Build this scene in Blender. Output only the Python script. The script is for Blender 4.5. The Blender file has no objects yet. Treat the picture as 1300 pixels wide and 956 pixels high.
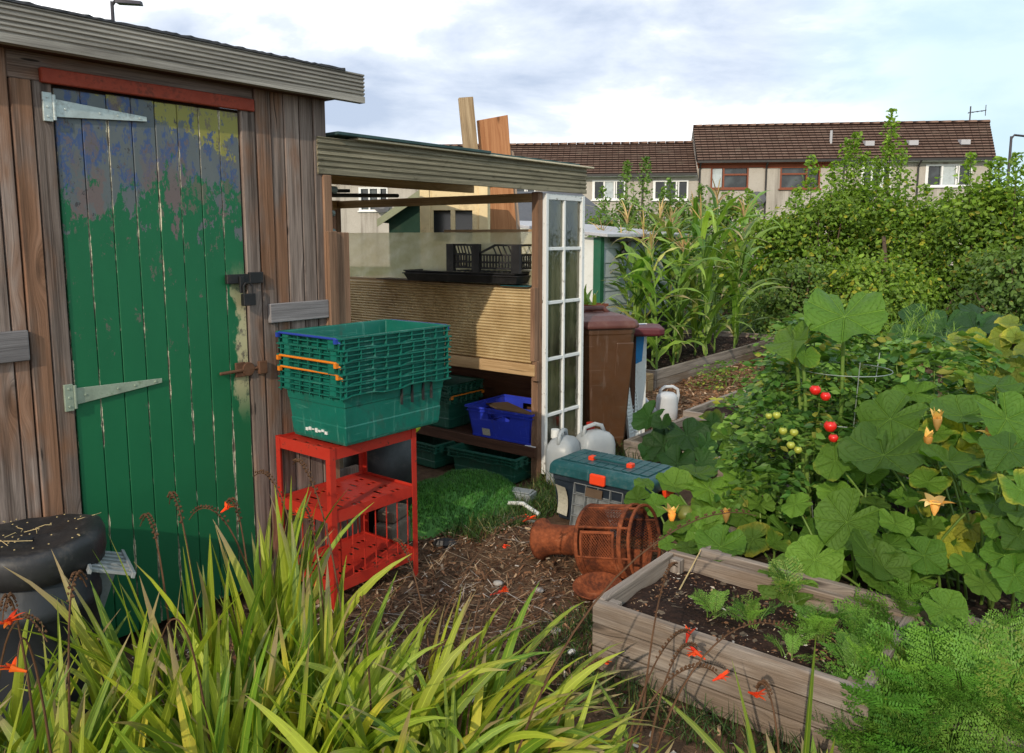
import bpy, math, random
import numpy as np
from mathutils import Vector, Matrix, noise as mnoise
random.seed(7); RNG = np.random.default_rng(7)
PI = math.pi
scene = bpy.context.scene
COL = scene.collection

# ------------------------------------------------------------------ camera model / survey helpers
F_PX, CX, CY, EYE = 1011.0, 650.0, 433.0, 1.5
TH = math.atan(133 / 1011.0); CT, ST = math.cos(TH), math.sin(TH)
def ray(px, py):
    a = (px - CX) / F_PX; b = (CY - py) / F_PX
    return Vector((a, CT + b * ST, -ST + b * CT))
def atz(px, py, z=0.0):
    r = ray(px, py); t = (z - EYE) / r.z
    return Vector((r.x * t, r.y * t, z))
def aty(px, py, Y):
    r = ray(px, py); t = Y / r.y
    return Vector((r.x * t, Y, EYE + r.z * t))
ANG = math.radians(38.3)
dA = Vector((math.sin(ANG), math.cos(ANG), 0)); nA = Vector((dA.y, -dA.x, 0))
O = atz(688, 612)
ROT = math.atan2(dA.y, dA.x)            # yard frame: local x = s (along shed front), local y = -n (inwards)
def SN(s, n, z=0.0):
    p = O + dA * s + nA * n
    return Vector((p.x, p.y, z))

# ------------------------------------------------------------------ mesh builder
class MB:
    def __init__(self):
        self.V = []; self.nv = 0; self.L = []; self.C = []; self.UV = []; self.T = []; self.M = []
    def faces(self, verts, faces, uvs=None, tint=None, mi=0):
        """verts list, faces list of index lists, uvs per-face list of uv lists"""
        b = self.nv
        self.V.append(np.asarray([tuple(v) for v in verts], dtype=np.float32)); self.nv += len(verts)
        if tint is None: tint = (random.random(), random.random(), random.random())
        for k, f in enumerate(faces):
            self.L.append(np.asarray(f, dtype=np.int32) + b); self.C.append(len(f))
            uv = uvs[k] if uvs is not None else [(0, 0)] * len(f)
            self.UV.append(np.asarray(uv, dtype=np.float32)); self.T.append(np.asarray([tint], dtype=np.float32)); self.M.append(mi)
    def bulk(self, P, tints, uv=None, mi=0):
        """P: (N,k,3) polygons, tints (N,3)"""
        N, k, _ = P.shape
        b = self.nv
        self.V.append(P.reshape(-1, 3).astype(np.float32)); self.nv += N * k
        self.L.append(np.arange(N * k, dtype=np.int32) + b); self.C.append(np.full(N, k))
        if uv is None: uv = np.array([(0.5, 0), (1, 0.5), (0.5, 1), (0, 0.5)])[:k] if k <= 4 else np.zeros((k, 2))
        uv = np.asarray(uv, dtype=np.float32)
        self.UV.append(np.tile(uv, (N, 1)) if uv.ndim == 2 else uv.reshape(-1, 2))
        self.T.append(np.asarray(tints, dtype=np.float32)); self.M.append(np.full(N, mi))
    def hexa(self, c, tint=None, mi=0, uoff=None):
        """c: 8 corners, bottom ring 0-3 ccw, top ring 4-7"""
        c = [Vector(p) for p in c]
        fs = [(0, 3, 2, 1), (4, 5, 6, 7), (0, 1, 5, 4), (1, 2, 6, 5), (2, 3, 7, 6), (3, 0, 4, 7)]
        ex, ey, ez = (c[1] - c[0]), (c[3] - c[0]), (c[4] - c[0])
        ax = [ex, ey, ez]; ln = [v.length for v in ax]; o = sorted(range(3), key=lambda i: -ln[i])
        un = [v.normalized() if v.length else v for v in ax]
        if uoff is None: uoff = (random.random() * 7, random.random() * 7)
        uvs = []
        for f in fs:
            vals = []
            for i in f:
                d = c[i] - c[0]; vals.append([d.dot(un[k]) for k in range(3)])
            rng = [max(v[k] for v in vals) - min(v[k] for v in vals) for k in range(3)]
            use = [k for k in o if rng[k] > 1e-5][:2]
            if len(use) < 2: use = o[:2]
            uvs.append([(v[use[0]] + uoff[0] + v[o[2]] * .5, v[use[1]] + uoff[1]) for v in vals])
        self.faces(c, fs, uvs, tint, mi)
    def bx(self, x0, x1, y0, y1, z0, z1, **k):
        self.hexa([(x0, y0, z0), (x1, y0, z0), (x1, y1, z0), (x0, y1, z0), (x0, y0, z1), (x1, y0, z1), (x1, y1, z1), (x0, y1, z1)], **k)
    def bar(self, p0, p1, w, t, side=None, **k):
        p0, p1 = Vector(p0), Vector(p1); d = (p1 - p0).normalized()
        s = Vector(side) if side is not None else Vector((0, 0, 1))
        if abs(d.dot(s.normalized())) > .98: s = Vector((1, 0, 0))
        a = d.cross(s).normalized() * (w / 2); b = d.cross(a.normalized()).normalized() * (t / 2)
        self.hexa([p0 - a - b, p0 + a - b, p0 + a + b, p0 - a + b, p1 - a - b, p1 + a - b, p1 + a + b, p1 - a + b], **k)
    def tube(self, pts, rad, n=8, caps=True, tint=None, mi=0):
        pts = [Vector(p) for p in pts]; m = len(pts)
        if not hasattr(rad, '__len__'): rad = [rad] * m
        vs = []; up = Vector((0, 0, 1)); prev = None
        for i, p in enumerate(pts):
            d = (pts[min(i + 1, m - 1)] - pts[max(i - 1, 0)]).normalized()
            if prev is None:
                a = d.cross(up); a = a if a.length > .05 else d.cross(Vector((1, 0, 0)))
            else: a = prev - d * prev.dot(d)
            a = a.normalized(); prev = a; b = d.cross(a)
            for k in range(n):
                t = 2 * PI * k / n; vs.append(p + (a * math.cos(t) + b * math.sin(t)) * rad[i])
        fs = []; uvs = []
        for i in range(m - 1):
            for k in range(n):
                k2 = (k + 1) % n
                fs.append((i * n + k, i * n + k2, (i + 1) * n + k2, (i + 1) * n + k))
                uvs.append([(i * .1, k / n), (i * .1, (k + 1) / n), (i * .1 + .1, (k + 1) / n), (i * .1 + .1, k / n)])
        if caps:
            fs.append(tuple(reversed(range(n)))); fs.append(tuple(range((m - 1) * n, m * n)))
            uvs += [[(0, 0)] * n, [(0, 0)] * n]
        self.faces(vs, fs, uvs, tint, mi)
    def lathe(self, prof, n=24, c=(0, 0, 0), closed=False, sx=1, sy=1, tint=None, mi=0, axis=None):
        vs = []; c = Vector(c)
        for (r, z) in prof:
            for k in range(n):
                t = 2 * PI * k / n; v = Vector((r * math.cos(t) * sx, r * math.sin(t) * sy, z))
                if axis is not None: v = axis @ v
                vs.append(c + v)
        fs = []; uvs = []; m = len(prof); u0 = random.random()
        for i in range(m - 1 + (1 if closed else 0)):
            i2 = (i + 1) % m
            for k in range(n):
                k2 = (k + 1) % n
                fs.append((i * n + k, i * n + k2, i2 * n + k2, i2 * n + k))
                uvs.append([(k / n, i / m + u0), ((k + 1) / n, i / m + u0), ((k + 1) / n, (i + 1) / m + u0), (k / n, (i + 1) / m + u0)])
        self.faces(vs, fs, uvs, tint, mi)
    def extrude_x(self, prof, x0, x1, tint=None, mi=0, nseg=1):
        """closed (y,z) profile extruded along x"""
        n = len(prof); vs = []
        for i in range(nseg + 1):
            x = x0 + (x1 - x0) * i / nseg
            vs += [(x, y, z) for y, z in prof]
        off = random.random() * 5
        acc = [0]
        for i in range(n): acc.append(acc[-1] + math.hypot(prof[(i + 1) % n][0] - prof[i][0], prof[(i + 1) % n][1] - prof[i][1]))
        fs = []; uvs = []
        for i in range(nseg):
            xa = x0 + (x1 - x0) * i / nseg; xb = x0 + (x1 - x0) * (i + 1) / nseg
            for k in range(n):
                k2 = (k + 1) % n
                fs.append((i * n + k, (i + 1) * n + k, (i + 1) * n + k2, i * n + k2))
                uvs.append([(xa + off, acc[k]), (xb + off, acc[k]), (xb + off, acc[k + 1]), (xa + off, acc[k + 1])])
        fs.append(tuple(range(n))); uvs.append([(y, z) for y, z in prof])
        fs.append(tuple(reversed([nseg * n + k for k in range(n)]))); uvs.append([(y, z) for y, z in reversed(prof)])
        self.faces(vs, fs, uvs, tint, mi)
    def mesh(self, name):
        me = bpy.data.meshes.new(name)
        V = np.concatenate(self.V) if self.V else np.zeros((0, 3), np.float32)
        Ls = np.concatenate([np.atleast_1d(x) for x in self.L]) if self.L else np.zeros(0, np.int32)
        C = np.concatenate([np.atleast_1d(x) for x in self.C]).astype(np.int32) if self.C else np.zeros(0, np.int32)
        UV = np.concatenate(self.UV); T = np.concatenate(self.T); M = np.concatenate([np.atleast_1d(x) for x in self.M]).astype(np.int32)
        me.vertices.add(len(V)); me.vertices.foreach_set('co', V.ravel())
        me.loops.add(len(Ls)); me.loops.foreach_set('vertex_index', Ls)
        st = np.zeros(len(C), np.int32); st[1:] = np.cumsum(C)[:-1]
        me.polygons.add(len(C)); me.polygons.foreach_set('loop_start', st)
        me.polygons.foreach_set('material_index', M)
        uvl = me.uv_layers.new(name='UVMap'); uvl.data.foreach_set('uv', UV.ravel())
        at = me.attributes.new('tint', 'FLOAT_VECTOR', 'FACE'); at.data.foreach_set('vector', T.ravel())
        me.update(calc_edges=True); me.validate()
        return me
    def build(self, name, mat, parent=None, bevel=0, smooth=False, loc=None, label=None, segs=1, solid=0):
        me = self.mesh(name)
        for m in (mat if isinstance(mat, (list, tuple)) else [mat]): me.materials.append(m)
        me.polygons.foreach_set('use_smooth', [bool(smooth)] * len(me.polygons))
        o = bpy.data.objects.new(name, me); COL.objects.link(o)
        if parent is not None: o.parent = parent
        if loc is not None: o.location = loc
        if solid:
            m = o.modifiers.new('solid', 'SOLIDIFY'); m.thickness = solid
        if bevel:
            m = o.modifiers.new('bevel', 'BEVEL'); m.width = bevel; m.segments = segs; m.limit_method = 'ANGLE'; m.angle_limit = math.radians(35)
        if label: o['label'] = label
        return o

def tag(o, label=None, cat=None, group=None, kind=None):
    if label: o['label'] = label
    if cat: o['category'] = cat
    if group: o['group'] = group
    if kind: o['kind'] = kind
    return o
def thing(name, label, cat, loc=(0, 0, 0), rz=0.0, group=None):
    o = bpy.data.objects.new(name, None); COL.objects.link(o); o.empty_display_size = .1
    o.location = loc; o.rotation_euler = (0, 0, rz)
    return tag(o, label, cat, group)
def dup(root, loc, rz=None, label=None, group=None, scale=None):
    def cp(o, par):
        c = o.copy(); COL.objects.link(c)
        if par is not None: c.parent = par
        for ch in [x for x in bpy.data.objects if x.parent == o and x is not c and x.name in kids[o.name]]: cp(ch, c)
        return c
    kids = {}
    def walk(o):
        kids[o.name] = [x.name for x in o.children]
        for x in o.children: walk(x)
    walk(root)
    r = cp(root, None); r.location = loc
    if rz is not None: r.rotation_euler = (0, 0, rz)
    if scale is not None: r.scale = (scale, scale, scale)
    if label: r['label'] = label
    if group: r['group'] = group
    return r

# ------------------------------------------------------------------ material helpers
class G:
    """node graph helper"""
    def __init__(self, name):
        self.m = bpy.data.materials.new(name); self.m.use_nodes = True
        self.nt = self.m.node_tree; self.nt.nodes.clear()
        self.out = self.nt.nodes.new('ShaderNodeOutputMaterial')
    def n(self, typ, ins=None, **props):
        nd = self.nt.nodes.new(typ)
        for k, v in props.items(): setattr(nd, k, v)
        for k, v in (ins or {}).items():
            s = nd.inputs[k]
            if isinstance(v, bpy.types.NodeSocket): self.nt.links.new(v, s)
            else:
                if s.type == 'RGBA' and len(v) == 3: v = (*v, 1)
                s.default_value = v
        return nd
    def math(self, op, a, b=None, c=None, clamp=False):
        ins = {0: a}
        if b is not None: ins[1] = b
        if c is not None: ins[2] = c
        return self.n('ShaderNodeMath', ins, operation=op, use_clamp=clamp).outputs[0]
    def mix(self, fac, a, b, blend='MIX'):
        nd = self.n('ShaderNodeMix', data_type='RGBA', blend_type=blend)
        for s, v in ((nd.inputs[0], fac), (nd.inputs[6], a), (nd.inputs[7], b)):
            if isinstance(v, bpy.types.NodeSocket): self.nt.links.new(v, s)
            else: s.default_value = (*v, 1) if (s.type == 'RGBA' and len(v) == 3) else v
        return nd.outputs[2]
    def noise(self, vec, scale, detail=4, rough=.55, dist=0.0, out='Fac'):
        return self.n('ShaderNodeTexNoise', {'Vector': vec, 'Scale': scale, 'Detail': detail, 'Roughness': rough, 'Distortion': dist}).outputs[out]
    def vor(self, vec, scale, feature='F1', out='Distance', rand=1.0):
        return self.n('ShaderNodeTexVoronoi', {'Vector': vec, 'Scale': scale, 'Randomness': rand}, feature=feature).outputs[out]
    def map(self, vec, scale=(1, 1, 1), loc=(0, 0, 0)):
        return self.n('ShaderNodeMapping', {'Vector': vec, 'Scale': scale, 'Location': loc}).outputs[0]
    def step(self, x, a, b):
        """smoothstep a->b"""
        nd = self.n('ShaderNodeMapRange', {'Value': x, 'From Min': a, 'From Max': b}, interpolation_type='SMOOTHSTEP')
        return nd.outputs[0]
    def rng(self, x, a, b, c, d):
        return self.n('ShaderNodeMapRange', {'Value': x, 'From Min': a, 'From Max': b, 'To Min': c, 'To Max': d}).outputs[0]
    def ramp(self, fac, stops):
        nd = self.n('ShaderNodeValToRGB', {'Fac': fac}); cr = nd.color_ramp
        while len(cr.elements) < len(stops): cr.elements.new(.5)
        for e, (p, c) in zip(cr.elements, stops): e.position = p; e.color = (*c, 1)
        return nd.outputs[0]
    def uv(self): return self.n('ShaderNodeUVMap', uv_map='UVMap').outputs[0]
    def obj(self): return self.n('ShaderNodeTexCoord').outputs['Object']
    def tint(self):
        a = self.n('ShaderNodeAttribute', attribute_name='tint'); s = self.n('ShaderNodeSeparateXYZ', {0: a.outputs['Vector']})
        return s.outputs
    def sep(self, v): return self.n('ShaderNodeSeparateXYZ', {0: v}).outputs
    def comb(self, x, y, z): return self.n('ShaderNodeCombineXYZ', {0: x, 1: y, 2: z}).outputs[0]
    def bump(self, h, strength=.3, dist=.01):
        return self.n('ShaderNodeBump', {'Height': h, 'Strength': strength, 'Distance': dist}).outputs[0]
    def bsdf(self, color, rough=.6, normal=None, metal=0.0, spec=.5, **kw):
        ins = {'Base Color': color, 'Roughness': rough, 'Metallic': metal, 'Specular IOR Level': spec}
        if normal is not None: ins['Normal'] = normal
        ins.update(kw)
        return self.n('ShaderNodeBsdfPrincipled', ins).outputs[0]
    def done(self, shader):
        self.nt.links.new(shader, self.out.inputs['Surface']); return self.m
    def mixsh(self, fac, a, b):
        nd = self.n('ShaderNodeMixShader'); 
        for s, v in zip(nd.inputs, (fac, a, b)):
            if isinstance(v, bpy.types.NodeSocket): self.nt.links.new(v, s)
            else: s.default_value = v
        return nd.outputs[0]

def m_wood(name, dark, light, stain=None, stain_amt=.5, rough=.85, knots=True, nail=False, moss=None, bump=.35, tone=.5):
    g = G(name); uv = g.uv(); t = g.tint()
    off = g.comb(g.math('MULTIPLY', t[0], 13.0), g.math('MULTIPLY', t[1], 9.0), g.math('MULTIPLY', t[2], 5.0))
    v = g.n('ShaderNodeVectorMath', {0: uv, 1: off}, operation='ADD').outputs[0]
    kn = g.vor(g.map(v, (2.2, 9, 1)), 1.0) if knots else None
    warp = v
    if knots:
        k = g.step(kn, .35, .05)
        warp = g.n('ShaderNodeVectorMath', {0: v, 1: g.comb(0.0, g.math('MULTIPLY', k, .03), 0.0)}, operation='ADD').outputs[0]
    fine = g.noise(g.map(warp, (4, 210, 1)), 1.0, 6, .7)
    band = g.noise(g.map(warp, (1.2, 28, 1)), 1.0, 4, .6, .6)
    blot = g.noise(g.map(v, (3, 9, 1)), 1.0, 3)
    f = g.math('ADD', g.math('MULTIPLY', fine, .55), g.math('MULTIPLY', band, .5))
    f = g.rng(f, .38, .66, 0.0, 1.0)
    col = g.mix(f, dark, light)
    # each board its own tone
    tv = g.rng(t[0], 0, 1, 1 - tone * .55, 1 + tone * .35)
    col = g.mix(1.0, col, g.comb(tv, tv, tv), 'MULTIPLY')
    if stain is not None:
        sf = g.math('MULTIPLY', g.step(g.math('ADD', blot, g.math('MULTIPLY', t[1], .40)), .66, .92), stain_amt)
        col = g.mix(sf, col, g.mix(f, [c * .45 for c in stain], stain))
    stk = g.noise(g.map(v, (.8, 16, 1), (3, 1, 0)), 1.0, 5, .7)
    col = g.mix(g.math('MULTIPLY', g.step(stk, .52, .72), .55), col, [c * .55 for c in dark])
    if nail:
        nv = g.vor(g.map(v, (2.6, 22, 1), (.3, .7, 0)), 1.0)
        col = g.mix(g.math('MULTIPLY', g.step(nv, .10, .07), .9), col, (.02, .016, .014))
    if knots:
        col = g.mix(g.math('MULTIPLY', g.step(kn, .16, .05), .75), col, [c * .35 for c in dark])
    crack = g.step(g.noise(g.map(warp, (1.5, 60, 1)), 1.0, 2, .5, .3), .30, .24)
    col = g.mix(g.math('MULTIPLY', crack, .8), col, [c * .3 for c in dark])
    if moss is not None:
        mf = g.step(g.noise(g.map(v, (9, 14, 1)), 1.0, 5, .7), .55, .72)
        col = g.mix(g.math('MULTIPLY', mf, .7), col, moss)
    h = g.math('SUBTRACT', f, crack)
    return g.done(g.bsdf(col, rough, g.bump(h, bump, .004), spec=.25))

def m_plain(name, col, rough=.5, spec=.5, metal=0.0, var=.25, dirt=(.06, .045, .03), dirt_amt=.3, scale=6, bump=.1, coord='obj', scratch=0.0):
    g = G(name); p = g.obj() if coord == 'obj' else g.uv()
    n1 = g.noise(p, scale, 5, .65); n2 = g.noise(p, scale * 7, 4, .7)
    c = g.mix(g.rng(n1, .3, .7, 0, 1), [x * (1 - var) for x in col], [min(1, x * (1 + var)) for x in col])
    d = g.math('MULTIPLY', g.step(g.math('ADD', n1, g.math('MULTIPLY', n2, .6)), .8, 1.05), dirt_amt)
    c = g.mix(d, c, dirt)
    if scratch:
        s1 = g.noise(g.map(p, (40, 40, 3)), 1.0, 4, .6); s2 = g.noise(g.map(p, (4, 4, 60), (2, 1, 0)), 1.0, 4, .6)
        sc = g.math('MULTIPLY', g.math('MAXIMUM', g.step(s1, .60, .66), g.step(s2, .62, .68)), scratch)
        c = g.mix(sc, c, [min(1, x * 1.4 + .10) for x in col])
        mud = g.step(g.noise(g.map(p, (1, 1, .5), (5, 5, 5)), 9, 7, .75), .56, .70)
        c = g.mix(g.math('MULTIPLY', mud, .45), c, (.07, .055, .04))
    r = g.rng(n2, .3, .7, max(0, rough - .1), min(1, rough + .12))
    return g.done(g.bsdf(c, r, g.bump(n2, bump, .003), metal, spec))

def m_leaf(name, c0, c1, yellow=(.35, .30, .03), trans=.35, rough=.5, spec=.3, yel=.75, stripes=False, tip=None, lr=(.45, 1.45)):
    """tint.x picks c0..c1, tint.y lightness, tint.z yellowing"""
    g = G(name); t = g.tint(); uv = g.uv(); s = g.sep(uv)
    c = g.mix(t[0], c0, c1)
    c = g.mix(g.step(t[2], yel, 1.0), c, yellow)
    l = g.rng(t[1], 0, 1, *lr)
    c = g.mix(1.0, c, g.comb(l, l, l), 'MULTIPLY')
    nrm = None
    if stripes:
        a = g.math('ABSOLUTE', g.math('SUBTRACT', s[0], .5))
        c = g.mix(g.math('MULTIPLY', g.step(a, .06, .0), .5), c, [min(1, x * 1.9 + .03) for x in c1])
        w = g.noise(g.map(uv, (24, 1.2, 1)), 1.0, 3)
        c = g.mix(g.math('MULTIPLY', g.step(w, .45, .75), .4), c, [x * .55 for x in c0])
        nrm = g.bump(w, .3, .003)
        off = g.n('ShaderNodeVectorMath', {0: g.map(uv, (3, 9, 1)), 1: g.comb(g.math('MULTIPLY', t[0], 37.0), g.math('MULTIPLY', t[1], 53.0), 0.0)}, operation='ADD').outputs[0]
        sp = g.noise(off, 2.2, 5, .7)
        c = g.mix(g.math('MULTIPLY', g.step(sp, .60, .68), .8), c, (.16, .085, .035))
    if tip is not None:
        tf = g.step(g.math('ADD', s[1], g.math('MULTIPLY', g.math('SUBTRACT', t[2], .5), .45)), .86, 1.05)
        c = g.mix(tf, c, tip)
    d = g.bsdf(c, rough, nrm, spec=spec)
    tr = g.n('ShaderNodeBsdfTranslucent', {'Color': g.mix(1.0, c, (1.5, 1.6, .6), 'MULTIPLY')}).outputs[0]
    return g.done(g.mixsh(trans, d, tr))

M = {}
M['shed_board'] = m_wood('weathered_board', (.085, .060, .048), (.39, .305, .26), stain=(.33, .15, .07), stain_amt=.75, tone=.6, nail=True)
M['shed_rail'] = m_wood('weathered_rail', (.11, .10, .10), (.26, .24, .24), tone=.3)
M['decking'] = m_wood('grey_decking', (.17, .155, .135), (.44, .41, .36), knots=False, stain=(.10, .07, .05), stain_amt=.35, tone=.25)
M['decking_green'] = m_wood('mossy_decking', (.10, .09, .06), (.34, .30, .21), knots=False, moss=(.035, .03, .02), tone=.2)
M['brown_wood'] = m_wood('brown_stained_wood', (.12, .065, .04), (.36, .21, .13), tone=.4)
M['pale_wood'] = m_wood('pale_timber', (.30, .18, .08), (.58, .40, .22), tone=.3)
M['dark_wood'] = m_wood('dark_damp_wood', (.045, .02, .012), (.13, .06, .035), tone=.3)
M['bed_wood'] = m_wood('raised_bed_board', (.12, .095, .08), (.40, .34, .29), stain=(.19, .12, .07), stain_amt=.6, tone=.3)
M['post_wood'] = m_wood('sawn_post_wood', (.22, .14, .07), (.50, .38, .24), tone=.2, stain=(.12, .10, .08), stain_amt=.6)
M['plywood'] = m_wood('plywood_face', (.30, .12, .05), (.50, .25, .12), tone=.2)
M['pink_wood'] = m_wood('pinkish_plank', (.30, .20, .14), (.52, .40, .31), tone=.2)
M['cream_wood'] = m_plain('cream_paint', (.78, .62, .36), .7, .3, var=.1, dirt=(.25, .16, .08), dirt_amt=.4, scale=5)
M['red_paint'] = m_plain('red_lintel_paint', (.30, .045, .02), .6, .3, var=.3, dirt=(.07, .03, .02), dirt_amt=.7, scale=9)
M['red_metal'] = m_plain('red_enamel_metal', (.36, .017, .011), .5, .4, var=.3, dirt=(.07, .02, .015), dirt_amt=.8, scale=7)
def m_red():
    g = G('chipped_red_enamel'); p = g.obj(); n = g.noise(p, 5, 6, .7); n2 = g.noise(p, 38, 6, .75)
    c = g.mix(g.rng(n, .35, .65, 0, 1), (.36, .018, .010), (.50, .034, .017))
    c = g.mix(g.math('MULTIPLY', g.step(n, .5, .75), .45), c, (.20, .03, .02))
    c = g.mix(g.step(g.math('ADD', n2, g.math('MULTIPLY', n, .25)), .74, .78), c, (.07, .028, .018))
    return g.done(g.bsdf(c, .55, g.bump(n2, .2, .002), spec=.35))
M['red_metal'] = m_red()
M['galv'] = m_plain('galvanised_steel', (.50, .56, .54), .45, .5, .35, var=.2, dirt=(.16, .14, .11), dirt_amt=.5, scale=14)
M['galv_green'] = m_plain('greened_steel', (.32, .38, .29), .55, .4, .25, var=.25, dirt=(.08, .13, .06), dirt_amt=.6, scale=14)
M['black_metal'] = m_plain('black_iron', (.018, .017, .018), .5, .5, .3, var=.3, dirt=(.09, .05, .03), dirt_amt=.4, scale=20)
M['rust_brown'] = m_plain('rusty_iron', (.12, .06, .035), .85, .2, var=.4, scale=25)
M['black_plastic'] = m_plain('black_plastic', (.016, .016, .018), .5, .5, var=.3, dirt=(.12, .10, .08), dirt_amt=.3, scale=9)
M['grey_tub'] = m_plain('grey_blue_plastic', (.018, .022, .028), .55, .4, var=.2, dirt=(.02, .022, .022), dirt_amt=.5, scale=4)
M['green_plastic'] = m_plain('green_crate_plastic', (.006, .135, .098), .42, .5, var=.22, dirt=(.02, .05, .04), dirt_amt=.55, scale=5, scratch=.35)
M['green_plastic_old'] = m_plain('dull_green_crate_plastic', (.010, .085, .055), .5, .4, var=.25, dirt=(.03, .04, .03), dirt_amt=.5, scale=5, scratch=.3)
M['blue_plastic'] = m_plain('blue_crate_plastic', (.022, .045, .48), .4, .5, var=.15, dirt=(.02, .02, .1), dirt_amt=.35, scale=6, scratch=.3)
M['blue_bar'] = m_plain('blue_bale_arm', (.02, .05, .33), .4, .5, var=.15)
M['orange_bar'] = m_plain('orange_bale_arm', (.70, .20, .015), .4, .5, var=.15)
M['bin_brown'] = m_plain('brown_bin_plastic', (.080, .036, .016), .42, .5, var=.2, dirt=(.05, .03, .02), dirt_amt=.3, scale=3, scratch=.22)
M['bin_lid'] = m_plain('maroon_bin_lid', (.10, .035, .028), .5, .4, var=.25, dirt=(.2, .15, .12), dirt_amt=.2, scale=6)
M['maroon'] = m_plain('maroon_plastic', (.09, .012, .018), .5, .4)
M['white_plastic'] = m_plain('white_plastic', (.70, .71, .70), .45, .4, var=.08, dirt=(.3, .27, .2), dirt_amt=.35, scale=7)
M['can_plastic'] = m_plain('pale_grey_plastic', (.50, .52, .55), .5, .4, var=.08, dirt=(.25, .22, .17), dirt_amt=.3, scale=8)
M['panel_blue'] = m_plain('bright_blue_board', (.015, .20, .50), .5, .4, var=.1)
M['terracotta'] = m_plain('terracotta', (.36, .10, .05), .8, .2, var=.2)
M['tool_teal'] = m_plain('teal_toolbox_lid', (.012, .075, .085), .42, .5, var=.25, dirt=(.12, .15, .15), dirt_amt=.35, scale=9, scratch=.3)
M['tool_dark'] = m_plain('dark_toolbox_body', (.014, .022, .034), .5, .45, var=.3, dirt=(.06, .06, .06), dirt_amt=.3, scale=9)
M['orange_latch'] = m_plain('orange_latch', (.75, .055, .012), .4, .5, var=.1)
M['yellow_plastic'] = m_plain('lime_yellow_plastic', (.50, .55, .02), .45, .5, var=.1)
M['stone'] = m_plain('old_stone', (.16, .13, .10), .9, .2, var=.35, scale=14, bump=.5)
M['grey_plastic'] = m_plain('grey_plastic', (.25, .27, .28), .5, .4, var=.15)
M['pipe_grey'] = m_plain('grey_pipe', (.20, .23, .21), .5, .4, .2, var=.2)
M['pebble'] = m_plain('pebble_stone', (.35, .33, .31), .8, .3, var=.3, scale=20)
M['straw'] = m_plain('dry_straw', (.50, .38, .19), .8, .2, var=.2, scale=20)
M['slate_felt'] = m_plain('roofing_felt', (.045, .047, .052), .9, .2, var=.3, scale=12, bump=.6)
M['grey_roof'] = m_plain('grey_felt_roof', (.10, .105, .118), .85, .2, var=.12, scale=3, bump=.2)
M['hut_roof'] = m_plain('hut_sheet_roof', (.42, .42, .44), .6, .3, var=.15, dirt=(.2, .2, .2), dirt_amt=.5, scale=4)
M['hut_white'] = m_plain('hut_white_paint', (.66, .67, .64), .7, .3, var=.06, dirt=(.35, .36, .3), dirt_amt=.3, scale=3)
M['hut_blue'] = m_plain('hut_pale_boards', (.42, .47, .52), .7, .3, var=.08, dirt=(.25, .27, .28), dirt_amt=.4, scale=3)
M['hut_green'] = m_plain('hut_green_paint', (.012, .10, .05), .5, .4, var=.2)
M['green_boards'] = m_plain('dark_green_boards', (.012, .035, .022), .8, .2, var=.2)
M['green_trim'] = m_plain('sage_green_trim', (.23, .24, .15), .7, .3, var=.15)
M['teal_edge'] = m_plain('faded_teal_felt', (.045, .085, .085), .8, .2, var=.3, scale=10)
M['cream_edge'] = m_plain('cream_sheet_edge', (.62, .54, .38), .6, .3, var=.15, dirt=(.3, .22, .12), dirt_amt=.5, scale=12)
M['upvc'] = m_plain('white_upvc', (.78, .78, .77), .4, .4, var=.04, dirt_amt=.05)
M['brown_frame'] = m_plain('brown_window_frame', (.20, .05, .018), .5, .4, var=.15)
M['brown_clad'] = m_plain('red_brown_cladding', (.26, .065, .025), .6, .3, var=.15)
M['lamp_metal'] = m_plain('dark_lamp_metal', (.045, .04, .05), .5, .5, .3)
M['grey_dish'] = m_plain('grey_dish', (.10, .10, .11), .5, .4)
M['gutter'] = m_plain('dark_gutter', (.03, .028, .027), .5, .4)
M['hardboard'] = m_plain('hardboard_sheet', (.40, .27, .15), .7, .3, var=.15, scale=6)
M['hardboard_dark'] = m_plain('dark_hardboard_sheet', (.10, .065, .04), .7, .3, var=.2, scale=6)
M['paper'] = m_plain('old_paper_label', (.42, .40, .32), .7, .3, var=.3, dirt=(.08, .08, .06), dirt_amt=.7, scale=60)
M['curtain'] = m_plain('pale_curtain', (.45, .50, .52), .8, .2, var=.3, scale=2)

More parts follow.
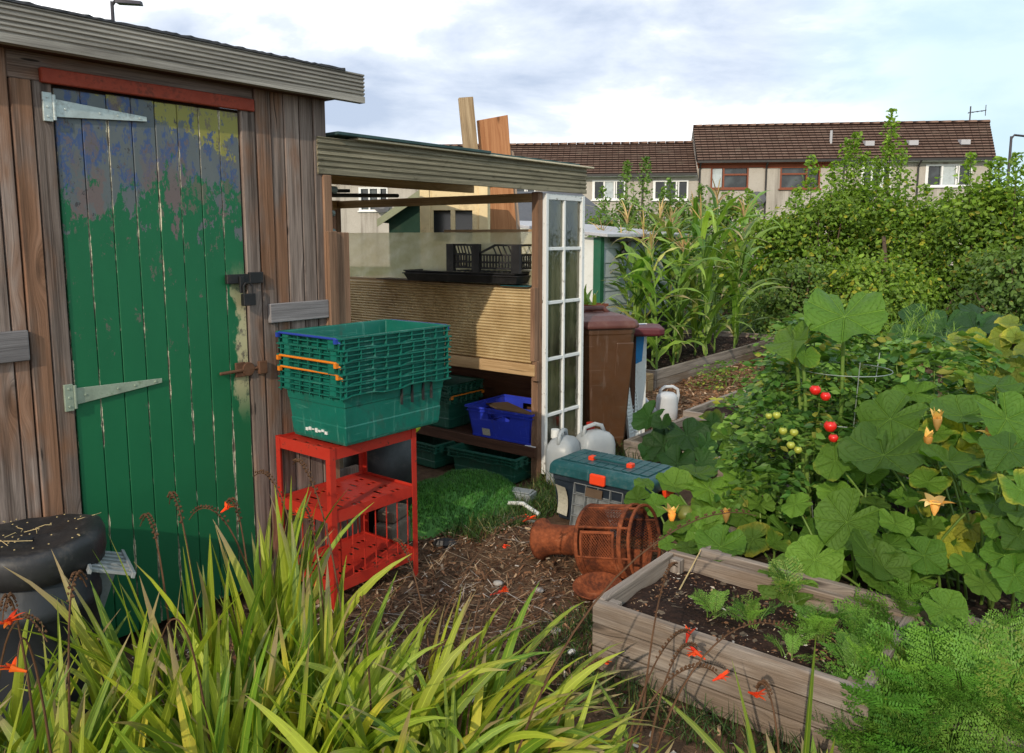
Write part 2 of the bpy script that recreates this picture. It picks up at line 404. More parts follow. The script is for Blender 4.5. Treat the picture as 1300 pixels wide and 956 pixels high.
# white flaking paint on window joinery
def m_flaky_white():
    g = G('flaking_white_paint'); uv = g.uv(); t = g.tint()
    n = g.noise(g.map(uv, (14, 45, 1)), 1.0, 6, .7)
    c = g.mix(g.step(n, .60, .66), (.70, .71, .70), (.16, .14, .11))
    return g.done(g.bsdf(c, .6, g.bump(n, .3, .003), spec=.3))
M['flaky_white'] = m_flaky_white()
def m_door():
    g = G('flaking_green_door_paint'); p = g.obj(); s = g.sep(p); x, z = s[0], s[2]
    st = g.map(p, (1, 1, .6))
    n1 = g.noise(st, 7, 6, .62); n2 = g.noise(g.map(p, (1, 1, .5), (3, 0, 1)), 14, 8, .72); n3 = g.noise(g.map(p, (1, 1, .6), (7, 2, 4)), 40, 6, .75)
    n4 = g.noise(g.map(p, (1, 1, .7), (9, 5, 2)), 6.5, 8, .7)
    plank = g.math('FLOORED_MODULO', g.math('MULTIPLY', x, 1 / .0835), 1.0)
    edge = g.math('ABSOLUTE', g.math('SUBTRACT', plank, .5))      # .5 at plank edge
    base = g.mix(n1, (.085, .105, .115), (.15, .165, .165))         # grey undercoat
    blue = g.step(g.math('ADD', n2, g.math('MULTIPLY', g.math('SUBTRACT', z, 1.55), .09)), .53, .57)
    base = g.mix(g.math('MULTIPLY', blue, .9), base, (.045, .085, .21))
    mauve = g.math('MULTIPLY', g.step(g.math('ABSOLUTE', g.math('SUBTRACT', z, 1.55)), .30, .10), g.step(n4, .50, .56))
    base = g.mix(g.math('MULTIPLY', mauve, .85), base, (.155, .112, .105))
    yl = g.math('ADD', g.math('ADD', n4, g.math('MULTIPLY', n3, .25)), g.math('ADD', g.math('MULTIPLY', g.math('SUBTRACT', x, .40), .22), g.math('MULTIPLY', g.math('SUBTRACT', z, 1.78), .75)))
    base = g.mix(g.step(yl, .765, .785), base, (.27, .255, .06))
    chips = g.step(n3, .60, .64); base = g.mix(chips, base, (.05, .045, .05))
    # green top coat below the worn head of the door
    cov = g.math('ADD', g.math('MULTIPLY', g.math('SUBTRACT', 1.63, z), 1.9), g.math('MULTIPLY', g.math('SUBTRACT', n2, .5), 2.3))
    cov = g.math('ADD', cov, g.math('MULTIPLY', g.math('SUBTRACT', n1, .5), 1.0))
    green = g.mix(n1, (.006, .108, .042), (.012, .150, .058))
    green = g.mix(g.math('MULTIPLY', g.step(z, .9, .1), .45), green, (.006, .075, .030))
    c = g.mix(g.step(cov, -.03, .03), base, green)
    # chips in the green, mauve undercoat
    ch = g.step(g.math('ADD', g.math('ADD', n2, g.math('MULTIPLY', n3, .55)), g.math('MULTIPLY', g.math('SUBTRACT', z, 1.0), .12)), .945, .965)
    c = g.mix(g.math('MULTIPLY', ch, .7), c, (.15, .115, .10))
    # bare cream wood along plank edges, more to the right
    er = g.noise(g.map(p, (1, 1, .25), (0, 3, 0)), 9, 6, .75)
    ew = g.math('ADD', edge, g.math('MULTIPLY', g.math('SUBTRACT', er, .5), .45))
    ew = g.math('ADD', ew, g.math('MULTIPLY', x, .03))
    c = g.mix(g.math('MULTIPLY', g.step(ew, .490, .505), .95), c, g.mix(g.step(n3, .42, .56), (.16, .13, .10), (.60, .55, .40)))
    # big bare patch by the lock
    bp = g.math('ADD', g.math('MULTIPLY', g.math('SUBTRACT', x, .60), 9.0), g.math('MULTIPLY', g.math('SUBTRACT', n1, .5), 2.6))
    bp = g.math('MULTIPLY', g.step(bp, .15, .3), g.step(g.math('ABSOLUTE', g.math('SUBTRACT', z, 1.08)), .34, .12))
    c = g.mix(bp, c, g.mix(g.step(n3, .5, .62), (.46, .42, .24), (.14, .12, .09)))
    h = g.math('ADD', g.math('MULTIPLY', g.step(cov, -.03, .03), .5), g.math('MULTIPLY', n3, .5))
    return g.done(g.bsdf(c, .5, g.bump(h, .35, .003), spec=.35))
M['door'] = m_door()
def m_rust():
    g = G('bright_rust'); p = g.obj()
    n = g.noise(p, 9, 6, .7); n2 = g.noise(p, 45, 5, .7)
    c = g.ramp(g.math('ADD', g.math('MULTIPLY', n, .65), g.math('MULTIPLY', n2, .35)), [(.34, (.035, .014, .010)), (.46, (.12, .034, .015)), (.58, (.26, .070, .026)), (.72, (.38, .15, .075))])
    return g.done(g.bsdf(c, .85, g.bump(n2, .5, .004), spec=.2))
M['rust'] = m_rust()
def m_poly(name, ca, cb, trans=.5, clear=.1, rough=.3, scale=6):
    g = G(name); p = g.obj(); n = g.noise(g.map(p, (1, 1, 1)), scale, 5, .65); n2 = g.noise(p, scale * 5, 4)
    c = g.mix(g.rng(n, .35, .65, 0, 1), ca, cb)
    d = g.bsdf(c, rough, g.bump(n2, .15, .004), spec=.5)
    t = g.n('ShaderNodeBsdfTranslucent', {'Color': c}).outputs[0]
    sh = g.mixsh(trans, d, t)
    tr = g.n('ShaderNodeBsdfTransparent', {'Color': (.95, .93, .85, 1)}).outputs[0]
    return g.done(g.mixsh(clear, sh, tr))
M['poly_tan'] = m_poly('ribbed_tan_polycarbonate', (.60, .42, .20), (.90, .72, .42), .35, .04, .3, 3)
M['poly_clear'] = m_poly('cloudy_clear_sheet', (.68, .60, .36), (.86, .80, .56), .55, .28, .15, 5)
M['poly_jug'] = m_poly('milky_plastic', (.50, .54, .58), (.62, .65, .66), .4, .08, .35)
M['poly_tray'] = m_poly('scuffed_clear_plastic', (.22, .24, .25), (.42, .44, .45), .3, .25, .3, 14)
def m_glass(name, tintc, clear, dirt, scale=7, rough=.08):
    g = G(name); p = g.obj(); n = g.noise(g.map(p, (1, 1, .3)), scale, 5, .6); n2 = g.noise(g.map(p, (1, 1, .4)), 30, 3)
    gl = g.n('ShaderNodeBsdfGlossy', {'Color': (.9, .9, .9, 1), 'Roughness': rough, 'Normal': g.bump(n2, .25, .01)}).outputs[0]
    tr = g.n('ShaderNodeBsdfTransparent', {'Color': (*tintc, 1)}).outputs[0]
    df = g.bsdf(dirt, .6)
    fr = g.n('ShaderNodeFresnel', {'IOR': 1.5}).outputs[0]
    a = g.mixsh(g.math('ADD', g.math('MULTIPLY', fr, 1.2), .06), tr, gl)
    return g.done(g.mixsh(g.math('MULTIPLY', g.step(n, .35, .75), 1 - clear), a, df))
M['old_glass'] = m_glass('old_rippled_glass', (.82, .82, .66), .62, (.30, .28, .16))
def m_dark_glass():
    g = G('dark_window_glass'); p = g.obj(); n = g.noise(p, .9, 3)
    c = g.mix(g.step(n, .42, .62), (.012, .016, .018), (.06, .075, .08))
    return g.done(g.bsdf(c, .08, None, spec=.6))
M['win_glass'] = m_dark_glass()
def m_render_wall():
    g = G('pebbledash_render'); p = g.obj(); n = g.noise(p, .5, 6, .7); n2 = g.noise(p, 14, 4, .8)
    st = g.noise(g.map(p, (2.5, 2.5, .12)), 1.0, 5, .7)
    c = g.mix(g.rng(n, .3, .7, 0, 1), (.40, .365, .32), (.49, .45, .40))
    c = g.mix(g.math('MULTIPLY', g.step(st, .46, .7), .7), c, (.19, .165, .14))
    c = g.mix(g.math('MULTIPLY', g.step(n2, .5, .7), .3), c, (.24, .21, .18))
    return g.done(g.bsdf(c, .95, g.bump(n2, .5, .03), spec=.1))
M['render_wall'] = m_render_wall()
def m_tiles():
    g = G('brown_roof_tiles'); uv = g.uv(); s = g.sep(uv); t = g.tint()
    u = g.math('FLOORED_MODULO', s[0], 1.0); cell = g.math('FLOOR', s[0]); row = g.math('FLOOR', s[1])
    w = g.n('ShaderNodeTexWhiteNoise', {'Vector': g.comb(cell, row, 0.0)}, noise_dimensions='3D').outputs['Value']
    e = g.math('ABSOLUTE', g.math('SUBTRACT', u, .5))
    c = g.ramp(w, [(0, (.15, .092, .068)), (.5, (.185, .115, .085)), (1, (.22, .142, .108))])
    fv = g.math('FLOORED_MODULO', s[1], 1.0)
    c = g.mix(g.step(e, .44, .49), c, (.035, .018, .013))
    c = g.mix(g.step(fv, .30, .14), c, (.022, .012, .009))  # shadow under each tile course, painted as a dark line on its lower edge
    n = g.noise(uv, .35, 5, .7)
    c = g.mix(g.math('MULTIPLY', g.step(n, .5, .75), .5), c, (.12, .10, .075))
    h = g.math('SUBTRACT', 1.0, g.step(e, .40, .5))
    return g.done(g.bsdf(c, .9, g.bump(h, .4, .03), spec=.15))
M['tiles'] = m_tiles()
def m_soil(name, a, b, chips=.0, scale=1.0):
    g = G(name); p = g.obj()
    n = g.noise(p, 9 * scale, 8, .75); v = g.vor(p, 45 * scale, 'F1'); vc = g.vor(p, 60 * scale, 'F1', 'Color')
    c = g.mix(g.rng(n, .3, .7, 0, 1), a, b)
    sp = g.sep(vc)[0]
    c = g.mix(g.math('MULTIPLY', g.step(sp, .93 - chips, .95 - chips), .8), c, (.22, .17, .12))
    big = g.noise(p, 3 * scale, 4)
    c = g.mix(g.math('MULTIPLY', g.step(big, .45, .7), .5), c, [x * .5 for x in a])
    h = g.math('ADD', n, g.math('MULTIPLY', v, -.6))
    return g.done(g.bsdf(c, .95, g.bump(h, .9, .02), spec=.15))
M['soil'] = m_soil('dark_compost', (.018, .010, .008), (.055, .032, .024))
M['dirt'] = m_soil('dry_dirt', (.06, .042, .03), (.155, .112, .08), .05)
M['sand'] = m_soil('sandy_heap', (.10, .078, .06), (.16, .125, .10), .0)
M['bark_ground'] = m_soil('bark_mulch', (.09, .045, .022), (.30, .16, .085), .15)
def m_ground():
    g = G('allotment_ground'); p = g.obj()
    n = g.noise(p, 1.1, 6, .65); n2 = g.noise(p, 13, 7, .75)
    dirt = g.mix(g.rng(n2, .3, .7, 0, 1), (.055, .032, .020), (.17, .105, .065))
    grass = g.mix(g.rng(n2, .3, .7, 0, 1), (.02, .045, .01), (.07, .11, .025))
    s = g.sep(p)
    far = g.step(g.math('ADD', s[1], g.math('MULTIPLY', g.math('SUBTRACT', n, .5), 3.0)), 5.2, 6.2)
    c = g.mix(g.math('MAXIMUM', far, g.step(n, .60, .72)), dirt, grass)
    return g.done(g.bsdf(c, .95, g.bump(n2, .8, .02), spec=.12))
M['ground'] = m_ground()
def m_tinted(name, stops, rough=.8):
    g = G(name); t = g.tint(); c = g.ramp(t[0], stops)
    l = g.rng(t[1], 0, 1, .6, 1.3)
    return g.done(g.bsdf(g.mix(1.0, c, g.comb(l, l, l), 'MULTIPLY'), rough, spec=.2))
M['bark_chip'] = m_tinted('bark_chip', [(0, (.07, .03, .014)), (.45, (.20, .095, .045)), (.8, (.34, .19, .10)), (1, (.52, .38, .26))])
M['litter'] = m_tinted('dry_litter', [(0, (.05, .022, .012)), (.4, (.15, .068, .034)), (.7, (.27, .14, .075)), (.9, (.42, .30, .18)), (1, (.55, .50, .45))])
# foliage
M['lf_croc'] = m_leaf('crocosmia_leaf', (.11, .21, .022), (.39, .43, .045), (.62, .52, .07), .38, .42, .4, .76, True, (.34, .26, .13), (.7, 1.4))
M['lf_corn'] = m_leaf('corn_leaf', (.075, .185, .026), (.26, .38, .06), (.52, .46, .15), .32, .42, .4, .88, True, (.40, .33, .16))
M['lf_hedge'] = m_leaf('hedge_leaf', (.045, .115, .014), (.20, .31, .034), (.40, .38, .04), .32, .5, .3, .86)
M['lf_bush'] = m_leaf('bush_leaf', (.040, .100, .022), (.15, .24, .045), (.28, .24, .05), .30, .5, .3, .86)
M['lf_tomato'] = m_leaf('tomato_leaf', (.036, .112, .018), (.16, .28, .05), (.25, .25, .04), .30, .5, .3, .88)
M['lf_carrot'] = m_leaf('carrot_leaf', (.065, .175, .024), (.17, .31, .05), (.18, .24, .05), .30, .5, .3, .9)
M['lf_herb'] = m_leaf('pale_green_leaf', (.075, .170, .026), (.20, .31, .06), (.32, .32, .05), .34, .5, .3, .86)
M['grass'] = m_leaf('grass_blade', (.022, .065, .012), (.075, .13, .03), (.28, .23, .09), .25, .5, .3, .86)
M['turf'] = m_leaf('artificial_turf', (.03, .12, .014), (.07, .20, .03), (.05, .16, .04), .15, .5, .3)
M['stem'] = m_plain('green_stem', (.12, .20, .035), .5, .4, var=.3, dirt=(.2, .2, .06), dirt_amt=.3, scale=9)
M['dry_stem'] = m_plain('brown_dry_stem', (.10, .05, .025), .8, .2, var=.3, scale=20)
M['bark'] = m_plain('branch_bark', (.10, .07, .05), .9, .2, var=.3, scale=12, bump=.5)
M['flower_red'] = m_leaf('scarlet_petal', (.70, .035, .012), (.85, .10, .012), (.85, .2, .02), .35)
M['flower_orange'] = m_leaf('orange_petal', (.80, .36, .06), (.88, .62, .24), (.85, .6, .25), .35)
M['tassel'] = m_leaf('dry_tassel', (.42, .27, .13), (.58, .42, .22), (.5, .3, .2), .3)
M['tomato_red'] = m_plain('ripe_tomato', (.62, .018, .012), .25, .5, var=.1, dirt_amt=0)
M['tomato_green'] = m_plain('unripe_tomato', (.33, .36, .05), .3, .5, var=.15, dirt_amt=0)
M['wire'] = m_plain('pale_wire', (.35, .40, .38), .4, .5, .5)
def m_squash(name, c0, c1, yellow):
    g = G(name); t = g.tint(); uv = g.uv(); s = g.sep(uv)
    x, y = s[0], s[1]
    r = g.math('SQRT', g.math('ADD', g.math('MULTIPLY', x, x), g.math('MULTIPLY', y, y)))
    a = g.math('DIVIDE', g.math('ARCTAN2', x, y), 2 * PI / 7)       # 0 on the +y midrib
    da = g.math('MULTIPLY', g.math('ABSOLUTE', g.math('SUBTRACT', g.math('FLOORED_MODULO', g.math('ADD', a, .5), 1.0), .5)), 2 * PI / 7)
    dist = g.math('MULTIPLY', da, r)
    vein = g.step(dist, .028, .006)
    # side veins branching off
    sv = g.math('ABSOLUTE', g.math('SUBTRACT', g.math('FLOORED_MODULO', g.math('SUBTRACT', g.math('MULTIPLY', r, 5.0), g.math('MULTIPLY', da, 4.0)), 1.0), .5))
    vein = g.math('MAXIMUM', vein, g.math('MULTIPLY', g.step(sv, .09, .02), .6))
    o = g.obj(); off = g.n('ShaderNodeVectorMath', {0: g.map(uv, (1, 1, 1)), 1: g.comb(g.math('MULTIPLY', t[0], 31.0), g.math('MULTIPLY', t[1], 17.0), 0.0)}, operation='ADD').outputs[0]
    n = g.noise(off, 2.2, 5, .65); n2 = g.noise(off, 11, 5, .7)
    c = g.mix(g.math('ADD', g.math('MULTIPLY', t[0], .6), g.math('MULTIPLY', n, .4)), c0, c1)
    c = g.mix(g.math('MULTIPLY', vein, .42), c, [min(1, v * 1.5 + .02) for v in c1])
    edge = g.math('ADD', r, g.math('MULTIPLY', g.math('SUBTRACT', n, .5), .7))
    yf = g.math('MULTIPLY', g.step(g.math('ADD', edge, g.math('MULTIPLY', t[2], .9)), 1.35, 1.75), .85)
    c = g.mix(yf, c, yellow)
    mil = g.math('MULTIPLY', g.step(n2, .50, .75), g.rng(t[1], .3, 1, 0.05, .40))
    c = g.mix(g.math('MULTIPLY', g.step(n2, .50, .32), .5), c, [v * .55 for v in c0])
    c = g.mix(g.math('MULTIPLY', mil, .7), c, (.24, .32, .17))
    c = g.mix(g.math('MULTIPLY', g.step(g.math('ADD', edge, g.math('MULTIPLY', n2, .3)), 1.30, 1.40), .8), c, (.25, .18, .09))
    l = g.rng(t[1], 0, 1, .5, 1.15); c = g.mix(1.0, c, g.comb(l, l, l), 'MULTIPLY')
    nb = g.bump(g.math('ADD', g.math('MULTIPLY', n2, .5), g.math('MULTIPLY', vein, -.8)), .8, .012)
    d = g.bsdf(c, .5, nb, spec=.35)
    tr = g.n('ShaderNodeBsdfTranslucent', {'Color': g.mix(1.0, c, (1.5, 1.6, .6), 'MULTIPLY')}).outputs[0]
    return g.done(g.mixsh(.38, d, tr))
M['squash'] = m_squash('squash_leaf', (.065, .180, .017), (.20, .36, .038), (.46, .43, .04))
M['squash_dark'] = m_squash('dark_squash_leaf', (.022, .085, .016), (.06, .165, .032), (.16, .20, .04))
M['bean'] = m_squash('yellowing_bean_leaf', (.17, .25, .035), (.32, .37, .055), (.55, .50, .06))
# ================================================================== shed yard helpers
def PN(px, py, n=0.0):
    r = ray(px, py); k = r.x * nA.x + r.y * nA.y; t = (O.x * nA.x + O.y * nA.y + n) / k
    x, y = r.x * t, r.y * t
    return ((x - O.x) * dA.x + (y - O.y) * dA.y, EYE + r.z * t)
def ribbed(x0, x1, z0, z1, yb, yf, ribs, cap=.15):
    """decking board section: (y,z) outline, grooved on the -y face (yf)"""
    pr = [(yb, z0), (yb, z1), (yf, z1)]
    h = z1 - z0; flat = h * cap
    pr.append((yf, z1 - flat * .35)); top = z1 - flat * .35; bot = z0 + flat
    p = (top - bot) / ribs
    for i in range(ribs):
        zt = top - p * i
        pr += [(yf + .007, zt - p * .12), (yf + .008, zt - p * .34), (yf, zt - p * .48), (yf, zt - p * .9)]
    pr += [(yf, bot - .0005), (yf, z0)]
    return pr

# ================================================================== GARDEN SHED
S0 = -2.34
shed = thing('garden_shed', 'weathered wooden shed with a flaking green plank door at the left', 'shed', SN(S0, 0), ROT)
mb = MB()
def boards(mb, s0, s1, widths, z0, z1, n0=0.0, gap=.004):
    x = s0; i = 0
    while x < s1 - .01:
        w = widths[i % len(widths)]; w = min(w, s1 - x)
        dy = random.uniform(-.003, .003); tl = random.uniform(-.002, .002)
        b = [(x + gap / 2 - S0, -n0 - .018 + dy, z0), (x + w - gap / 2 - S0, -n0 - .018 + dy, z0), (x + w - gap / 2 - S0, -n0 + .004, z0), (x + gap / 2 - S0, -n0 + .004, z0)]
        t = [(p[0] + tl, p[1], z1 + random.uniform(-.004, .004)) for p in b]
        mb.hexa(b + t, tint=(random.random(), random.random() ** 1.3, random.random()))
        x += w; i += 1
boards(mb, -4.3, -2.815, [.098, .088, .104, .093], .04, 2.09)
boards(mb, -1.945, -1.6, [.072, .062, .075, .068, .07], .04, 2.09)
# return end wall, back and far wall
mb.bx(-1.615 - S0, -1.6 - S0, .006, 2.0, .04, 2.05); mb.bx(-4.3 - S0, -4.285 - S0, .006, 2.0, .04, 2.05); mb.bx(-4.3 - S0, -1.6 - S0, 2.0, 2.018, .04, 2.0)
wall = mb.build('wall', M['shed_board'], shed, bevel=.003)
mb = MB()
for (a, b, n) in ((-2.812, -2.752, .022), (-2.748, -2.692, .020), (-2.012, -1.95, .022)):
    mb.bx(a - S0, b - S0, -n, .004, .04, 1.985)
mb.bx(-2.815 - S0, -1.95 - S0, -.012, .004, 1.987, 2.09); mb.bx(-2.72 - S0, -1.98 - S0, .035, .05, 1.88, 1.99)
mb.build('door_frame', M['shed_board'], shed, bevel=.003)
mb = MB(); mb.bx(-2.725 - S0, -1.955 - S0, -.034, -.0125, 1.981, 2.028)
lin = mb.build('lintel', M['red_paint'], shed, bevel=.003, label='red painted lintel over the door')
mb = MB(); 
mb.bx(-4.3 - S0, -2.822 - S0, -.040, -.0185, 1.108, 1.205); r1 = mb.build('rail', M['shed_rail'], shed, bevel=.003)
mb = MB(); mb.bx(-1.925 - S0, -1.628 - S0, -.040, -.0185, 1.150, 1.228); mb.build('rail', M['shed_rail'], shed, bevel=.003)
mb = MB(); mb.bx(-1.63 - S0, -1.585 - S0, -.03, .05, .04, 1.76); mb.bx(-1.575 - S0, -1.50 - S0, -.034, -.006, .55, 1.517, tint=(.6, .9, .3)); mb.bx(-1.628 - S0, -1.578 - S0, -.050, -.032, .55, 1.522)
mb.build('corner_board', M['brown_wood'], shed, bevel=.003, label='orange brown corner boards at the right end of the shed')
# fascia and roof
fz0, fz1 = PN(463, 131, .12)[1], PN(463, 95, .12)[1]; fs1 = PN(463, 110, .12)[0]
mb = MB(); mb.extrude_x(ribbed(0, 0, fz0, fz1, -.085, -.12, 6), -4.5 - S0, fs1 - S0)
mb.build('fascia', M['decking'], shed, label='grey grooved decking board along the shed eaves')
mb = MB(); mb.bx(-4.4 - S0, fs1 - .12 - S0, -.084, .06, fz0 + .004, fz0 + .022)
mb.build('soffit', M['dark_wood'], shed)
mb = MB()
nx = 170; vs = []; fsq = []
for i in range(nx + 1):
    x = -4.5 + (fs1 + .012 + 4.5 - .12) * i / nx - S0
    j = random.uniform(-.0015, .0022) - .008 + .004 * mnoise.noise((i * .11, 3, 1))
    vs += [(x, -.126 + random.uniform(-.0015, .0015), fz1 - .001), (x, -.122 + random.uniform(-.003, .003), fz1 + .016 + j), (x, .0, fz1 + .026 + j), (x, 2.2, fz1 - .10), (x, 2.2, fz1 - .13), (x, -.08, fz1 - .012)]
for i in range(nx):
    for k in range(6):
        k2 = (k + 1) % 6; fsq.append((i * 6 + k, i * 6 + k2, (i + 1) * 6 + k2, (i + 1) * 6 + k))
fsq += [tuple(range(6)), tuple(reversed([nx * 6 + k for k in range(6)]))]
mb.faces(vs, fsq)
mb.build('roof', M['slate_felt'], shed, label='ragged dark roofing felt')

# door with its ironwork
DL = -2.6855; PW = .0835
mb = MB()
for i in range(8):
    x0 = i * PW
    mb.bx(x0 + .0012, x0 + PW - .0012, -.006 - random.uniform(0, .002), .016, .06 + random.uniform(0, .006), 1.972 + random.uniform(-.003, .003))
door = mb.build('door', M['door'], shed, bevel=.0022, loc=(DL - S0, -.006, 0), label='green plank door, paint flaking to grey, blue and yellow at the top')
mb = MB(); mb.bx(-.003, 8 * PW + .003, .017, .03, .06, 1.96); mb.build('backing_board', M['dark_wood'], door)
def strap_hinge(z, drop, mat, lab):
    mb = MB()
    # plate on the frame, knuckle, tapered strap
    mb.bx(-.040, -.012, -.026, -.016, z - .045, z + .045)
    mb.tube([(-.006, -.022, z - .04), (-.006, -.022, z + .04)], .0065, 8)
    L = .30; y = -.0135
    c = [(0, y - .004, z - .028), (L, y - .004, z - .008 + drop), (L, y, z - .008 + drop), (0, y, z - .028),
         (0, y - .004, z + .028), (L, y - .004, z + .008 + drop), (L, y, z + .008 + drop), (0, y, z + .028)]
    mb.hexa(c)
    for fx in (.03, .14, .20, .275):
        mb.tube([(fx, y - .0035, z + drop * fx / L), (fx, y - .0065, z + drop * fx / L)], .0045, 8)
    for zz in (z - .03, z, z + .03): mb.tube([(-.026, -.0255, zz), (-.026, -.029, zz)], .0045, 8)
    return mb.build('hinge', mat, door, bevel=.001, label=lab)
hz0 = PN(65, 133)[1]; hz1 = PN(88, 503)[1]
strap_hinge(hz0 - .012, -.002, M['galv'], 'bright galvanised strap hinge at the top of the door')
strap_hinge(hz1, .012, M['galv_green'], 'greenish strap hinge low on the door')
# hasp with padlock, and old rusty bolt lower down
mb = MB(); zl = 1.335
mb.bx(.575, .675, -.030, -.0125, zl - .018, zl + .018); mb.bx(.672, .735, -.034, -.018, zl - .020, zl + .024); mb.bx(.625, .645, -.038, -.029, zl - .055, zl + .01)
hasp = mb.build('hasp', M['black_metal'], door, bevel=.002)
mb = MB(); mb.bx(.628, .682, -.055, -.032, zl - .105, zl - .058)
sh_pts = [(.636, -.043, zl - .06), (.636, -.043, zl - .028), (.645, -.043, zl - .016), (.664, -.043, zl - .016), (.673, -.043, zl - .028), (.673, -.043, zl - .06)]
mb.tube(sh_pts, .0045, 6)
mb.build('padlock', M['black_metal'], door, bevel=.003)
mb = MB(); zl = .975
mb.bx(.60, .645, -.022, -.0125, zl - .028, zl + .03); mb.tube([(.53, -.022, zl - .004), (.73, -.022, zl)], .007, 8); mb.tube([(.655, -.028, zl), (.655, -.014, zl)], .028, 12)
mb.bx(.698, .735, -.036, -.02, zl - .026, zl + .026)
mb.build('bolt', M['rust_brown'], door, bevel=.002, label='rusty bolt below the padlock')

# ================================================================== LEAN-TO
lean = thing('lean_to', 'open timber lean-to with shelves, ribbed panel and mossy grooved beam beside the shed', 'lean-to', SN(0, 0), ROT)
D = 1.82
mb = MB(); mb.bx(-.048, -.002, .002, .05, 0, 1.757); mb.build('post', M['brown_wood'], lean, bevel=.003)
for (x, y) in ((-.048, D),):
    mb = MB(); mb.bx(x, x + .046, y, y + .048, 0, 1.757); mb.build('post', M['brown_wood'], lean, bevel=.003)
bz0, bz1 = PN(745, 246, .03)[1], PN(745, 214, .03)[1]; bs0, bs1 = PN(404, 200, .03)[0], PN(745, 230, .03)[0]
mb = MB(); mb.extrude_x(ribbed(0, 0, bz0, bz1, .0, -.03, 6, .06), bs0, bs1)
mb.build('beam', M['decking_green'], lean, label='mossy grooved decking beam over the opening')
# roof sheets
mb = MB()
def slab(mb, x0, x1, y0, y1, za, zb, th, mi):
    mb.hexa([(x0, y0, za), (x1, y0, za), (x1, y1, zb), (x0, y1, zb), (x0, y0, za + th), (x1, y0, za + th), (x1, y1, zb + th), (x0, y1, zb + th)], mi=mi)
rx1 = PN(756, 213, .06)[0]
slab(mb, -1.57, -.55, -.062, 2.0, bz1 + .012, bz1 - .01, .014, 0)
slab(mb, -1.45, rx1, -.052, 2.02, bz1 + .0015, bz1 - .022, .0095, 1)
slab(mb, -.62, rx1 - .13, -.03, 1.95, bz1 + .0125, bz1 - .01, .010, 0)
mb.build('roof', [M['teal_edge'], M['cream_edge']], lean, bevel=.002)
mb = MB()
mb.bx(-.044, -.006, .052, D, 1.700, 1.752); mb.build('rafter', M['pale_wood'], lean, bevel=.003)
mb = MB(); mb.bx(-1.55, .42, .9, .94, 1.80, 1.862); mb.build('rafter', M['pale_wood'], lean, bevel=.003)
mb = MB(); mb.bx(-1.55, -.052, D - .02, D + .02, 1.69, 1.755); mb.build('rafter', M['pale_wood'], lean, bevel=.003)
mb = MB(); mb.bx(-.085, -.05, .0, D, .668, .738); mb.bx(-.048, -.003, .052, D - .002, .672, .735)
mb.build('rail', M['pale_wood'], lean, bevel=.003, label='pale sunlit rail below the ribbed panel')
mb = MB(); mb.bx(-.075, -.05, -.012, .025, .64, .76); mb.bx(-.086, -.05, -.002, .03, .76, 1.2); mb.build('batten', M['brown_wood'], lean, bevel=.002)
# ribbed polycarbonate panel: real ribs
mb = MB(); y0, y1 = .035, D; nr = 25; vs = []; z0, z1 = .742, 1.192
for i in range(nr * 4 + 1):
    z = z0 + (z1 - z0) * i / (nr * 4); k = i % 4
    x = -.056 - (.000, .010, .013, .010)[k]
    vs += [(x, y0, z), (x, y1, z)]
fs_ = [(2 * i, 2 * i + 2, 2 * i + 3, 2 * i + 1) for i in range(nr * 4)]
mb.faces(vs, fs_)
mb.build('ribbed_panel', M['poly_tan'], lean)
# backing behind the panel and shelves
mb = MB(); mb.bx(-.045, .40, .055, D - .003, 1.186, 1.200); mb.build('shelf', M['pale_wood'], lean, bevel=.002)
mb = MB(); mb.bx(-.045, .40, .055, D - .003, .19, .214); mb.bx(-.075, -.049, .0, D, .165, .228); mb.build('shelf', M['dark_wood'], lean, bevel=.002)
mb = MB(); mb.bx(.385, .398, .06, D - .005, .22, 1.18); mb.bx(-.02, .36, D - .03, D - .012, .22, 1.18); mb.build('back_panel', M['dark_wood'], lean)
# cloudy clear sheet standing on the shelf
mb = MB(); vs = []; fs_ = []
ny, nz = 46, 10
for j in range(nz + 1):
    for i in range(ny + 1):
        yy = .06 + (D - .09) * i / ny; zz = 1.203 + (1.525 - 1.203) * j / nz
        w = .016 * math.sin(i * .75 + j * .8) * math.sin(j * .9) + .012 * mnoise.noise((i * .25, j * .3, 3)); vs.append((.01 + w * (1 if i > 20 else .25), yy, zz))
for j in range(nz):
    for i in range(ny):
        a = j * (ny + 1) + i; fs_.append((a, a + 1, a + ny + 2, a + ny + 1))
mb.faces(vs, fs_); mb.build('clear_sheet', M['poly_clear'], lean, smooth=True)
mb = MB(); mb.bx(.0, .02, .055, .80, 1.526, 1.542); mb.build('sheet_edging', M['hardboard'], lean)
# french window built into the front
win = MB()
st = .026
win.bx(.0, st, -.022, .012, .05, 1.75); win.bx(.385, .414, -.022, .012, .05, 1.75)
win.bx(st, .385, -.018, .010, 1.715, 1.75); win.bx(st, .385, -.018, .010, .05, .13)
win.bx(.194, .212, -.016, .008, .13, 1.715)
for z in (1.426, 1.103, .758, .412):
    win.bx(st, .194, -.014, .007, z - .010, z + .010); win.bx(.212, .385, -.014, .007, z - .010, z + .010)
wo = win.build('window', M['flaky_white'], lean, bevel=.002, label='narrow white many-paned window with flaking paint')
mb = MB(); mb.bx(st, .385, -.003, .001, .13, 1.715); mb.build('pane', M['old_glass'], wo)
mb = MB()
for x in (.135, .325): mb.bx(x, x + .035, .03, .05, .9, 1.74)
mb.bx(.03, .38, .03, .05, 1.32, 1.345)
mb.build('inner_frame', M['cream_wood'], wo)

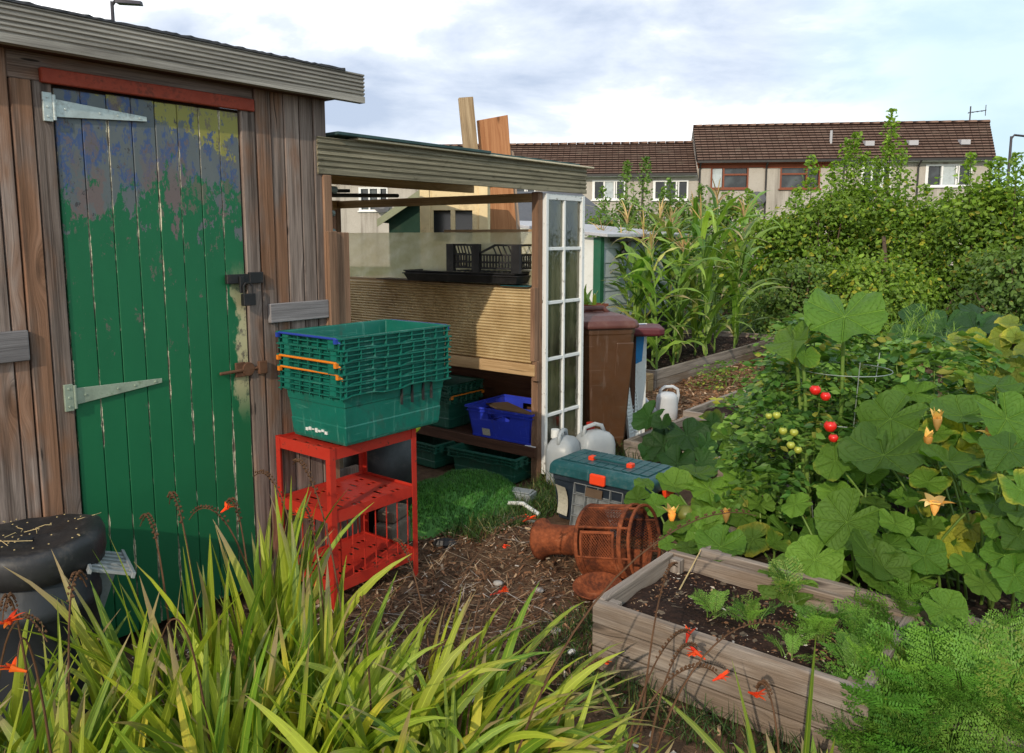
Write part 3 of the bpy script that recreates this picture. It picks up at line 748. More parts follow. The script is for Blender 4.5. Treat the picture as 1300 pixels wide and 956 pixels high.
# things kept in and around the lean-to
pb = thing('pipe_bracket', 'grey pipe bracket with three bolts under the lean-to roof', 'pipe', SN(-1.50, -.16, 1.52), ROT)
mb = MB(); mb.tube([(.02, 0, -.02), (.0, 0, .05), (.035, 0, .10), (.035, 0, .17)], .014, 10)
for z in (.0, .085): mb.tube([(-.07, 0, z), (.055, -.01, z)], .008, 8); mb.tube([(.05, -.01, z), (.066, -.011, z)], .015, 8)
mb.build('pipe', M['pipe_grey'], pb, smooth=False)
mb = MB(); mb.tube([(-.08, 0, .20), (.09, 0, .192)], .017, 10); mb.tube([(-.08, .03, .235), (.03, .03, .235)], .014, 10); mb.build('rail', M['pipe_grey'], pb)
mb = MB(); p0 = SN(-1.46, -.55, 1.70); p1 = SN(-.55, -.65, 1.735)
mb.tube([p0, p1], .011, 8); mb.bar(p0 + Vector((0, 0, .02)), p0.lerp(p1, .55) + Vector((0, 0, .024)), .03, .018)
tag(mb.build('dark_rod', M['black_metal'], bevel=0), 'dark rods stored level under the lean-to roof', 'rod')
sh = [(.05, 1.0, 1.75, 0, 'hardboard', 'pale hardboard offcut lying on the left of the upper shelf'), (-.04, .75, 1.35, .007, 'hardboard_dark', 'dark brown hardboard offcut lying under the black trays')]
for (x, a, b, dz, mt, lab) in sh:
    mb = MB(); mb.bx(x - .06 if dz else x - .09, x + .25, a, b, 0, .006)
    o = mb.build('hardboard_offcut', M[mt], None, bevel=.001, loc=SN(0, 0, 1.2015 + dz)); o.rotation_euler = (0, 0, ROT); tag(o, lab, 'board', 'boards on the upper shelf')
mb = MB(); mb.bx(-.095, .05, .05, .25, 0, .006)
o = mb.build('hardboard_offcut', M['tool_teal'], None, bevel=.001, loc=SN(0, 0, 1.2015)); o.rotation_euler = (0, 0, ROT); tag(o, 'small teal board at the front corner of the upper shelf', 'board', 'boards on the upper shelf')
# seed trays (shallow black trays), tilted a little
def seed_tray(lab, cs, cd, z, rz, L=.9, W=.34):
    t = thing('seed_tray', lab, 'tray', SN(cs, -cd, z), ROT + rz, 'black trays on the upper shelf')
    mb = MB(); h = .042
    a, b = L / 2, W / 2
    mb.bx(-b + .02, b - .02, -a + .02, a - .02, 0, .005)
    for sx in (-1, 1):
        mb.hexa([(sx * (b - .022), -a + .02, 0), (sx * (b - .018), -a + .02, 0), (sx * (b - .018), a - .02, 0), (sx * (b - .022), a - .02, 0), (sx * (b - .004), -a, h), (sx * b, -a, h), (sx * b, a, h), (sx * (b - .004), a, h)])
        mb.hexa([(-b + .02, sx * (a - .022), 0), (b - .02, sx * (a - .022), 0), (b - .02, sx * (a - .018), 0), (-b + .02, sx * (a - .018), 0), (-b, sx * (a - .004), h), (b, sx * (a - .004), h), (b, sx * a, h), (-b, sx * a, h)])
    mb.build('tray_body', M['black_plastic'], t)
    mb = MB()
    for sx in (-1, 1):
        mb.bx(sx * b - .008, sx * b + .008, -a - .008, a + .008, h, h + .008); mb.bx(-b + .0085, b - .0085, sx * a - .008, sx * a + .008, h, h + .008)
    mb.build('rim', M['black_plastic'], t, bevel=.002)
    return t
t1 = seed_tray('lower black seed tray on the upper shelf', .02, .56, 1.217, .06)
t2 = seed_tray('black seed tray nested on top of the other one', .03, .57, 1.232, .02)
# black slatted fruit crate
def fruit_crate():
    t = thing('fruit_crate', 'black slatted plastic fruit crate standing on the trays', 'crate', SN(.02, -.36, 1.283), ROT)
    L, W, H = .52, .30, .17; a, b = L / 2, W / 2
    mb = MB()
    for x in (-b, b):
        for y in (-a, 0.05, a): mb.bx(x - .012, x + .012, y - .03, y + .03, 0, H if y != .05 else H)
        for z in (.02, .055): mb.bx(x - .005, x + .005, -a, a, z, z + .012)
        for k in range(22): y = -a + L * (k + .5) / 22; mb.bx(x - .003, x + .003, y - .004, y + .004, .02, .10)
        mb.bar((x, -a, H - .006), (x, -a + .16, H - .006), .012, .012); mb.bar((x, -a + .16, H - .006), (x, .02, H - .055), .012, .012); mb.bar((x, .06, H - .006), (x, a, H - .006), .012, .012)
        mb.bar((x, -a, .105), (x, a, .105), .01, .01)
        for k in range(7): y = .08 + .18 * k / 7; mb.bar((x, y, .105), (x, y + .02, H - .01), .006, .006)
        for k in range(4): y = -a + .03 + .04 * k; mb.bar((x, y, .105), (x, y + .03, H - .01), .006, .006)
    for y in (-a, a):
        for z in (.02, .055, .10, H - .012): mb.bx(-b, b, y - .005, y + .005, z, z + .012)
        for k in range(14): x = -b + W * (k + .5) / 14; mb.bx(x - .003, x + .003, y - .003, y + .003, .02, .11)
    for k in range(12): y = -a + L * (k + .5) / 12; mb.bx(-b, b, y - .008, y + .008, 0, .006)
    mb.build('slats', M['black_plastic'], t)
    return t
fruit_crate()

# ------------------------------------------------------------------ bale arm crates
def bale_crate(name, lab, loc, rz, H=.26, L=.64, W=.42, mat='green_plastic', arm=None, group=None, taper=.022, floor=True):
    t = thing(name, lab, 'crate', loc, rz, group)
    a, b = L / 2 - .018, W / 2 - .018; mb = MB()
    lo = [(-a + taper, -b + taper), (a - taper, -b + taper), (a - taper, b - taper), (-a + taper, b - taper)]
    hi = [(-a, -b), (a, -b), (a, b), (-a, b)]
    th = .004; n = 4
    def ring(f, ins):
        return [((l[0] + (h[0] - l[0]) * f) - math.copysign(ins, l[0]), (l[1] + (h[1] - l[1]) * f) - math.copysign(ins, l[1]), f * H) for l, h in zip(lo, hi)]
    # walls with shallow horizontal steps
    fr = [0, .06, .30, .32, .62, .64, 1.0]; ins = [.004, 0, 0, .0025, .0025, 0, 0]
    rings = [ring(f, i) for f, i in zip(fr, ins)]
    inner = [ring(f, th + .003) for f in (1.0, .03)]
    allr = rings + inner; vs = [p for r in allr for p in r]; fs_ = []
    for i in range(len(allr) - 1):
        for k in range(4):
            k2 = (k + 1) % 4; fs_.append((i * 4 + k, i * 4 + k2, (i + 1) * 4 + k2, (i + 1) * 4 + k))
    e = (len(allr) - 1) * 4; fs_ += [(3, 2, 1, 0), (e, e + 1, e + 2, e + 3)]
    mb.faces(vs, fs_)
    body = mb.build('body', M[mat], t, bevel=.004)
    # rim: flanges with a wavy lower lip on the long sides and ribs
    mb = MB(); r = .018
    for sy in (-1, 1):
        y0, y1 = sy * b, sy * (b + r)
        ya, yb = min(y0, y1), max(y0, y1); N = 26
        for z, wv, hh in ((H - .006, 0, .006), (H - .024, .0, .004), (H - .048, .005, .004)):
            for i in range(N):
                xa = -a - r + (2 * a + 2 * r) * i / N; xb = -a - r + (2 * a + 2 * r) * (i + 1) / N
                wa = wv * math.tanh(2.5 * math.sin(i / N * 2 * PI * 2 - .6)); wb = wv * math.tanh(2.5 * math.sin((i + 1) / N * 2 * PI * 2 - .6))
                mb.hexa([(xa, ya, z + wa), (xb, ya, z + wb), (xb, yb, z + wb), (xa, yb, z + wa), (xa, ya, z + wa + hh), (xb, ya, z + wb + hh), (xb, yb, z + wb + hh), (xa, yb, z + wa + hh)], tint=(.5, .5, .5))
        for k in range(9):
            x = -a + 2 * a * k / 8; mb.bx(x - .002, x + .002, ya + .001, yb - .006, H - .046, H - .007)
    for sx in (-1, 1):
        x0, x1 = sx * a, sx * (a + r); xa, xb = min(x0, x1), max(x0, x1)
        for z, hh in ((H - .006, .006), (H - .026, .004), (H - .048, .004)):
            mb.bx(xa, xb, -b, b, z, z + hh)
        for k in range(7):
            y = -b + 2 * b * k / 6
            mb.hexa([(xa, y - .002, H - .058), (xb - .003, y - .002 + .012, H - .058), (xb - .003, y + .002 + .012, H - .058), (xa, y + .002, H - .058), (xa, y - .002, H - .007), (xb - .003, y - .002, H - .007), (xb - .003, y + .002, H - .007), (xa, y + .002, H - .007)])
        for sy in (-1, 1):   # corner blocks
            mb.bx(xa, xb + sx * .001, sy * (b - .045) - .02, sy * (b - .045) + .02, H - .05, H - .008)
    mb.build('rim', M[mat], t, bevel=0)
    if arm:
        for sx in (-1, 1):
            mb = MB(); x = sx * (a + r + .004)
            mb.tube([(x - sx * .012, -b - .006, H - .026), (x, -b + .01, H - .004), (x, b - .01, H - .004), (x - sx * .012, b + .006, H - .026)], .0048, 8)
            mb.bx(x - .010, x + .004, -b - .002, -b + .012, H - .022, H - .004); mb.bx(x - .010, x + .004, b - .012, b + .002, H - .022, H - .004)
            mb.build('bale_arm', M[arm], t)
    return t
RK = (-1.68, .20)   # rack centre (s,n)
cz = .683; CR = (-1.60, .245)
labs = [('bottom green crate of the stack on the red rack, its full tall side showing', None),
        ('second green crate up on the red rack, lower of two with orange arms', 'orange_bar'),
        ('middle green crate on the red rack, upper of two with orange arms', 'orange_bar'),
        ('green crate just under the topmost one in the stack on the red rack', None),
        ('topmost green crate with blue arms in the stack on the red rack', 'blue_bar')]
for i, (lab, arm) in enumerate(labs):
    bale_crate('bale_crate', lab, SN(CR[0] + (0, .004, -.003, .002, 0)[i], CR[1] + (0, -.003, .002, .004, -.002)[i], cz + i * .046 + (0 if i == 0 else .0)), ROT + (0, .006, -.008, .005, -.004)[i], .25, .605, .41, 'green_plastic', arm, 'green crates nested in a stack on the red rack')
c0 = bpy.data.objects['bale_crate']
mb = MB()
for x in (.02, .08, .145, .195):
    mb = MB(); mb.bx(x - .0025, x + .0025, -.192, -.180, .125, .200); mb.build('drain_slot', M['black_plastic'], c0)
mb = MB()
for k in range(7): mb.bx(-.2705, -.264, .06 - .02 * k, .075 - .02 * k, .034 + .004 * (k % 3), .046 + .005 * (k % 2))
mb.build('label_scrap', M['white_plastic'], c0)
# dark slots on the bottom crate are drain marks; label scrap
# crates on / under the shelf
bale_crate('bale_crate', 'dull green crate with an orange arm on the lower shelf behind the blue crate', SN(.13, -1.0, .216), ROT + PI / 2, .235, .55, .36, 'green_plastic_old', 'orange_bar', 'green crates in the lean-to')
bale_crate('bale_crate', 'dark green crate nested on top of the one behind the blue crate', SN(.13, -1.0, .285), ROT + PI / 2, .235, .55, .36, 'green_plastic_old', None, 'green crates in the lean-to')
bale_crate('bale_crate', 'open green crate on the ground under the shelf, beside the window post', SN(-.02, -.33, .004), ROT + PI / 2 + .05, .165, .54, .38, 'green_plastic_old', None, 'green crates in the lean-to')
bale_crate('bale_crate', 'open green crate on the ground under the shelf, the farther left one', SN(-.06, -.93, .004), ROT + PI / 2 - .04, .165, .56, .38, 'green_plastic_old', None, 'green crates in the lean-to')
# blue perforated crate
def blue_crate():
    t = thing('blue_crate', 'bright blue perforated bread crate on the lower shelf', 'crate', SN(.12, -.29, .231), ROT + .03)
    W, L, H = .40, .50, .20; tp = .028; mb = MB(); th = .006
    lo = [(-W / 2 + tp, -L / 2 + tp), (W / 2 - tp, -L / 2 + tp), (W / 2 - tp, L / 2 - tp), (-W / 2 + tp, L / 2 - tp)]; hi = [(-W / 2, -L / 2), (W / 2, -L / 2), (W / 2, L / 2), (-W / 2, L / 2)]
    def P(k, u, z, o=0):
        k2 = (k + 1) % 4; f = z / H
        ax, ay = [lo[k][i] + (hi[k][i] - lo[k][i]) * f for i in (0, 1)]; bx_, by = [lo[k2][i] + (hi[k2][i] - lo[k2][i]) * f for i in (0, 1)]
        n = Vector((by - ay, -(bx_ - ax), 0)).normalized() * o
        return (ax + (bx_ - ax) * u + n.x, ay + (by - ay) * u + n.y, z)
    def panel(k, u0, u1, z0, z1, o=0.0):
        mb.hexa([P(k, u0, z0, o), P(k, u1, z0, o), P(k, u1, z0, o - th), P(k, u0, z0, o - th), P(k, u0, z1, o), P(k, u1, z1, o), P(k, u1, z1, o - th), P(k, u0, z1, o - th)], tint=(.5, .5, .5))
    for k in range(4):
        grid = k in (1, 0, 2, 3)
        handle = k in (3, 1)
        panel(k, 0, 1, 0, .055); panel(k, 0, 1, .150, .158) if not handle else None
        if handle:
            panel(k, 0, .32, .055, .19); panel(k, .68, 1, .055, .19); panel(k, .32, .68, .055, .125); panel(k, .32, .68, .165, .19)
        else:
            panel(k, 0, 1, .158, .19); panel(k, 0, .10, .055, .150); panel(k, .90, 1, .055, .150)
            for j in range(5):
                z = .060 + .018 * j
                for i in range(16):
                    u = .10 + .8 * (i + (.5 if j % 2 else 0)) / 16
                    panel(k, u, min(.9, u + .026), z, z + .012, -.0002)
            for j in range(4): panel(k, .1, .9, .0715 + .018 * j, .0785 + .018 * j, -.0006)
        panel(k, -.02, 1.02, .188, .200, .014); panel(k, -.01, 1.01, .165, .170, .010); panel(k, 0, 1, .0, .012, .004)
    mb.bx(-W / 2 + tp, W / 2 - tp, -L / 2 + tp, L / 2 - tp, .002, .008)
    body = mb.build('body', M['blue_plastic'], t)
    mb = MB(); mb.hexa([P(3, .20, .016, .0065), P(3, .33, .016, .0065), P(3, .33, .016, .0045), P(3, .20, .016, .0045), P(3, .20, .06, .0065), P(3, .33, .06, .0065), P(3, .33, .06, .0045), P(3, .20, .06, .0045)])
    mb.build('barcode_label', M['paper'], t)
    return t
blue_crate()
mb = MB(); mb.bar((-.10, -.16, .0), (.05, .2, .02), .16, .008)
o = mb.build('dark_board', M['hardboard_dark'], None, loc=SN(.12, -.30, .385)); o.rotation_euler = (0, 0.05, ROT); tag(o, 'dark board lying in the top of the blue crate', 'board')
mb = MB(); mb.bx(-.08, .10, -.05, .03, 0, .016)
o = mb.build('pale_plank', M['white_plastic'], None, bevel=.002, loc=SN(.02, -.06, .2145)); o.rotation_euler = (0, 0, ROT); tag(o, 'short white strip on the lower shelf under the blue crate', 'board')

# ------------------------------------------------------------------ red rack
rack = thing('metal_rack', 'red metal rack with three perforated shelves by the shed door, crates stacked on it', 'rack', SN(RK[0], RK[1]), ROT)
w, d = .235, .175
for sx in (-1, 1):
    for sy in (-1, 1):
        mb = MB(); x, y = sx * w, sy * d
        mb.bx(min(x, x - sx * .027), max(x, x - sx * .027), min(y, y - sy * .003), max(y, y - sy * .003), 0, .680)
        mb.bx(min(x, x - sx * .003), max(x, x - sx * .003), min(y - sy * .003, y - sy * .027), max(y - sy * .003, y - sy * .027), 0, .680)
        mb.build('post', M['red_metal'], rack)
def rack_shelf(z):
    mb = MB(); t = .0025
    for sx in (-1, 1):
        x = sx * (w - .0045); mb.bx(x - t / 2, x + t / 2, -d + .006, d - .006, z - .038, z + .010)
    for sy in (-1, 1):
        y = sy * (d - .0045); mb.bx(-w + .006, w - .006, y - t / 2, y + t / 2, z - .038, z + .010)
    # perforated deck : grid with holes left out
    nx, ny = 17, 13; W = 2 * w - .014; Dd = 2 * d - .014
    pat = ["1111111", "1011101", "1101011", "1110111", "1101011", "1011101"]
    for i in range(nx):
        for j in range(ny):
            hole = (i % 8 in (1, 5) and j % 6 in (1, 4)) or (i % 8 == 3 and j % 6 in (2, 3)) or (i % 8 == 6 and j % 3 == 1)
            x0 = -W / 2 + W * i / nx; y0 = -Dd / 2 + Dd * j / ny
            if not hole: mb.bx(x0, x0 + W / nx, y0, y0 + Dd / ny, z - .004, z - .001, tint=(.5, .5, .5))
            else:
                m = .004
                mb.bx(x0, x0 + m, y0, y0 + Dd / ny, z - .004, z - .001, tint=(.5, .5, .5)); mb.bx(x0 + W / nx - m, x0 + W / nx, y0, y0 + Dd / ny, z - .004, z - .001, tint=(.5, .5, .5))
    return mb.build('shelf', M['red_metal'], rack)
for z in (.12, .41, .668): rack_shelf(z)
for sy, n in ((-1, 7), (1, 7)):
    for k in range(n):
        x = -w + .05 + (2 * w - .1) * k / (n - 1); mb = MB(); mb.tube([(x, sy * (d - .010), .13), (x, sy * (d - .010), .372)], .0028, 5, caps=False); mb.build('rod', M['red_metal'], rack)
# black trug with lime yellow rim behind the rack
tr = thing('trug', 'black bucket with a lime yellow rim standing behind the red rack', 'bucket', SN(-1.12, -.22), ROT)
mb = MB(); mb.lathe([(.02, .004), (.15, .004), (.185, .30), (.19, .50), (.18, .50), (.145, .02), (.01, .015)], 28); mb.build('bucket_body', M['black_plastic'], tr, smooth=True)
mb = MB(); mb.lathe([(.191, .50), (.212, .52), (.218, .57), (.206, .575), (.198, .53), (.18, .502)], 28, closed=True); mb.build('rim', M['yellow_plastic'], tr, smooth=True)
mb = MB(); mb.bx(-.10, .09, -.06, .05, 0, .13, tint=(.5, .5, .5)); mb.bx(-.06, .09, -.05, .05, .132, .19)
o = mb.build('stone_block', M['stone'], None, bevel=.014, loc=SN(-1.27, .02), segs=2); o.rotation_euler = (0, 0, ROT + .3); tag(o, 'old stone block on the ground behind the right leg of the red rack', 'block')
mb = MB(); mb.hexa([(-.28, -.02, 0), (.02, -.02, 0), (.02, .0, 0), (-.28, .0, 0), (-.28, .02, .42), (.02, .02, .42), (.02, .04, .42), (-.28, .04, .42)])
o = mb.build('pallet_board', M['shed_board'], None, bevel=.003, loc=SN(-1.42, -.04)); o.rotation_euler = (0, 0, ROT); tag(o, 'weathered board leaning upright behind the red rack', 'board')

# ------------------------------------------------------------------ artificial turf heap
turf = thing('turf_roll', 'bright green artificial turf heaped on the ground in front of the shelves', 'turf mat', SN(-.72, -.12), ROT)
mb = MB(); N1, N2 = 44, 30; vs = []; fs_ = []
def th_h(x, y):
    r = math.hypot(x / .52, y / .30); h = .15 * max(0, 1 - r ** 2.2) ** .6
    return h * (1 + .25 * mnoise.noise((x * 4, y * 4, 2))) + .012 * mnoise.noise((x * 14, y * 14, 5)) * (1 if h > 0 else 0)
for j in range(N2 + 1):
    for i in range(N1 + 1):
        x = -.56 + 1.12 * i / N1; y = -.32 + .64 * j / N2; vs.append((x, y, th_h(x, y) + .006 if math.hypot(x / .52, y / .30) < 1 else -.02))
for j in range(N2):
    for i in range(N1): a = j * (N1 + 1) + i; fs_.append((a, a + 1, a + N1 + 2, a + N1 + 1))
mb.faces(vs, fs_); mb.build('backing', M['turf'], turf, smooth=True)
mb = MB(); nb = 12000
xy = RNG.uniform(-1, 1, (nb * 2, 2)); xy = xy[(xy ** 2).sum(1) < .94][:nb]; xy = xy * np.array([.52, .30])
z = np.array([th_h(a, b) + .004 for a, b in xy]); n = len(xy); ba = np.column_stack([xy, z])
az = RNG.uniform(0, 2 * PI, n); l = RNG.uniform(.012, .024, n); wd = .0022
tip = ba + np.column_stack([np.cos(az) * l * .5, np.sin(az) * l * .5, l]); sd = np.column_stack([-np.sin(az), np.cos(az), np.zeros(n)]) * wd
mb.bulk(np.stack([ba - sd, ba + sd, tip], 1), RNG.random((n, 3)), np.array([(0, 0), (1, 0), (.5, .8)]))
p_ = mb.build('pile', M['turf'], turf); p_['kind'] = 'stuff'
mb = MB(); mb.bx(-.16, .16, -.05, .05, 0, .05); mb.bx(-.15, .15, -.04, .04, .051, .058)
o = mb.build('gutter_piece', M['grey_plastic'], None, bevel=.01, loc=SN(-.36, .02, 0)); o.rotation_euler = (0, 0, ROT - 1.35); tag(o, 'flat grey plastic gutter piece on the grass by the window post', 'gutter')
mb = MB(); mb.tube([SN(-.52, .10, .03), SN(-.48, .22, .04), SN(-.52, .36, .02)], .012, 8)
tag(mb.build('pipe_offcut', M['white_plastic'], None, smooth=True), 'short cream pipe offcut on the grass beside the toolbox', 'pipe')
mb = MB(); pts = [SN(-.66, .26, .02), SN(-.64, .5, .035), SN(-.72, .75, .02), SN(-.82, .85, .015)]
mb.tube(pts, .008, 8); tag(mb.build('hose', M['pipe_grey'], None, smooth=True), 'thin grey hose lying in front of the toolbox', 'hose')
# ------------------------------------------------------------------ milky jugs
def jug(lab, loc, rz, tilt=0):
    t = thing('water_jug', lab, 'jug', loc, rz, 'milky jugs by the white window'); t.rotation_euler = (tilt, 0, rz)
    mb = MB(); n = 24; prof = []
    def sq(r, k):
        a = 2 * PI * k / n; c, s_ = math.cos(a), math.sin(a); e = .45
        return (r * math.copysign(abs(c) ** e, c), r * .72 * math.copysign(abs(s_) ** e, s_))
    rs = [(.10, 0), (.118, .012), (.122, .06), (.117, .10), (.122, .14), (.122, .20), (.112, .245), (.085, .275), (.04, .288), (.03, .292)]
    vs = []; fs_ = []
    for r, z in rs:
        for k in range(n): x, y = sq(r, k); vs.append((x, y, z))
    for i in range(len(rs) - 1):
        for k in range(n): k2 = (k + 1) % n; fs_.append((i * n + k, i * n + k2, (i + 1) * n + k2, (i + 1) * n + k))
    fs_ += [tuple(reversed(range(n))), tuple((len(rs) - 1) * n + k for k in range(n))]
    mb.faces(vs, fs_); mb.build('jug_body', M['poly_jug'], t, smooth=True)
    mb = MB(); mb.tube([(-.09, 0, .255), (-.075, 0, .315), (.0, 0, .33), (.05, 0, .315), (.07, 0, .27)], .013, 10); mb.build('handle', M['poly_jug'], t, smooth=True)
    mb = MB(); mb.lathe([(.001, .338), (.026, .338), (.028, .30), (.028, .286)], 16, c=(.0, .05, -.01)); mb.build('cap', M['red_metal'] if 'red' in lab else M['white_plastic'], t)
    return t
jug('milky plastic jug standing tall against the white window foot', SN(.08, .10), ROT + .3)
jug('milky plastic jug with a red cap behind the toolbox', SN(.33, .17), ROT - .4)
# ------------------------------------------------------------------ toolbox
tb = thing('toolbox', 'dark plastic toolbox with teal gridded lid and orange latches', 'toolbox', SN(-.33, .71), ROT)
W, L, Hb = .30, .60, .245   # x depth, y length
mb = MB()
def ringr(wx, ly, z, bow=.0): return [(-wx / 2 - 0, -ly / 2, z), (wx / 2, -ly / 2, z), (wx / 2, ly / 2, z), (-wx / 2, ly / 2, z)]
rs = [ringr(W - .07, L - .06, 0), ringr(W - .062, L - .05, .02), ringr(W - .03, L - .02, Hb - .03), ringr(W - .02, L - .01, Hb - .025), ringr(W - .02, L - .01, Hb)]
vs = [p for r in rs for p in r]; fs_ = [(i * 4 + k, i * 4 + (k + 1) % 4, (i + 1) * 4 + (k + 1) % 4, (i + 1) * 4 + k) for i in range(len(rs) - 1) for k in range(4)]
fs_ += [(3, 2, 1, 0), (16, 17, 18, 19)]
mb.faces(vs, fs_); mb.build('box_body', M['tool_dark'], tb, bevel=.012, segs=2)
mb = MB()
rs = [ringr(W + .01, L + .012, Hb + .001), ringr(W + .02, L + .022, Hb + .01), ringr(W + .012, L + .015, Hb + .06), ringr(W - .03, L - .03, Hb + .08)]
vs = [p for r in rs for p in r]; fs_ = [(i * 4 + k, i * 4 + (k + 1) % 4, (i + 1) * 4 + (k + 1) % 4, (i + 1) * 4 + k) for i in range(3) for k in range(4)] + [(3, 2, 1, 0), (12, 13, 14, 15)]
mb.faces(vs, fs_)
lid = mb.build('lid', M['tool_teal'], tb, bevel=.010, segs=2)
mb = MB()   # raised grid on the lid
for k in range(10):
    y0 = -L / 2 + .035 + (L - .07) * k / 10
    for j in range(3):
        if j == 1 and 3 <= k <= 6: continue
        x0 = -W / 2 + .03 + (W - .06) * j / 3
        mb.bx(x0 + .003, x0 + (W - .06) / 3 - .003, y0 + .003, y0 + (L - .07) / 10 - .003, Hb + .081, Hb + .0865)
mb.bx(W / 2 - .05, W / 2 + .005, -L / 2 + .0, L / 2 + .04, Hb + .062, Hb + .092) if False else None
mb.build('lid_pads', M['tool_teal'], lid, bevel=.002)
mb = MB(); mb.bar((-.035, -.10, Hb + .10), (-.035, .10, Hb + .10), .022, .014); mb.build('carry_handle', M['tool_teal'], tb, bevel=.003)
for y in (-.115, .115):
    mb = MB(); mb.bx(-.055, -.015, y - .016, y + .016, Hb + .082, Hb + .106); mb.build('handle_mount', M['orange_latch'], tb, bevel=.004)
mb = MB(); mb.hexa([(-W / 2 - .030, -.045, Hb - .0), (-W / 2 - .006, -.045, Hb - .0), (-W / 2 - .006, .045, Hb - .0), (-W / 2 - .030, .045, Hb - .0), (-W / 2 - .024, -.045, Hb + .055), (-W / 2 - .004, -.045, Hb + .055), (-W / 2 - .004, .045, Hb + .055), (-W / 2 - .024, .045, Hb + .055)])
mb.build('latch', M['orange_latch'], tb, bevel=.006)
mb = MB(); mb.hexa([(-.06, -L / 2 - .030, Hb - .03), (.05, -L / 2 - .030, Hb - .03), (.05, -L / 2 - .004, Hb - .03), (-.06, -L / 2 - .004, Hb - .03), (-.05, -L / 2 - .022, Hb + .05), (.04, -L / 2 - .022, Hb + .05), (.04, -L / 2 - .004, Hb + .05), (-.05, -L / 2 - .004, Hb + .05)])
mb.build('latch', M['orange_latch'], tb, bevel=.006)
# label scrap peeling on the front
mb = MB(); vs = []
for j in range(7):
    z = .035 + .16 * j / 6; o_ = .004 + (.02 * (abs(j - 3) / 3) ** 2)
    vs += [(-W / 2 + .022 - .02 * z / .2 - o_, .195, z), (-W / 2 + .022 - .02 * z / .2 - o_ - .004, .255, z + .01)]
mb.faces(vs, [(2 * j, 2 * j + 1, 2 * j + 3, 2 * j + 2) for j in range(6)]); mb.build('paper_label', M['paper'], tb)
# clear compartment tray leaning on the toolbox
ct = thing('organiser_tray', 'scuffed clear compartment tray leaning on the front of the toolbox', 'tray', SN(-.502, .70), ROT)
ct.rotation_euler = (0, math.radians(10), ROT)
mb = MB(); hw = .145; H = .225
mb.bx(.010, .013, -hw, hw, 0, H)
for k in range(5): y = -hw + 2 * hw * k / 4; mb.bx(-.012, .0095, y - .002, y + .002, .0, H)
for k in range(5): z = H * k / 4; mb.bx(-.012, .0095, -hw, hw, z - .002 + (.002 if k == 0 else 0), z + .002)
mb.build('tray_body', M['poly_tray'], ct)
mb = MB(); mb.bx(-.016, -.0125, -.03, .07, .17, .215); mb.build('brown_insert', M['hardboard_dark'], ct)
# ------------------------------------------------------------------ rusty burner lying on its side
a0 = aty(685, 684, 3.56); a1 = aty(820, 690, 3.28)
ax = (a1 - a0); LB = ax.length
burner = thing('rusty_burner', 'rusty round garden burner with mesh sides lying on its side on the dirt', 'burner', a0, 0)
burner.rotation_euler = ax.to_track_quat('X', 'Z').to_euler()
Rm = Matrix(((0, 0, 1), (0, 1, 0), (-1, 0, 0)))      # lathe z -> local +x
R_ = .166; zc = 0.0; x1 = LB; x0 = LB - .275
mb = MB()
mb.lathe([(.080, 0), (.094, .004), (.096, .022), (.078, .035), (.070, .06), (.066, .12), (.068, x0 - .03), (.085, x0), (.0845, x0 + .002), (.064, x0 - .03), (.062, .06), (.07, .03), (.078, .004)], 30, c=(0, 0, zc), axis=Rm, closed=True)
mb.build('flue', M['rust'], burner, smooth=True)
mb = MB()
mb.lathe([(.083, x0 + .003), (R_ - .01, x0 + .004), (R_ - .002, x0 + .012), (R_ - .004, x0 + .016), (.082, x0 + .008)], 36, c=(0, 0, zc), axis=Rm, closed=True)
def hoop(mb, x, r, t=.006, w=.012): mb.lathe([(r - t, x - w / 2), (r, x - w / 2), (r, x + w / 2), (r - t, x + w / 2)], 40, c=(0, 0, zc), axis=Rm, closed=True)
hoop(mb, x0 + .022, R_); hoop(mb, x1 - .05, R_ + .004, .008, .018); hoop(mb, x1 - .006, R_ + .002, .008, .012)
mb.build('end_frame', M['rust'], burner)
def cylp(r, th, x): return (x, r * math.cos(th), zc + r * math.sin(th))
mb = MB()   # solid lower wrap
th0, th1 = math.radians(185), math.radians(330); n = 22; vs = []
for i in range(n + 1):
    t = th0 + (th1 - th0) * i / n
    vs += [cylp(R_ - .004, t, x0 + .024), cylp(R_ - .004, t, x1 - .055), cylp(R_ - .007, t, x1 - .055), cylp(R_ - .007, t, x0 + .024)]
fs_ = []
for i in range(n):
    for k in range(4): k2 = (k + 1) % 4; fs_.append((i * 4 + k, i * 4 + k2, (i + 1) * 4 + k2, (i + 1) * 4 + k))
mb.faces(vs, fs_); mb.build('lower_shell', M['rust'], burner)
mb = MB()
for deg in (185, 222, 330, 20, 60, 100, 140):
    t = math.radians(deg)
    mb.tube([cylp(R_ - .003, t, x0 + .02), cylp(R_ - .003, t, x1 - .004)], .0055, 6)
mb.build('frame_bars', M['rust'], burner)
mb = MB()   # diamond mesh round the drum
def mesh_wrap(mb, ta, tb, xa, xb, n, m):
    ta, tb = math.radians(ta), math.radians(tb)
    for sgn in (1, -1):
        for i in range(-m, n + m):
            pts = []
            for k in range(m + 1):
                u = (i + sgn * k + (0 if sgn > 0 else 0)) / n
                if 0 <= u <= 1: pts.append(cylp(R_ - .005, ta + (tb - ta) * u, xa + (xb - xa) * k / m))
            if len(pts) > 1: mb.tube(pts, .0015, 3, caps=False, tint=(.5, .5, .5))
mesh_wrap(mb, 150, 215, x0 + .05, x1 - .085, 12, 11)
mesh_wrap(mb, 22, 138, x0 + .024, x1 - .055, 26, 14)
mesh_wrap(mb, -28, 18, x0 + .024, x1 - .01, 10, 14)
mb.build('mesh_screen', M['rust'], burner)
mb = MB()
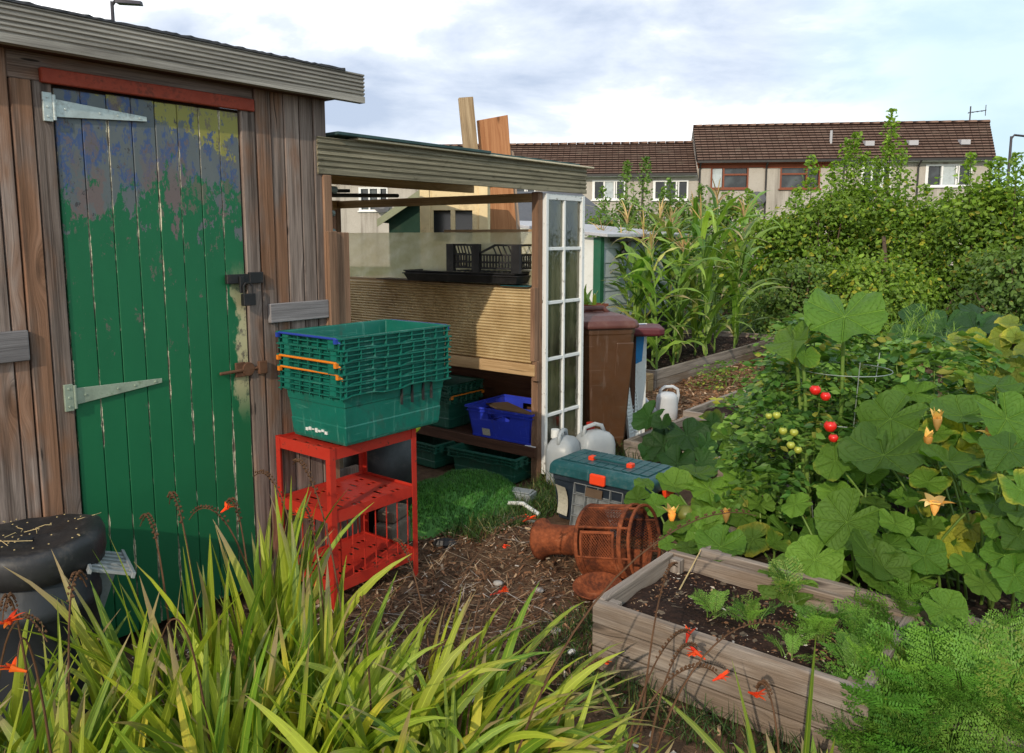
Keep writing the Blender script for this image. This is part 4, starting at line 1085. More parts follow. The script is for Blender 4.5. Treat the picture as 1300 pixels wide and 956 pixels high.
for (ta, tb) in ((146, 150), (215, 219)):
    mb.hexa([cylp(R_ + .001, math.radians(ta), x0 + .04), cylp(R_ + .001, math.radians(ta), x1 - .075), cylp(R_ - .006, math.radians(ta), x1 - .075), cylp(R_ - .006, math.radians(ta), x0 + .04), cylp(R_ + .001, math.radians(tb), x0 + .04), cylp(R_ + .001, math.radians(tb), x1 - .075), cylp(R_ - .006, math.radians(tb), x1 - .075), cylp(R_ - .006, math.radians(tb), x0 + .04)])
for xx in (x0 + .04, x1 - .083):
    for k in range(8):
        ta, tb = 150 + 65 * k / 8, 150 + 65 * (k + 1) / 8
        mb.hexa([cylp(R_ + .001, math.radians(ta), xx), cylp(R_ + .001, math.radians(ta), xx + .01), cylp(R_ - .006, math.radians(ta), xx + .01), cylp(R_ - .006, math.radians(ta), xx), cylp(R_ + .001, math.radians(tb), xx), cylp(R_ + .001, math.radians(tb), xx + .01), cylp(R_ - .006, math.radians(tb), xx + .01), cylp(R_ - .006, math.radians(tb), xx)])
mb.build('door_frame', M['rust'], burner)
bp = atz(752, 752, .03)
bowl = MB(); bowl.lathe([(.0, -.055), (.06, -.048), (.11, -.02), (.135, .012), (.145, .014), (.145, .018), (.132, .017), (.105, -.014), (.055, -.042), (.0, -.049)], 32)
o = bowl.build('rusty_bowl', M['rust'], None, smooth=True, loc=bp + Vector((.02, -.02, .03))); o.scale = (.72, .72, .72); o.rotation_euler = (math.radians(8), math.radians(-6), 0); tag(o, 'shallow rusty bowl on the dirt in front of the burner', 'bowl')

# ------------------------------------------------------------------ raised beds
def soil_grid(mb, x0, x1, y0, y1, z, amp=.018, step=.035):
    nx, ny = max(4, int((x1 - x0) / step)), max(4, int((y1 - y0) / step)); vs = []; fs_ = []; sd = random.random() * 50
    for j in range(ny + 1):
        for i in range(nx + 1):
            x = x0 + (x1 - x0) * i / nx; y = y0 + (y1 - y0) * j / ny
            h = amp * (mnoise.noise((x * 3, y * 3, sd)) + .8 * mnoise.noise((x * 11, y * 11, sd)) + .55 * mnoise.noise((x * 31, y * 31, sd)))
            vs.append((x, y, z + h))
    for j in range(ny):
        for i in range(nx): a = j * (nx + 1) + i; fs_.append((a, a + 1, a + nx + 2, a + nx + 1))
    mb.faces(vs, fs_)
def bed(label, s0, s1, n0, n1, h, soil, nb=2, th=.032, sides='lrfb', mat='bed_wood', joints=None, rz=0.0):
    t = thing('raised_bed', label, 'raised bed', SN(s0, n0), ROT + rz, 'raised beds')
    Ls, Ln = s1 - s0, n1 - n0
    bh = h / nb
    def side(name, x0, x1, y0, y1):
        mb = MB()
        for k in range(nb):
            j = random.uniform(-.003, .003)
            if abs(x1 - x0) > abs(y1 - y0): mb.bx(x0, x1, y0 + j, y1 + j, k * bh + .001, (k + 1) * bh - .003)
            else: mb.bx(x0 + j, x1 + j, y0, y1, k * bh + .001, (k + 1) * bh - .003)
        mb.build('board', M[mat], t, bevel=.004)
    if 'f' in sides:
        cuts = [0] + [c - n0 for c in (joints or [])] + [Ln]
        for a, b in zip(cuts[:-1], cuts[1:]): side('f', 0, th, -b + (.003 if b == Ln else .0015), -a - .0015)
    if 'b' in sides: side('b', Ls - th, Ls, -Ln + .003, -.003)
    if 'l' in sides: side('l', th + .001, Ls - th - .001, -th, 0)
    if 'r' in sides: side('r', th + .001, Ls - th - .001, -Ln, -Ln + th)
    mb = MB()
    for (x, y) in ((th + .002, -th - .045), (Ls - th - .045, -th - .045), (th + .002, -Ln + th + .002), (Ls - th - .045, -Ln + th + .002)):
        mb = MB(); mb.bx(x, x + .042, y, y + .042, 0, h - .012); mb.build('corner_post', M[mat], t, bevel=.003)
    mb = MB(); soil_grid(mb, th + .001, Ls - th - .001, -Ln + th + .001, -th - .001, soil); so = mb.build('soil', M['soil'], t, smooth=True)
    return t
bed('front raised bed of three grey boards with bare dark soil, nearest the camera', -1.61, -1.02, 1.39, 2.30, .25, .185, 3)
bed('low raised bed crowded with carrot tops at the lower right corner', -1.46, -1.02, 2.36, 3.5, .16, .12, 1)
bed('raised bed full of squash behind the front bed', -1.0, .55, 1.50, 3.3, .27, .19, 2)
bed('raised bed of dark leaved plants between the toolbox and the bark path', .70, 1.62, .16, 1.25, .15, .10, 1)
bed('small raised bed behind the dark leaved one, beside the bark path', 1.78, 2.9, .06, 1.25, .15, .10, 1)
bed('long raised bed of sweetcorn along the far side of the bark path', 3.05, 6.6, -2.6, -.86, .20, .13, 2)
bed('raised bed at the far right with a bare soil corner', 3.3, 5.6, 1.63, 3.4, .2, .14, 1)
mb = MB(); mb.bx(-.06, .06, -.04, .05, 0, .115); mb.bx(-.055, .06, -.04, .045, .117, .175)
o = mb.build('timber_block', M['pale_wood'], None, bevel=.004, loc=SN(2.96, -.90)); o.rotation_euler = (0, 0, ROT); tag(o, 'pale stacked timber block at the left end of the sweetcorn bed', 'block')
mb = MB(); p0 = atz(822, 830, .02); p1 = SN(-1.02, 1.52, .275); mid = p0.lerp(p1, .5) + Vector((.01, 0, .03))
mb.tube([p0, p0.lerp(p1, .3) + Vector((0, 0, .02)), mid, p1], [.0035, .003, .003, .002], 6)
tag(mb.build('straw_cane', M['straw'], None), 'dry straw coloured cane lying across the front raised bed', 'cane')

# ------------------------------------------------------------------ grey tub with black cover, lower left
tp = aty(42, 676, 2.3)
tub = thing('compost_tub', 'round grey blue tub with a sagging black rubber cover at the lower left', 'tub', (tp.x, tp.y, 0), 0); tub.scale = (.66, .66, tp.z / .72)
mb = MB(); mb.lathe([(.0, .002), (.215, .002), (.225, .02), (.245, .30), (.252, .46), (.262, .465), (.262, .50), (.254, .505), (.262, .64), (.25, .64), (.0, .62)], 40); mb.build('tub_body', M['grey_tub'], tub, smooth=True)
mb = MB(); n = 44; rs = [(.262, .60), (.283, .605), (.292, .64), (.29, .69), (.275, .715), (.24, .722), (.18, .712), (.10, .704), (.0, .70)]
vs = []; fs_ = []
for r, z in rs:
    for k in range(n):
        t = 2 * PI * k / n; w = 1 + .018 * math.sin(3 * t) + .01 * math.sin(7 * t + 1); vs.append((r * w * math.cos(t), r * w * math.sin(t), z + .010 * math.sin(2 * t + .5) + .008 * mnoise.noise((r * 9 * math.cos(t), r * 9 * math.sin(t), 1))))
for i in range(len(rs) - 1):
    for k in range(n): k2 = (k + 1) % n; fs_.append((i * n + k, i * n + k2, (i + 1) * n + k2, (i + 1) * n + k))
mb.faces(vs, fs_); mb.build('cover', M['black_plastic'], tub, smooth=True)
mb = MB(); hz = Vector((.225, -.12, .40)); d = Vector((.88, -.47, 0)); mb.lathe([(.001, .0), (.02, .0)], 12, c=hz + d * .004, axis=Matrix.Rotation(math.radians(90), 3, 'Y'), sy=.7)
mb = MB()
for k in range(8):
    a = random.uniform(0, 6.28); r = random.uniform(.02, .2); p = Vector((r * math.cos(a), r * math.sin(a), .722)); q = p + Vector((random.uniform(-.14, .14), random.uniform(-.10, .10), .004)); m = p.lerp(q, .5) + Vector((random.uniform(-.03, .03), random.uniform(-.03, .03), .006))
    mb.tube([p, m, q], .0014, 4, caps=False)
for k in range(35):
    a = random.uniform(0, 6.28); r = .25 * math.sqrt(random.random()); p = Vector((r * math.cos(a), r * math.sin(a), .722)); mb.bx(p.x, p.x + .006, p.y, p.y + .005, p.z, p.z + .002)
s_ = mb.build('straw_litter', M['straw'], None, loc=(tp.x, tp.y, .002)); s_.scale = (.66, .66, tp.z / .72 + .002); tag(s_, 'scraps of dry straw lying on the black tub cover', 'straw', kind='stuff')
mb = MB(); q = aty(134, 700, 2.35)
for k in range(6): mb.bx(-.06, .06, -.10 + .035 * k, -.085 + .035 * k, 0, .01)
mb.bx(-.066, -.056, -.11, .11, -.004, .014); mb.bx(.056, .066, -.11, .11, -.004, .014)
mb.bx(-.06, .06, .10, .11, -.5, .0)
o = mb.build('plastic_grid', M['grey_plastic'], None, bevel=.001, loc=(q.x, q.y, .5)); o.rotation_euler = (0, .35, .6); tag(o, 'grey slotted plastic grid beside the black covered tub', 'grid')

# ------------------------------------------------------------------ wheelie bin and things by it
bn = thing('wheelie_bin', 'tall brown wheelie bin with a maroon lid beside the white window', 'bin', SN(.80, -.10), ROT + math.radians(-38))
W, Dp, Hh = .37, .44, .90
mb = MB()
def rr(w, d, z, dx=0):
    c = .035; return [(-w / 2 + c + dx, -d / 2, z), (w / 2 - c + dx, -d / 2, z), (w / 2 + dx, -d / 2 + c, z), (w / 2 + dx, d / 2 - c, z), (w / 2 - c + dx, d / 2, z), (-w / 2 + c + dx, d / 2, z), (-w / 2 + dx, d / 2 - c, z), (-w / 2 + dx, -d / 2 + c, z)]
rs = [rr(W * .76, Dp * .74, .03), rr(W * .78, Dp * .76, .10), rr(W * .9, Dp * .93, .55), rr(W * .97, Dp, .85), rr(W * 1.0, Dp * 1.02, .86), rr(W * 1.0, Dp * 1.02, .90)]
vs = [p for r in rs for p in r]; fs_ = [(i * 8 + k, i * 8 + (k + 1) % 8, (i + 1) * 8 + (k + 1) % 8, (i + 1) * 8 + k) for i in range(5) for k in range(8)] + [tuple(reversed(range(8))), tuple(range(40, 48))]
mb.faces(vs, fs_)
mb.hexa([(.02, -Dp * .385, .12), (.125, -Dp * .385, .12), (.125, -.12, .12), (.02, -.12, .12), (.04, -Dp * .512, .80), (.165, -Dp * .512, .80), (.165, -.12, .80), (.04, -.12, .80)])
mb.build('bin_body', M['bin_brown'], bn, bevel=.008, segs=2)
mb = MB()
rs = [rr(W * 1.08, Dp * 1.12, .895), rr(W * 1.10, Dp * 1.14, .915), rr(W * 1.04, Dp * 1.08, .945), rr(W * .7, Dp * .7, .975)]
vs = [p for r in rs for p in r]; fs_ = [(i * 8 + k, i * 8 + (k + 1) % 8, (i + 1) * 8 + (k + 1) % 8, (i + 1) * 8 + k) for i in range(3) for k in range(8)] + [tuple(reversed(range(8))), tuple(range(24, 32))]
mb.faces(vs, fs_); lid_ = mb.build('lid', M['bin_lid'], bn, bevel=.008, segs=2)
mb = MB(); mb.tube([(-.10, .10, .965), (-.07, .12, 1.0), (.07, .12, 1.0), (.10, .10, .965)], .018, 10); mb.build('lid_handle', M['bin_lid'], lid_, smooth=True)
mb = MB(); mb.tube([(-.17, Dp / 2 + .02, .88), (-.17, Dp / 2 + .06, .90), (.17, Dp / 2 + .06, .90), (.17, Dp / 2 + .02, .88)], .014, 8); mb.build('pull_bar', M['bin_brown'], bn)
for x in (-.16, .16):
    mb = MB(); mb.lathe([(.0, -.02), (.08, -.02), (.09, -.012), (.09, .012), (.08, .02), (.0, .02)], 20, c=(x, Dp * .37 + .04, .09), axis=Matrix.Rotation(PI / 2, 3, 'Y')); mb.build('wheel', M['black_plastic'], bn)
# leaning white slatted board, blue panel, maroon bar, trough
wb = aty(808, 548, 5.62); wb.z = 0
o_t = thing('slatted_board', 'white slatted plastic board leaning upright beside the brown bin', 'board', wb, math.radians(28)); o_t.rotation_euler = (math.radians(-7), 0, math.radians(52))
mb = MB(); Hh = .66
mb.bx(-.085, -.07, 0, .018, 0, Hh); mb.bx(.07, .085, 0, .018, 0, Hh); mb.bx(-.07, .07, .0, .018, 0, .03); mb.bx(-.07, .07, 0, .018, Hh - .03, Hh)
mb.bx(-.07, .07, .008, .014, .03, Hh - .03)
for k in range(22): z = .04 + (Hh - .08) * k / 22; mb.bx(-.068, -.012, .002, .0075, z, z + .012); mb.bx(.012, .068, .002, .0075, z, z + .012)
mb.build('slats', M['white_plastic'], o_t, bevel=.001)
q = aty(811, 545, 5.72); q.z = 0
o_t = thing('display_board', 'bright blue and white board standing behind the white slatted board', 'board', q, math.radians(20))
mb = MB(); mb.bx(-.10, .05, 0, .014, 0, .875); mb.build('board_face', M['white_plastic'], o_t)
mb = MB(); mb.faces([(-.098, -.003, .56), (.012, -.003, .60), (.035, -.003, .872), (-.098, -.003, .872)], [(0, 1, 2, 3)]); mb.build('blue_print', M['panel_blue'], o_t)
p1 = aty(842, 419, 5.62)
o_t = thing('maroon_crate_lid', 'flat dark maroon plastic lid lying level behind the bin and blue board', 'lid', (p1.x - .19, p1.y + .03, p1.z - .03), math.radians(-4))
mb = MB(); rs = [rr(.36, .30, .0), rr(.38, .32, .01), rr(.38, .32, .05), rr(.34, .28, .06)]
vs = [p for r in rs for p in r]; mb.faces(vs, [(i * 8 + k, i * 8 + (k + 1) % 8, (i + 1) * 8 + (k + 1) % 8, (i + 1) * 8 + k) for i in range(3) for k in range(8)] + [tuple(reversed(range(8))), tuple(range(24, 32))]); mb.build('lid_shell', M['maroon'], o_t, bevel=.006)
mb = MB(); mb.bx(-.12, .12, -.008, .008, -.02, .0); mb.build('lid_rib', M['maroon'], o_t)
o_t = thing('timber_stack', 'rough timber upright hidden behind the brown bin', 'timber', (p1.x - .24, p1.y + .08, 0), .1)
mb = MB(); mb.bx(-.05, .05, -.05, .05, 0, p1.z - .052); mb.build('upright', M['dark_wood'], o_t)
stp = aty(748, 410, 5.75)
o_t = thing('plant_stand', 'rough timber stand carrying the terracotta trough behind the bin', 'stand', (stp.x, stp.y, 0), ROT)
for sx in (-.12, .12):
    for sy in (-.12, .12):
        mb = MB(); mb.bx(sx - .02, sx + .02, sy - .02, sy + .02, 0, stp.z - .022); mb.build('leg', M['dark_wood'], o_t)
mb = MB(); mb.bx(-.17, .17, -.17, .17, stp.z - .021, stp.z - .002); mb.build('stand_top', M['dark_wood'], o_t)
o_t = thing('terracotta_trough', 'square terracotta pots stacked by the right edge of the white window', 'pot', (stp.x, stp.y, stp.z), ROT)
mb = MB()
for z, w in ((0, .085), (.062, .092)):
    vs = []
    for ww, zz in ((w - .012, z), (w - .002, z + .058), (w + .008, z + .058), (w + .008, z + .078), (w - .008, z + .078), (w - .02, z + .03)): vs += [(-ww, -ww, zz), (ww, -ww, zz), (ww, ww, zz), (-ww, ww, zz)]
    mb.faces(vs, [(i * 4 + k, i * 4 + (k + 1) % 4, (i + 1) * 4 + (k + 1) % 4, (i + 1) * 4 + k) for i in range(5) for k in range(4)] + [(3, 2, 1, 0), (20, 21, 22, 23)])
mb.build('pot_body', M['terracotta'], o_t)
# watering can
cb = atz(846, 534, 0)
can = thing('watering_can', 'pale grey plastic watering can standing on the bark path', 'watering can', cb, math.radians(2))
mb = MB(); mb.lathe([(.0, .001), (.088, .001), (.094, .01), (.098, .10), (.094, .19), (.088, .215), (.06, .235), (.0, .24)], 28, sx=.92, sy=.8); mb.build('can_body', M['can_plastic'], can, smooth=True)
mb = MB(); mb.tube([(-.07, 0, .045), (-.11, 0, .085), (-.155, 0, .145), (-.19, 0, .175)], [.034, .026, .019, .026], 12); mb.build('spout', M['can_plastic'], can, smooth=True)
mb = MB(); mb.tube([(-.062, 0, .20), (-.055, 0, .255), (-.02, 0, .283), (.045, 0, .285), (.085, 0, .262), (.093, 0, .215), (.086, 0, .15)], .0125, 10); mb.build('handle', M['can_plastic'], can, smooth=True)

# ------------------------------------------------------------------ boards leaning behind the lean-to
def lean_board(name, lab, top, bot, w, th, mat, yaw=0.2, jag=0):
    top, bot = Vector(top), Vector(bot)
    t = MB(); d = (top - bot).normalized(); side = Vector((math.cos(yaw), math.sin(yaw), 0)); side = (side - d * side.dot(d)).normalized(); nn = side.cross(d).normalized()
    a = side * w / 2; b = nn * th / 2
    c = [bot - a - b, bot + a - b, bot + a + b, bot - a + b, top - a - b, top + a - b + d * jag, top + a + b + d * jag, top - a + b]
    org = Vector((bot.x, bot.y, 0)); t.hexa([p - org for p in c], tint=(.5, .3, .5))
    o = t.build(name, M[mat], None, bevel=.003, loc=org); return tag(o, lab, 'board', 'timber leaning behind the lean-to')
Yb = 7.05
pt = aty(591, 124, Yb); lean_board('timber_post', 'thick pale sawn post sticking up highest above the lean-to roof', pt, (pt.x + .24, Yb + .12, .01), .125, .07, 'post_wood', .15)
pt = aty(625, 150, Yb + .1); lean_board('plywood_sheet', 'orange plywood sheet sticking up above the lean-to roof', pt + Vector((0, 0, -.012)), (pt.x + .20, Yb + .20, .01), .275, .02, 'plywood', .12, .03)
pt = aty(646, 186, Yb + .16); lean_board('pink_plank', 'narrow pinkish broken plank right of the plywood sheet', pt, (pt.x + .20, Yb + .26, .01), .075, .03, 'pink_wood', .5, -.05)

# ------------------------------------------------------------------ neighbouring plots: sheds beyond
Yc = 6.3; xa, xb = aty(533, 260, Yc).x, aty(620, 260, Yc).x
cs = thing('cream_shed', 'cream painted narrow shed with a two pane window seen through the lean-to', 'shed', ((xa + xb) / 2, Yc, 0), 0)
w = (xb - xa) / 2; zt = aty(577, 233, Yc).z; wz0, wz1 = aty(577, 297, Yc).z - .06, aty(577, 267, Yc).z; wx0, wx1 = aty(548, 280, Yc).x - (xa + xb) / 2, aty(602, 280, Yc).x - (xa + xb) / 2
mb = MB()
mb.bx(-w, wx0, 0, .03, 0, zt); mb.bx(wx1, w, 0, .03, 0, zt); mb.bx(wx0, wx1, 0, .03, 0, wz0); mb.bx(wx0, wx1, 0, .03, wz1, zt)
mb.bx(-w, -w + .03, .031, .5, 0, zt); mb.bx(w - .03, w, .031, .5, 0, zt)
mb.bx(-w + .005, -w + .075, -.014, -.001, 0, zt - .002); mb.bx(w - .075, w - .005, -.014, -.001, 0, zt - .002)
mb.build('wall', M['cream_wood'], cs, bevel=.002)
mb = MB(); mb.bx(-w - .02, w + .02, -.03, .52, zt + .001, zt + .02); mb.build('roof', M['slate_felt'], cs)
wf = MB(); m_ = (wx0 + wx1) / 2
wf.bx(m_ - .018, m_ + .018, .0, .02, wz0, wz1); wf.bx(wx0, wx0 + .014, .002, .02, wz0, wz1); wf.bx(wx1 - .014, wx1, .002, .02, wz0, wz1); wf.bx(wx0, wx1, -.02, .0, wz0 - .02, wz0 - .001)
wo = wf.build('window', M['cream_wood'], cs)
mb = MB(); mb.bx(wx0, wx1, .021, .025, wz0, wz1); mb.build('pane', M['win_glass'], wo)
mb = MB(); mb.bx(wx0 + .02, wx1 - .02, .06, .07, wz0, wz0 + .12); mb.build('curtain', M['curtain'], wo)
Yg = 9.4; pl = aty(487, 277, Yg); pr = aty(545, 239, Yg)
gs = thing('green_shed', 'dark green shed with a sage roof edge left of the cream shed', 'shed', (pr.x, Yg, 0), 0)
hw = pr.x - pl.x; ze, zr = pl.z, pr.z
mb = MB(); mb.faces([(-hw + .06, 0, 0), (hw, 0, 0), (hw, 0, ze), (0, 0, zr - .03), (-hw + .06, 0, ze - .0)] + [(-hw + .06, 1.8, 0), (hw, 1.8, 0), (hw, 1.8, ze), (0, 1.8, zr - .03), (-hw + .06, 1.8, ze)], [(0, 1, 2, 3, 4), (9, 8, 7, 6, 5), (0, 4, 9, 5), (1, 6, 7, 2)]); mb.build('wall', M['green_boards'], gs)
mb = MB()
for sx in (-1, 1): mb.hexa([(sx * (hw + .04), -.14, ze - .05), (0, -.14, zr), (0, 1.95, zr), (sx * (hw + .04), 1.95, ze - .05), (sx * (hw + .04), -.14, ze - .02), (0, -.14, zr + .035), (0, 1.95, zr + .035), (sx * (hw + .04), 1.95, ze - .02)])
mb.build('roof', M['slate_felt'], gs)
mb = MB()
for sx in (-1, 1): mb.hexa([(sx * (hw + .05), -.17, ze - .10), (0, -.17, zr - .06), (0, -.145, zr - .06), (sx * (hw + .05), -.145, ze - .10), (sx * (hw + .05), -.17, ze - .015), (0, -.17, zr + .04), (0, -.145, zr + .04), (sx * (hw + .05), -.145, ze - .015)])
mb.build('bargeboard', M['green_trim'], gs)
# grey hipped roof building
Yr = 16.0; e0, e1 = aty(628, 284, Yr), aty(786, 284, Yr); rz_ = aty(700, 243, Yr + 1.6).z; r0, r1 = aty(655, 243, Yr + 1.6).x, aty(735, 243, Yr + 1.6).x
gr = thing('grey_roofed_shed', 'shed with a grey felt hipped roof behind the white hut', 'shed', ((e0.x + e1.x) / 2, Yr, 0), 0); cxr = (e0.x + e1.x) / 2
mb = MB(); L0, L1 = e0.x - cxr, e1.x - cxr; a, b = r0 - cxr, r1 - cxr; ze = e0.z
mb.faces([(L0, 0, ze), (L1, 0, ze), (L1, 3.2, ze), (L0, 3.2, ze), (a, 1.6, rz_), (b, 1.6, rz_)], [(0, 1, 5, 4), (1, 2, 5), (2, 3, 4, 5), (3, 0, 4), (3, 2, 1, 0)], [[(0, 0)] * 4, [(0, 0)] * 3, [(0, 0)] * 4, [(0, 0)] * 3, [(0, 0)] * 4]); mb.build('roof', M['grey_roof'], gr)
mb = MB(); mb.bx(L0 + .15, L1 - .15, .15, 3.05, 0, ze - .004); mb.build('wall', M['hut_white'], gr)
# white hut with green corner post
hp = aty(762, 300, 8.4); 
hut = thing('white_hut', 'low white hut with a green corner post and pale sheet roof beyond the bin', 'hut', (hp.x, hp.y, 0), ROT)
mb = MB(); zt = hp.z - .01
mb.bx(-.02, .0, .03, 1.6, .30, zt); wl = mb.build('wall', M['hut_white'], hut, label='plain white end wall')
mb = MB()
for k in range(6): z = .62 + k * .15; mb.hexa([(.03, -.012, z), (1.7, -.012, z), (1.7, .02, z), (.03, .02, z), (.03, -.002, z + .147), (1.7, -.002, z + .147), (1.7, .02, z + .147), (.03, .02, z + .147)])
mb.build('wall', M['hut_blue'], hut, label='pale bluish board wall')
mb = MB(); mb.bx(-.035, .035, -.03, .03, 0, zt); mb.bx(-.034, -.021, .031, .06, .0, zt - .002); mb.build('corner_post', M['hut_green'], hut)
mb = MB(); mb.bx(-.03, 1.72, -.02, .015, .46, .60); mb.bx(.0, 1.7, 0, .02, .0, .455); mb.build('base_board', M['gutter'], hut)
mb = MB(); mb.hexa([(-.12, -.16, zt + .002), (1.85, -.16, zt + .002), (1.85, 1.75, zt + .17), (-.12, 1.75, zt + .17), (-.12, -.16, zt + .035), (1.85, -.16, zt + .035), (1.85, 1.75, zt + .205), (-.12, 1.75, zt + .205)]); mb.build('roof', M['hut_roof'], hut, bevel=.004)
mb = MB(); mb.tube([(.42, -.09, zt - .005), (.42, -.09, zt - .12), (.36, -.05, zt - .18)], .035, 8); mb.build('downpipe', M['gutter'], hut)
mb = MB(); mb.bx(.1, 1.8, -.13, -.06, zt - .045, zt - .003); mb.build('gutter', M['gutter'], hut)

# ------------------------------------------------------------------ terrace of houses
HA = math.radians(-7.0); he = Vector((math.cos(HA), math.sin(HA), 0)); hf = Vector((-he.y, he.x, 0)); H0 = Vector((0, 39.2, 0))
def HP(px, py, off=0.0):
    r = ray(px, py); t = (H0.dot(hf) + off) / r.dot(hf); p = r * t
    return ((p - H0).dot(he), EYE + p.z)
SB = 2.3
def house(lab, x0, x1, eave, ridge, wins, depth=SB, clad=None, gable_r=False, extra=None):
    u0, u1 = x0, x1
    t = thing('terraced_house', lab, 'house', H0 + he * u0, HA, 'terraced houses behind the allotment')
    L = u1 - u0; mb = MB()
    # front wall with openings cut as strips
    ws = sorted([(w[0] - u0, w[1] - u0, w[2], w[3]) for w in wins]); x = .0
    for a, b, z0, z1 in ws:
        mb.bx(x, a, 0, .25, -.3, eave); mb.bx(a, b, 0, .25, -.3, z0); mb.bx(a, b, 0, .25, z1, eave); x = b
    mb.bx(x, L, 0, .25, -.3, eave)
    mb.bx(.0, L, .251, .4, -.3, eave - .1) if False else None
    mb.bx(.02, L - .02, 2 * depth - .25, 2 * depth, -.3, eave)
    for xx in (.0, L - .25): 
        mb.faces([(xx, .252, -.3), (xx, 2 * depth - .252, -.3), (xx, 2 * depth - .252, eave), (xx, depth, ridge - .12), (xx, .252, eave), (xx + .25, .252, -.3), (xx + .25, 2 * depth - .252, -.3), (xx + .25, 2 * depth - .252, eave), (xx + .25, depth, ridge - .12), (xx + .25, .252, eave)],
                 [(0, 1, 2, 3, 4), (9, 8, 7, 6, 5), (0, 4, 9, 5), (4, 3, 8, 9), (3, 2, 7, 8), (2, 1, 6, 7)])
    mb.build('wall', M['render_wall'], t)
    for i, (wn, (a, b, z0, z1)) in enumerate(zip(sorted(wins), ws)):
        style = wn[4]; fm = M['upvc'] if style[0] == 'w' else M['brown_frame']; f = .07; mb = MB()
        mb.bx(a, b, -.03, .10, z0, z0 + f); mb.bx(a, b, -.03, .10, z1 - f, z1); mb.bx(a, a + f, -.03, .10, z0 + f, z1 - f); mb.bx(b - f, b, -.03, .10, z0 + f, z1 - f)
        w_ = b - a; muls = {'w': (.36, .67), 'b': (.34,), 'c': (.66,)}[style[0]]
        for m in muls: mb.bx(a + w_ * m - f * .55, a + w_ * m + f * .55, -.025, .10, z0 + f, z1 - f)
        if style[0] == 'w':
            for q0, q1 in ((0, .36), (.67, 1)): mb.bx(a + w_ * q0 + f, a + w_ * q0 + f + .05, -.035, .05, z0 + f, z1 - f)
        if style[0] in 'bc':
            q0, q1 = (.34, 1) if style[0] == 'b' else (0, .66)
            mb.bx(a + w_ * q0 + f * .5, a + w_ * q1 - f * .5, -.025, .09, z1 - f - .33, z1 - f - .25)
        mb.bx(a - .06, b + .06, -.09, -.0305, z0 - .05, z0 + .015)
        wo = mb.build('window', fm, t)
        mb = MB(); mb.bx(a + f, b - f, .105, .115, z0 + f, z1 - f); mb.build('pane', M['win_glass'], wo)
        if len(style) > 1:
            mb = MB(); mb.bx(a + w_ * .05, a + w_ * (.3 if style[1] == 'l' else .95), .02, .03, z0 + f, z1 - f * (1 if style[1] == 'l' else 5)) if style[1] != 'm' else mb.bx(a + w_ * .38, a + w_ * .64, .02, .03, z0 + f, z1 - f); mb.build('curtain', M['curtain'], wo)
    # tiled roof in courses
    sk = 0.75 if gable_r else 0.0
    mb = MB(); rows = 13; run = depth + .35; rise = ridge - eave + .0; y0 = -.35
    for k in range(rows):
        fa, fb = k / rows, (k + 1) / rows; ya, yb = y0 + run * fa, y0 + run * fb; za = eave - .05 + (rise) * fa; zb = eave - .05 + rise * fb
        vs = [(0, ya, za), (L + sk * fa, ya, za), (L + sk * fa, ya, za + .075), (0, ya, za + .075), (L + sk * fb, yb + .02, zb + .02), (0, yb + .02, zb + .02)]
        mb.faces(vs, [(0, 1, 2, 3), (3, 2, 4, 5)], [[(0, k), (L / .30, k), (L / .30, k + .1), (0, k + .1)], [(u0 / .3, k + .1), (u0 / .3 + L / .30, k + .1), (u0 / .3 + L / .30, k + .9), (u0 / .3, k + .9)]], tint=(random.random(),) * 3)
    mb.faces([(0, depth, ridge), (L + sk, depth, ridge), (L, 2 * depth + .3, eave), (0, 2 * depth + .3, eave)], [(0, 1, 2, 3)], [[(0, 0), (L, 0), (L, 15), (0, 15)]])
    for xx in ((0.0,) if not gable_r else (0.0, L)):
        mb.faces([(xx, y0, eave - .05), (xx + (sk if xx > 0 else 0), depth, ridge - .05), (xx, 2 * depth, eave - .05)], [(0, 1, 2)], [[(0, 0)] * 3])
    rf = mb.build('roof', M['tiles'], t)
    mb = MB(); n = max(2, int(L / .42))
    LR = L + sk
    for k in range(n): mb.tube([(LR * k / n + .01, depth, ridge + .01), (LR * (k + 1) / n - .01, depth, ridge + .02)], .10, 8)
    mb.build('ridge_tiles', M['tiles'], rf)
    mb = MB(); mb.bx(0, L, -.45, -.36, eave - .13, eave - .03); mb.build('gutter', M['gutter'], t)
    mb = MB(); mb.tube([(.14, -.40, eave - .12), (.14, -.07, eave - .35), (.14, -.07, 0)], .045, 8); mb.build('downpipe', M['gutter'], t)
    mb = MB(); mb.bx(0, L, -.352, -.02, eave - .16, eave - .10); mb.build('fascia', M['upvc'] if clad is None else M['brown_clad'], t)
    if clad is not None:
        mb = MB(); mb.bx(clad[0] - u0, clad[1] - u0, -.05, -.002, clad[2], eave - .16); mb.build('cladding', M['brown_clad'], t)
    if extra: extra(t, u0, L)
    return t
uL, zL = HP(745, 221); zLr = HP(780, 183, SB)[1]; zR = HP(1000, 203)[1]; zRr = HP(1080, 158, SB)[1]
X = lambda px: HP(px, 230)[0]
Z = lambda py, px=900: HP(px, py)[1]
def W(x0, y0, x1, y1, style): return (X(x0), X(x1), Z(y1, x0), Z(y0, x0), style)
def lamp_vent(t, u0, L, xs=(), z=None):
    pass
def sat(px, py):
    def f(t, u0, L):
        u, z = HP(px, py); mb = MB(); mb.lathe([(.001, .06), (.2, .03), (.38, -.03), (.39, -.03), (.2, .045)], 20, c=(u - u0, -.35, z), axis=Matrix.Rotation(math.radians(75), 3, 'X'), sy=.85); mb.tube([(u - u0, -.30, z), (u - u0, 0, z - .1)], .03, 6); mb.build('satellite_dish', M['grey_dish'], t)
    return f
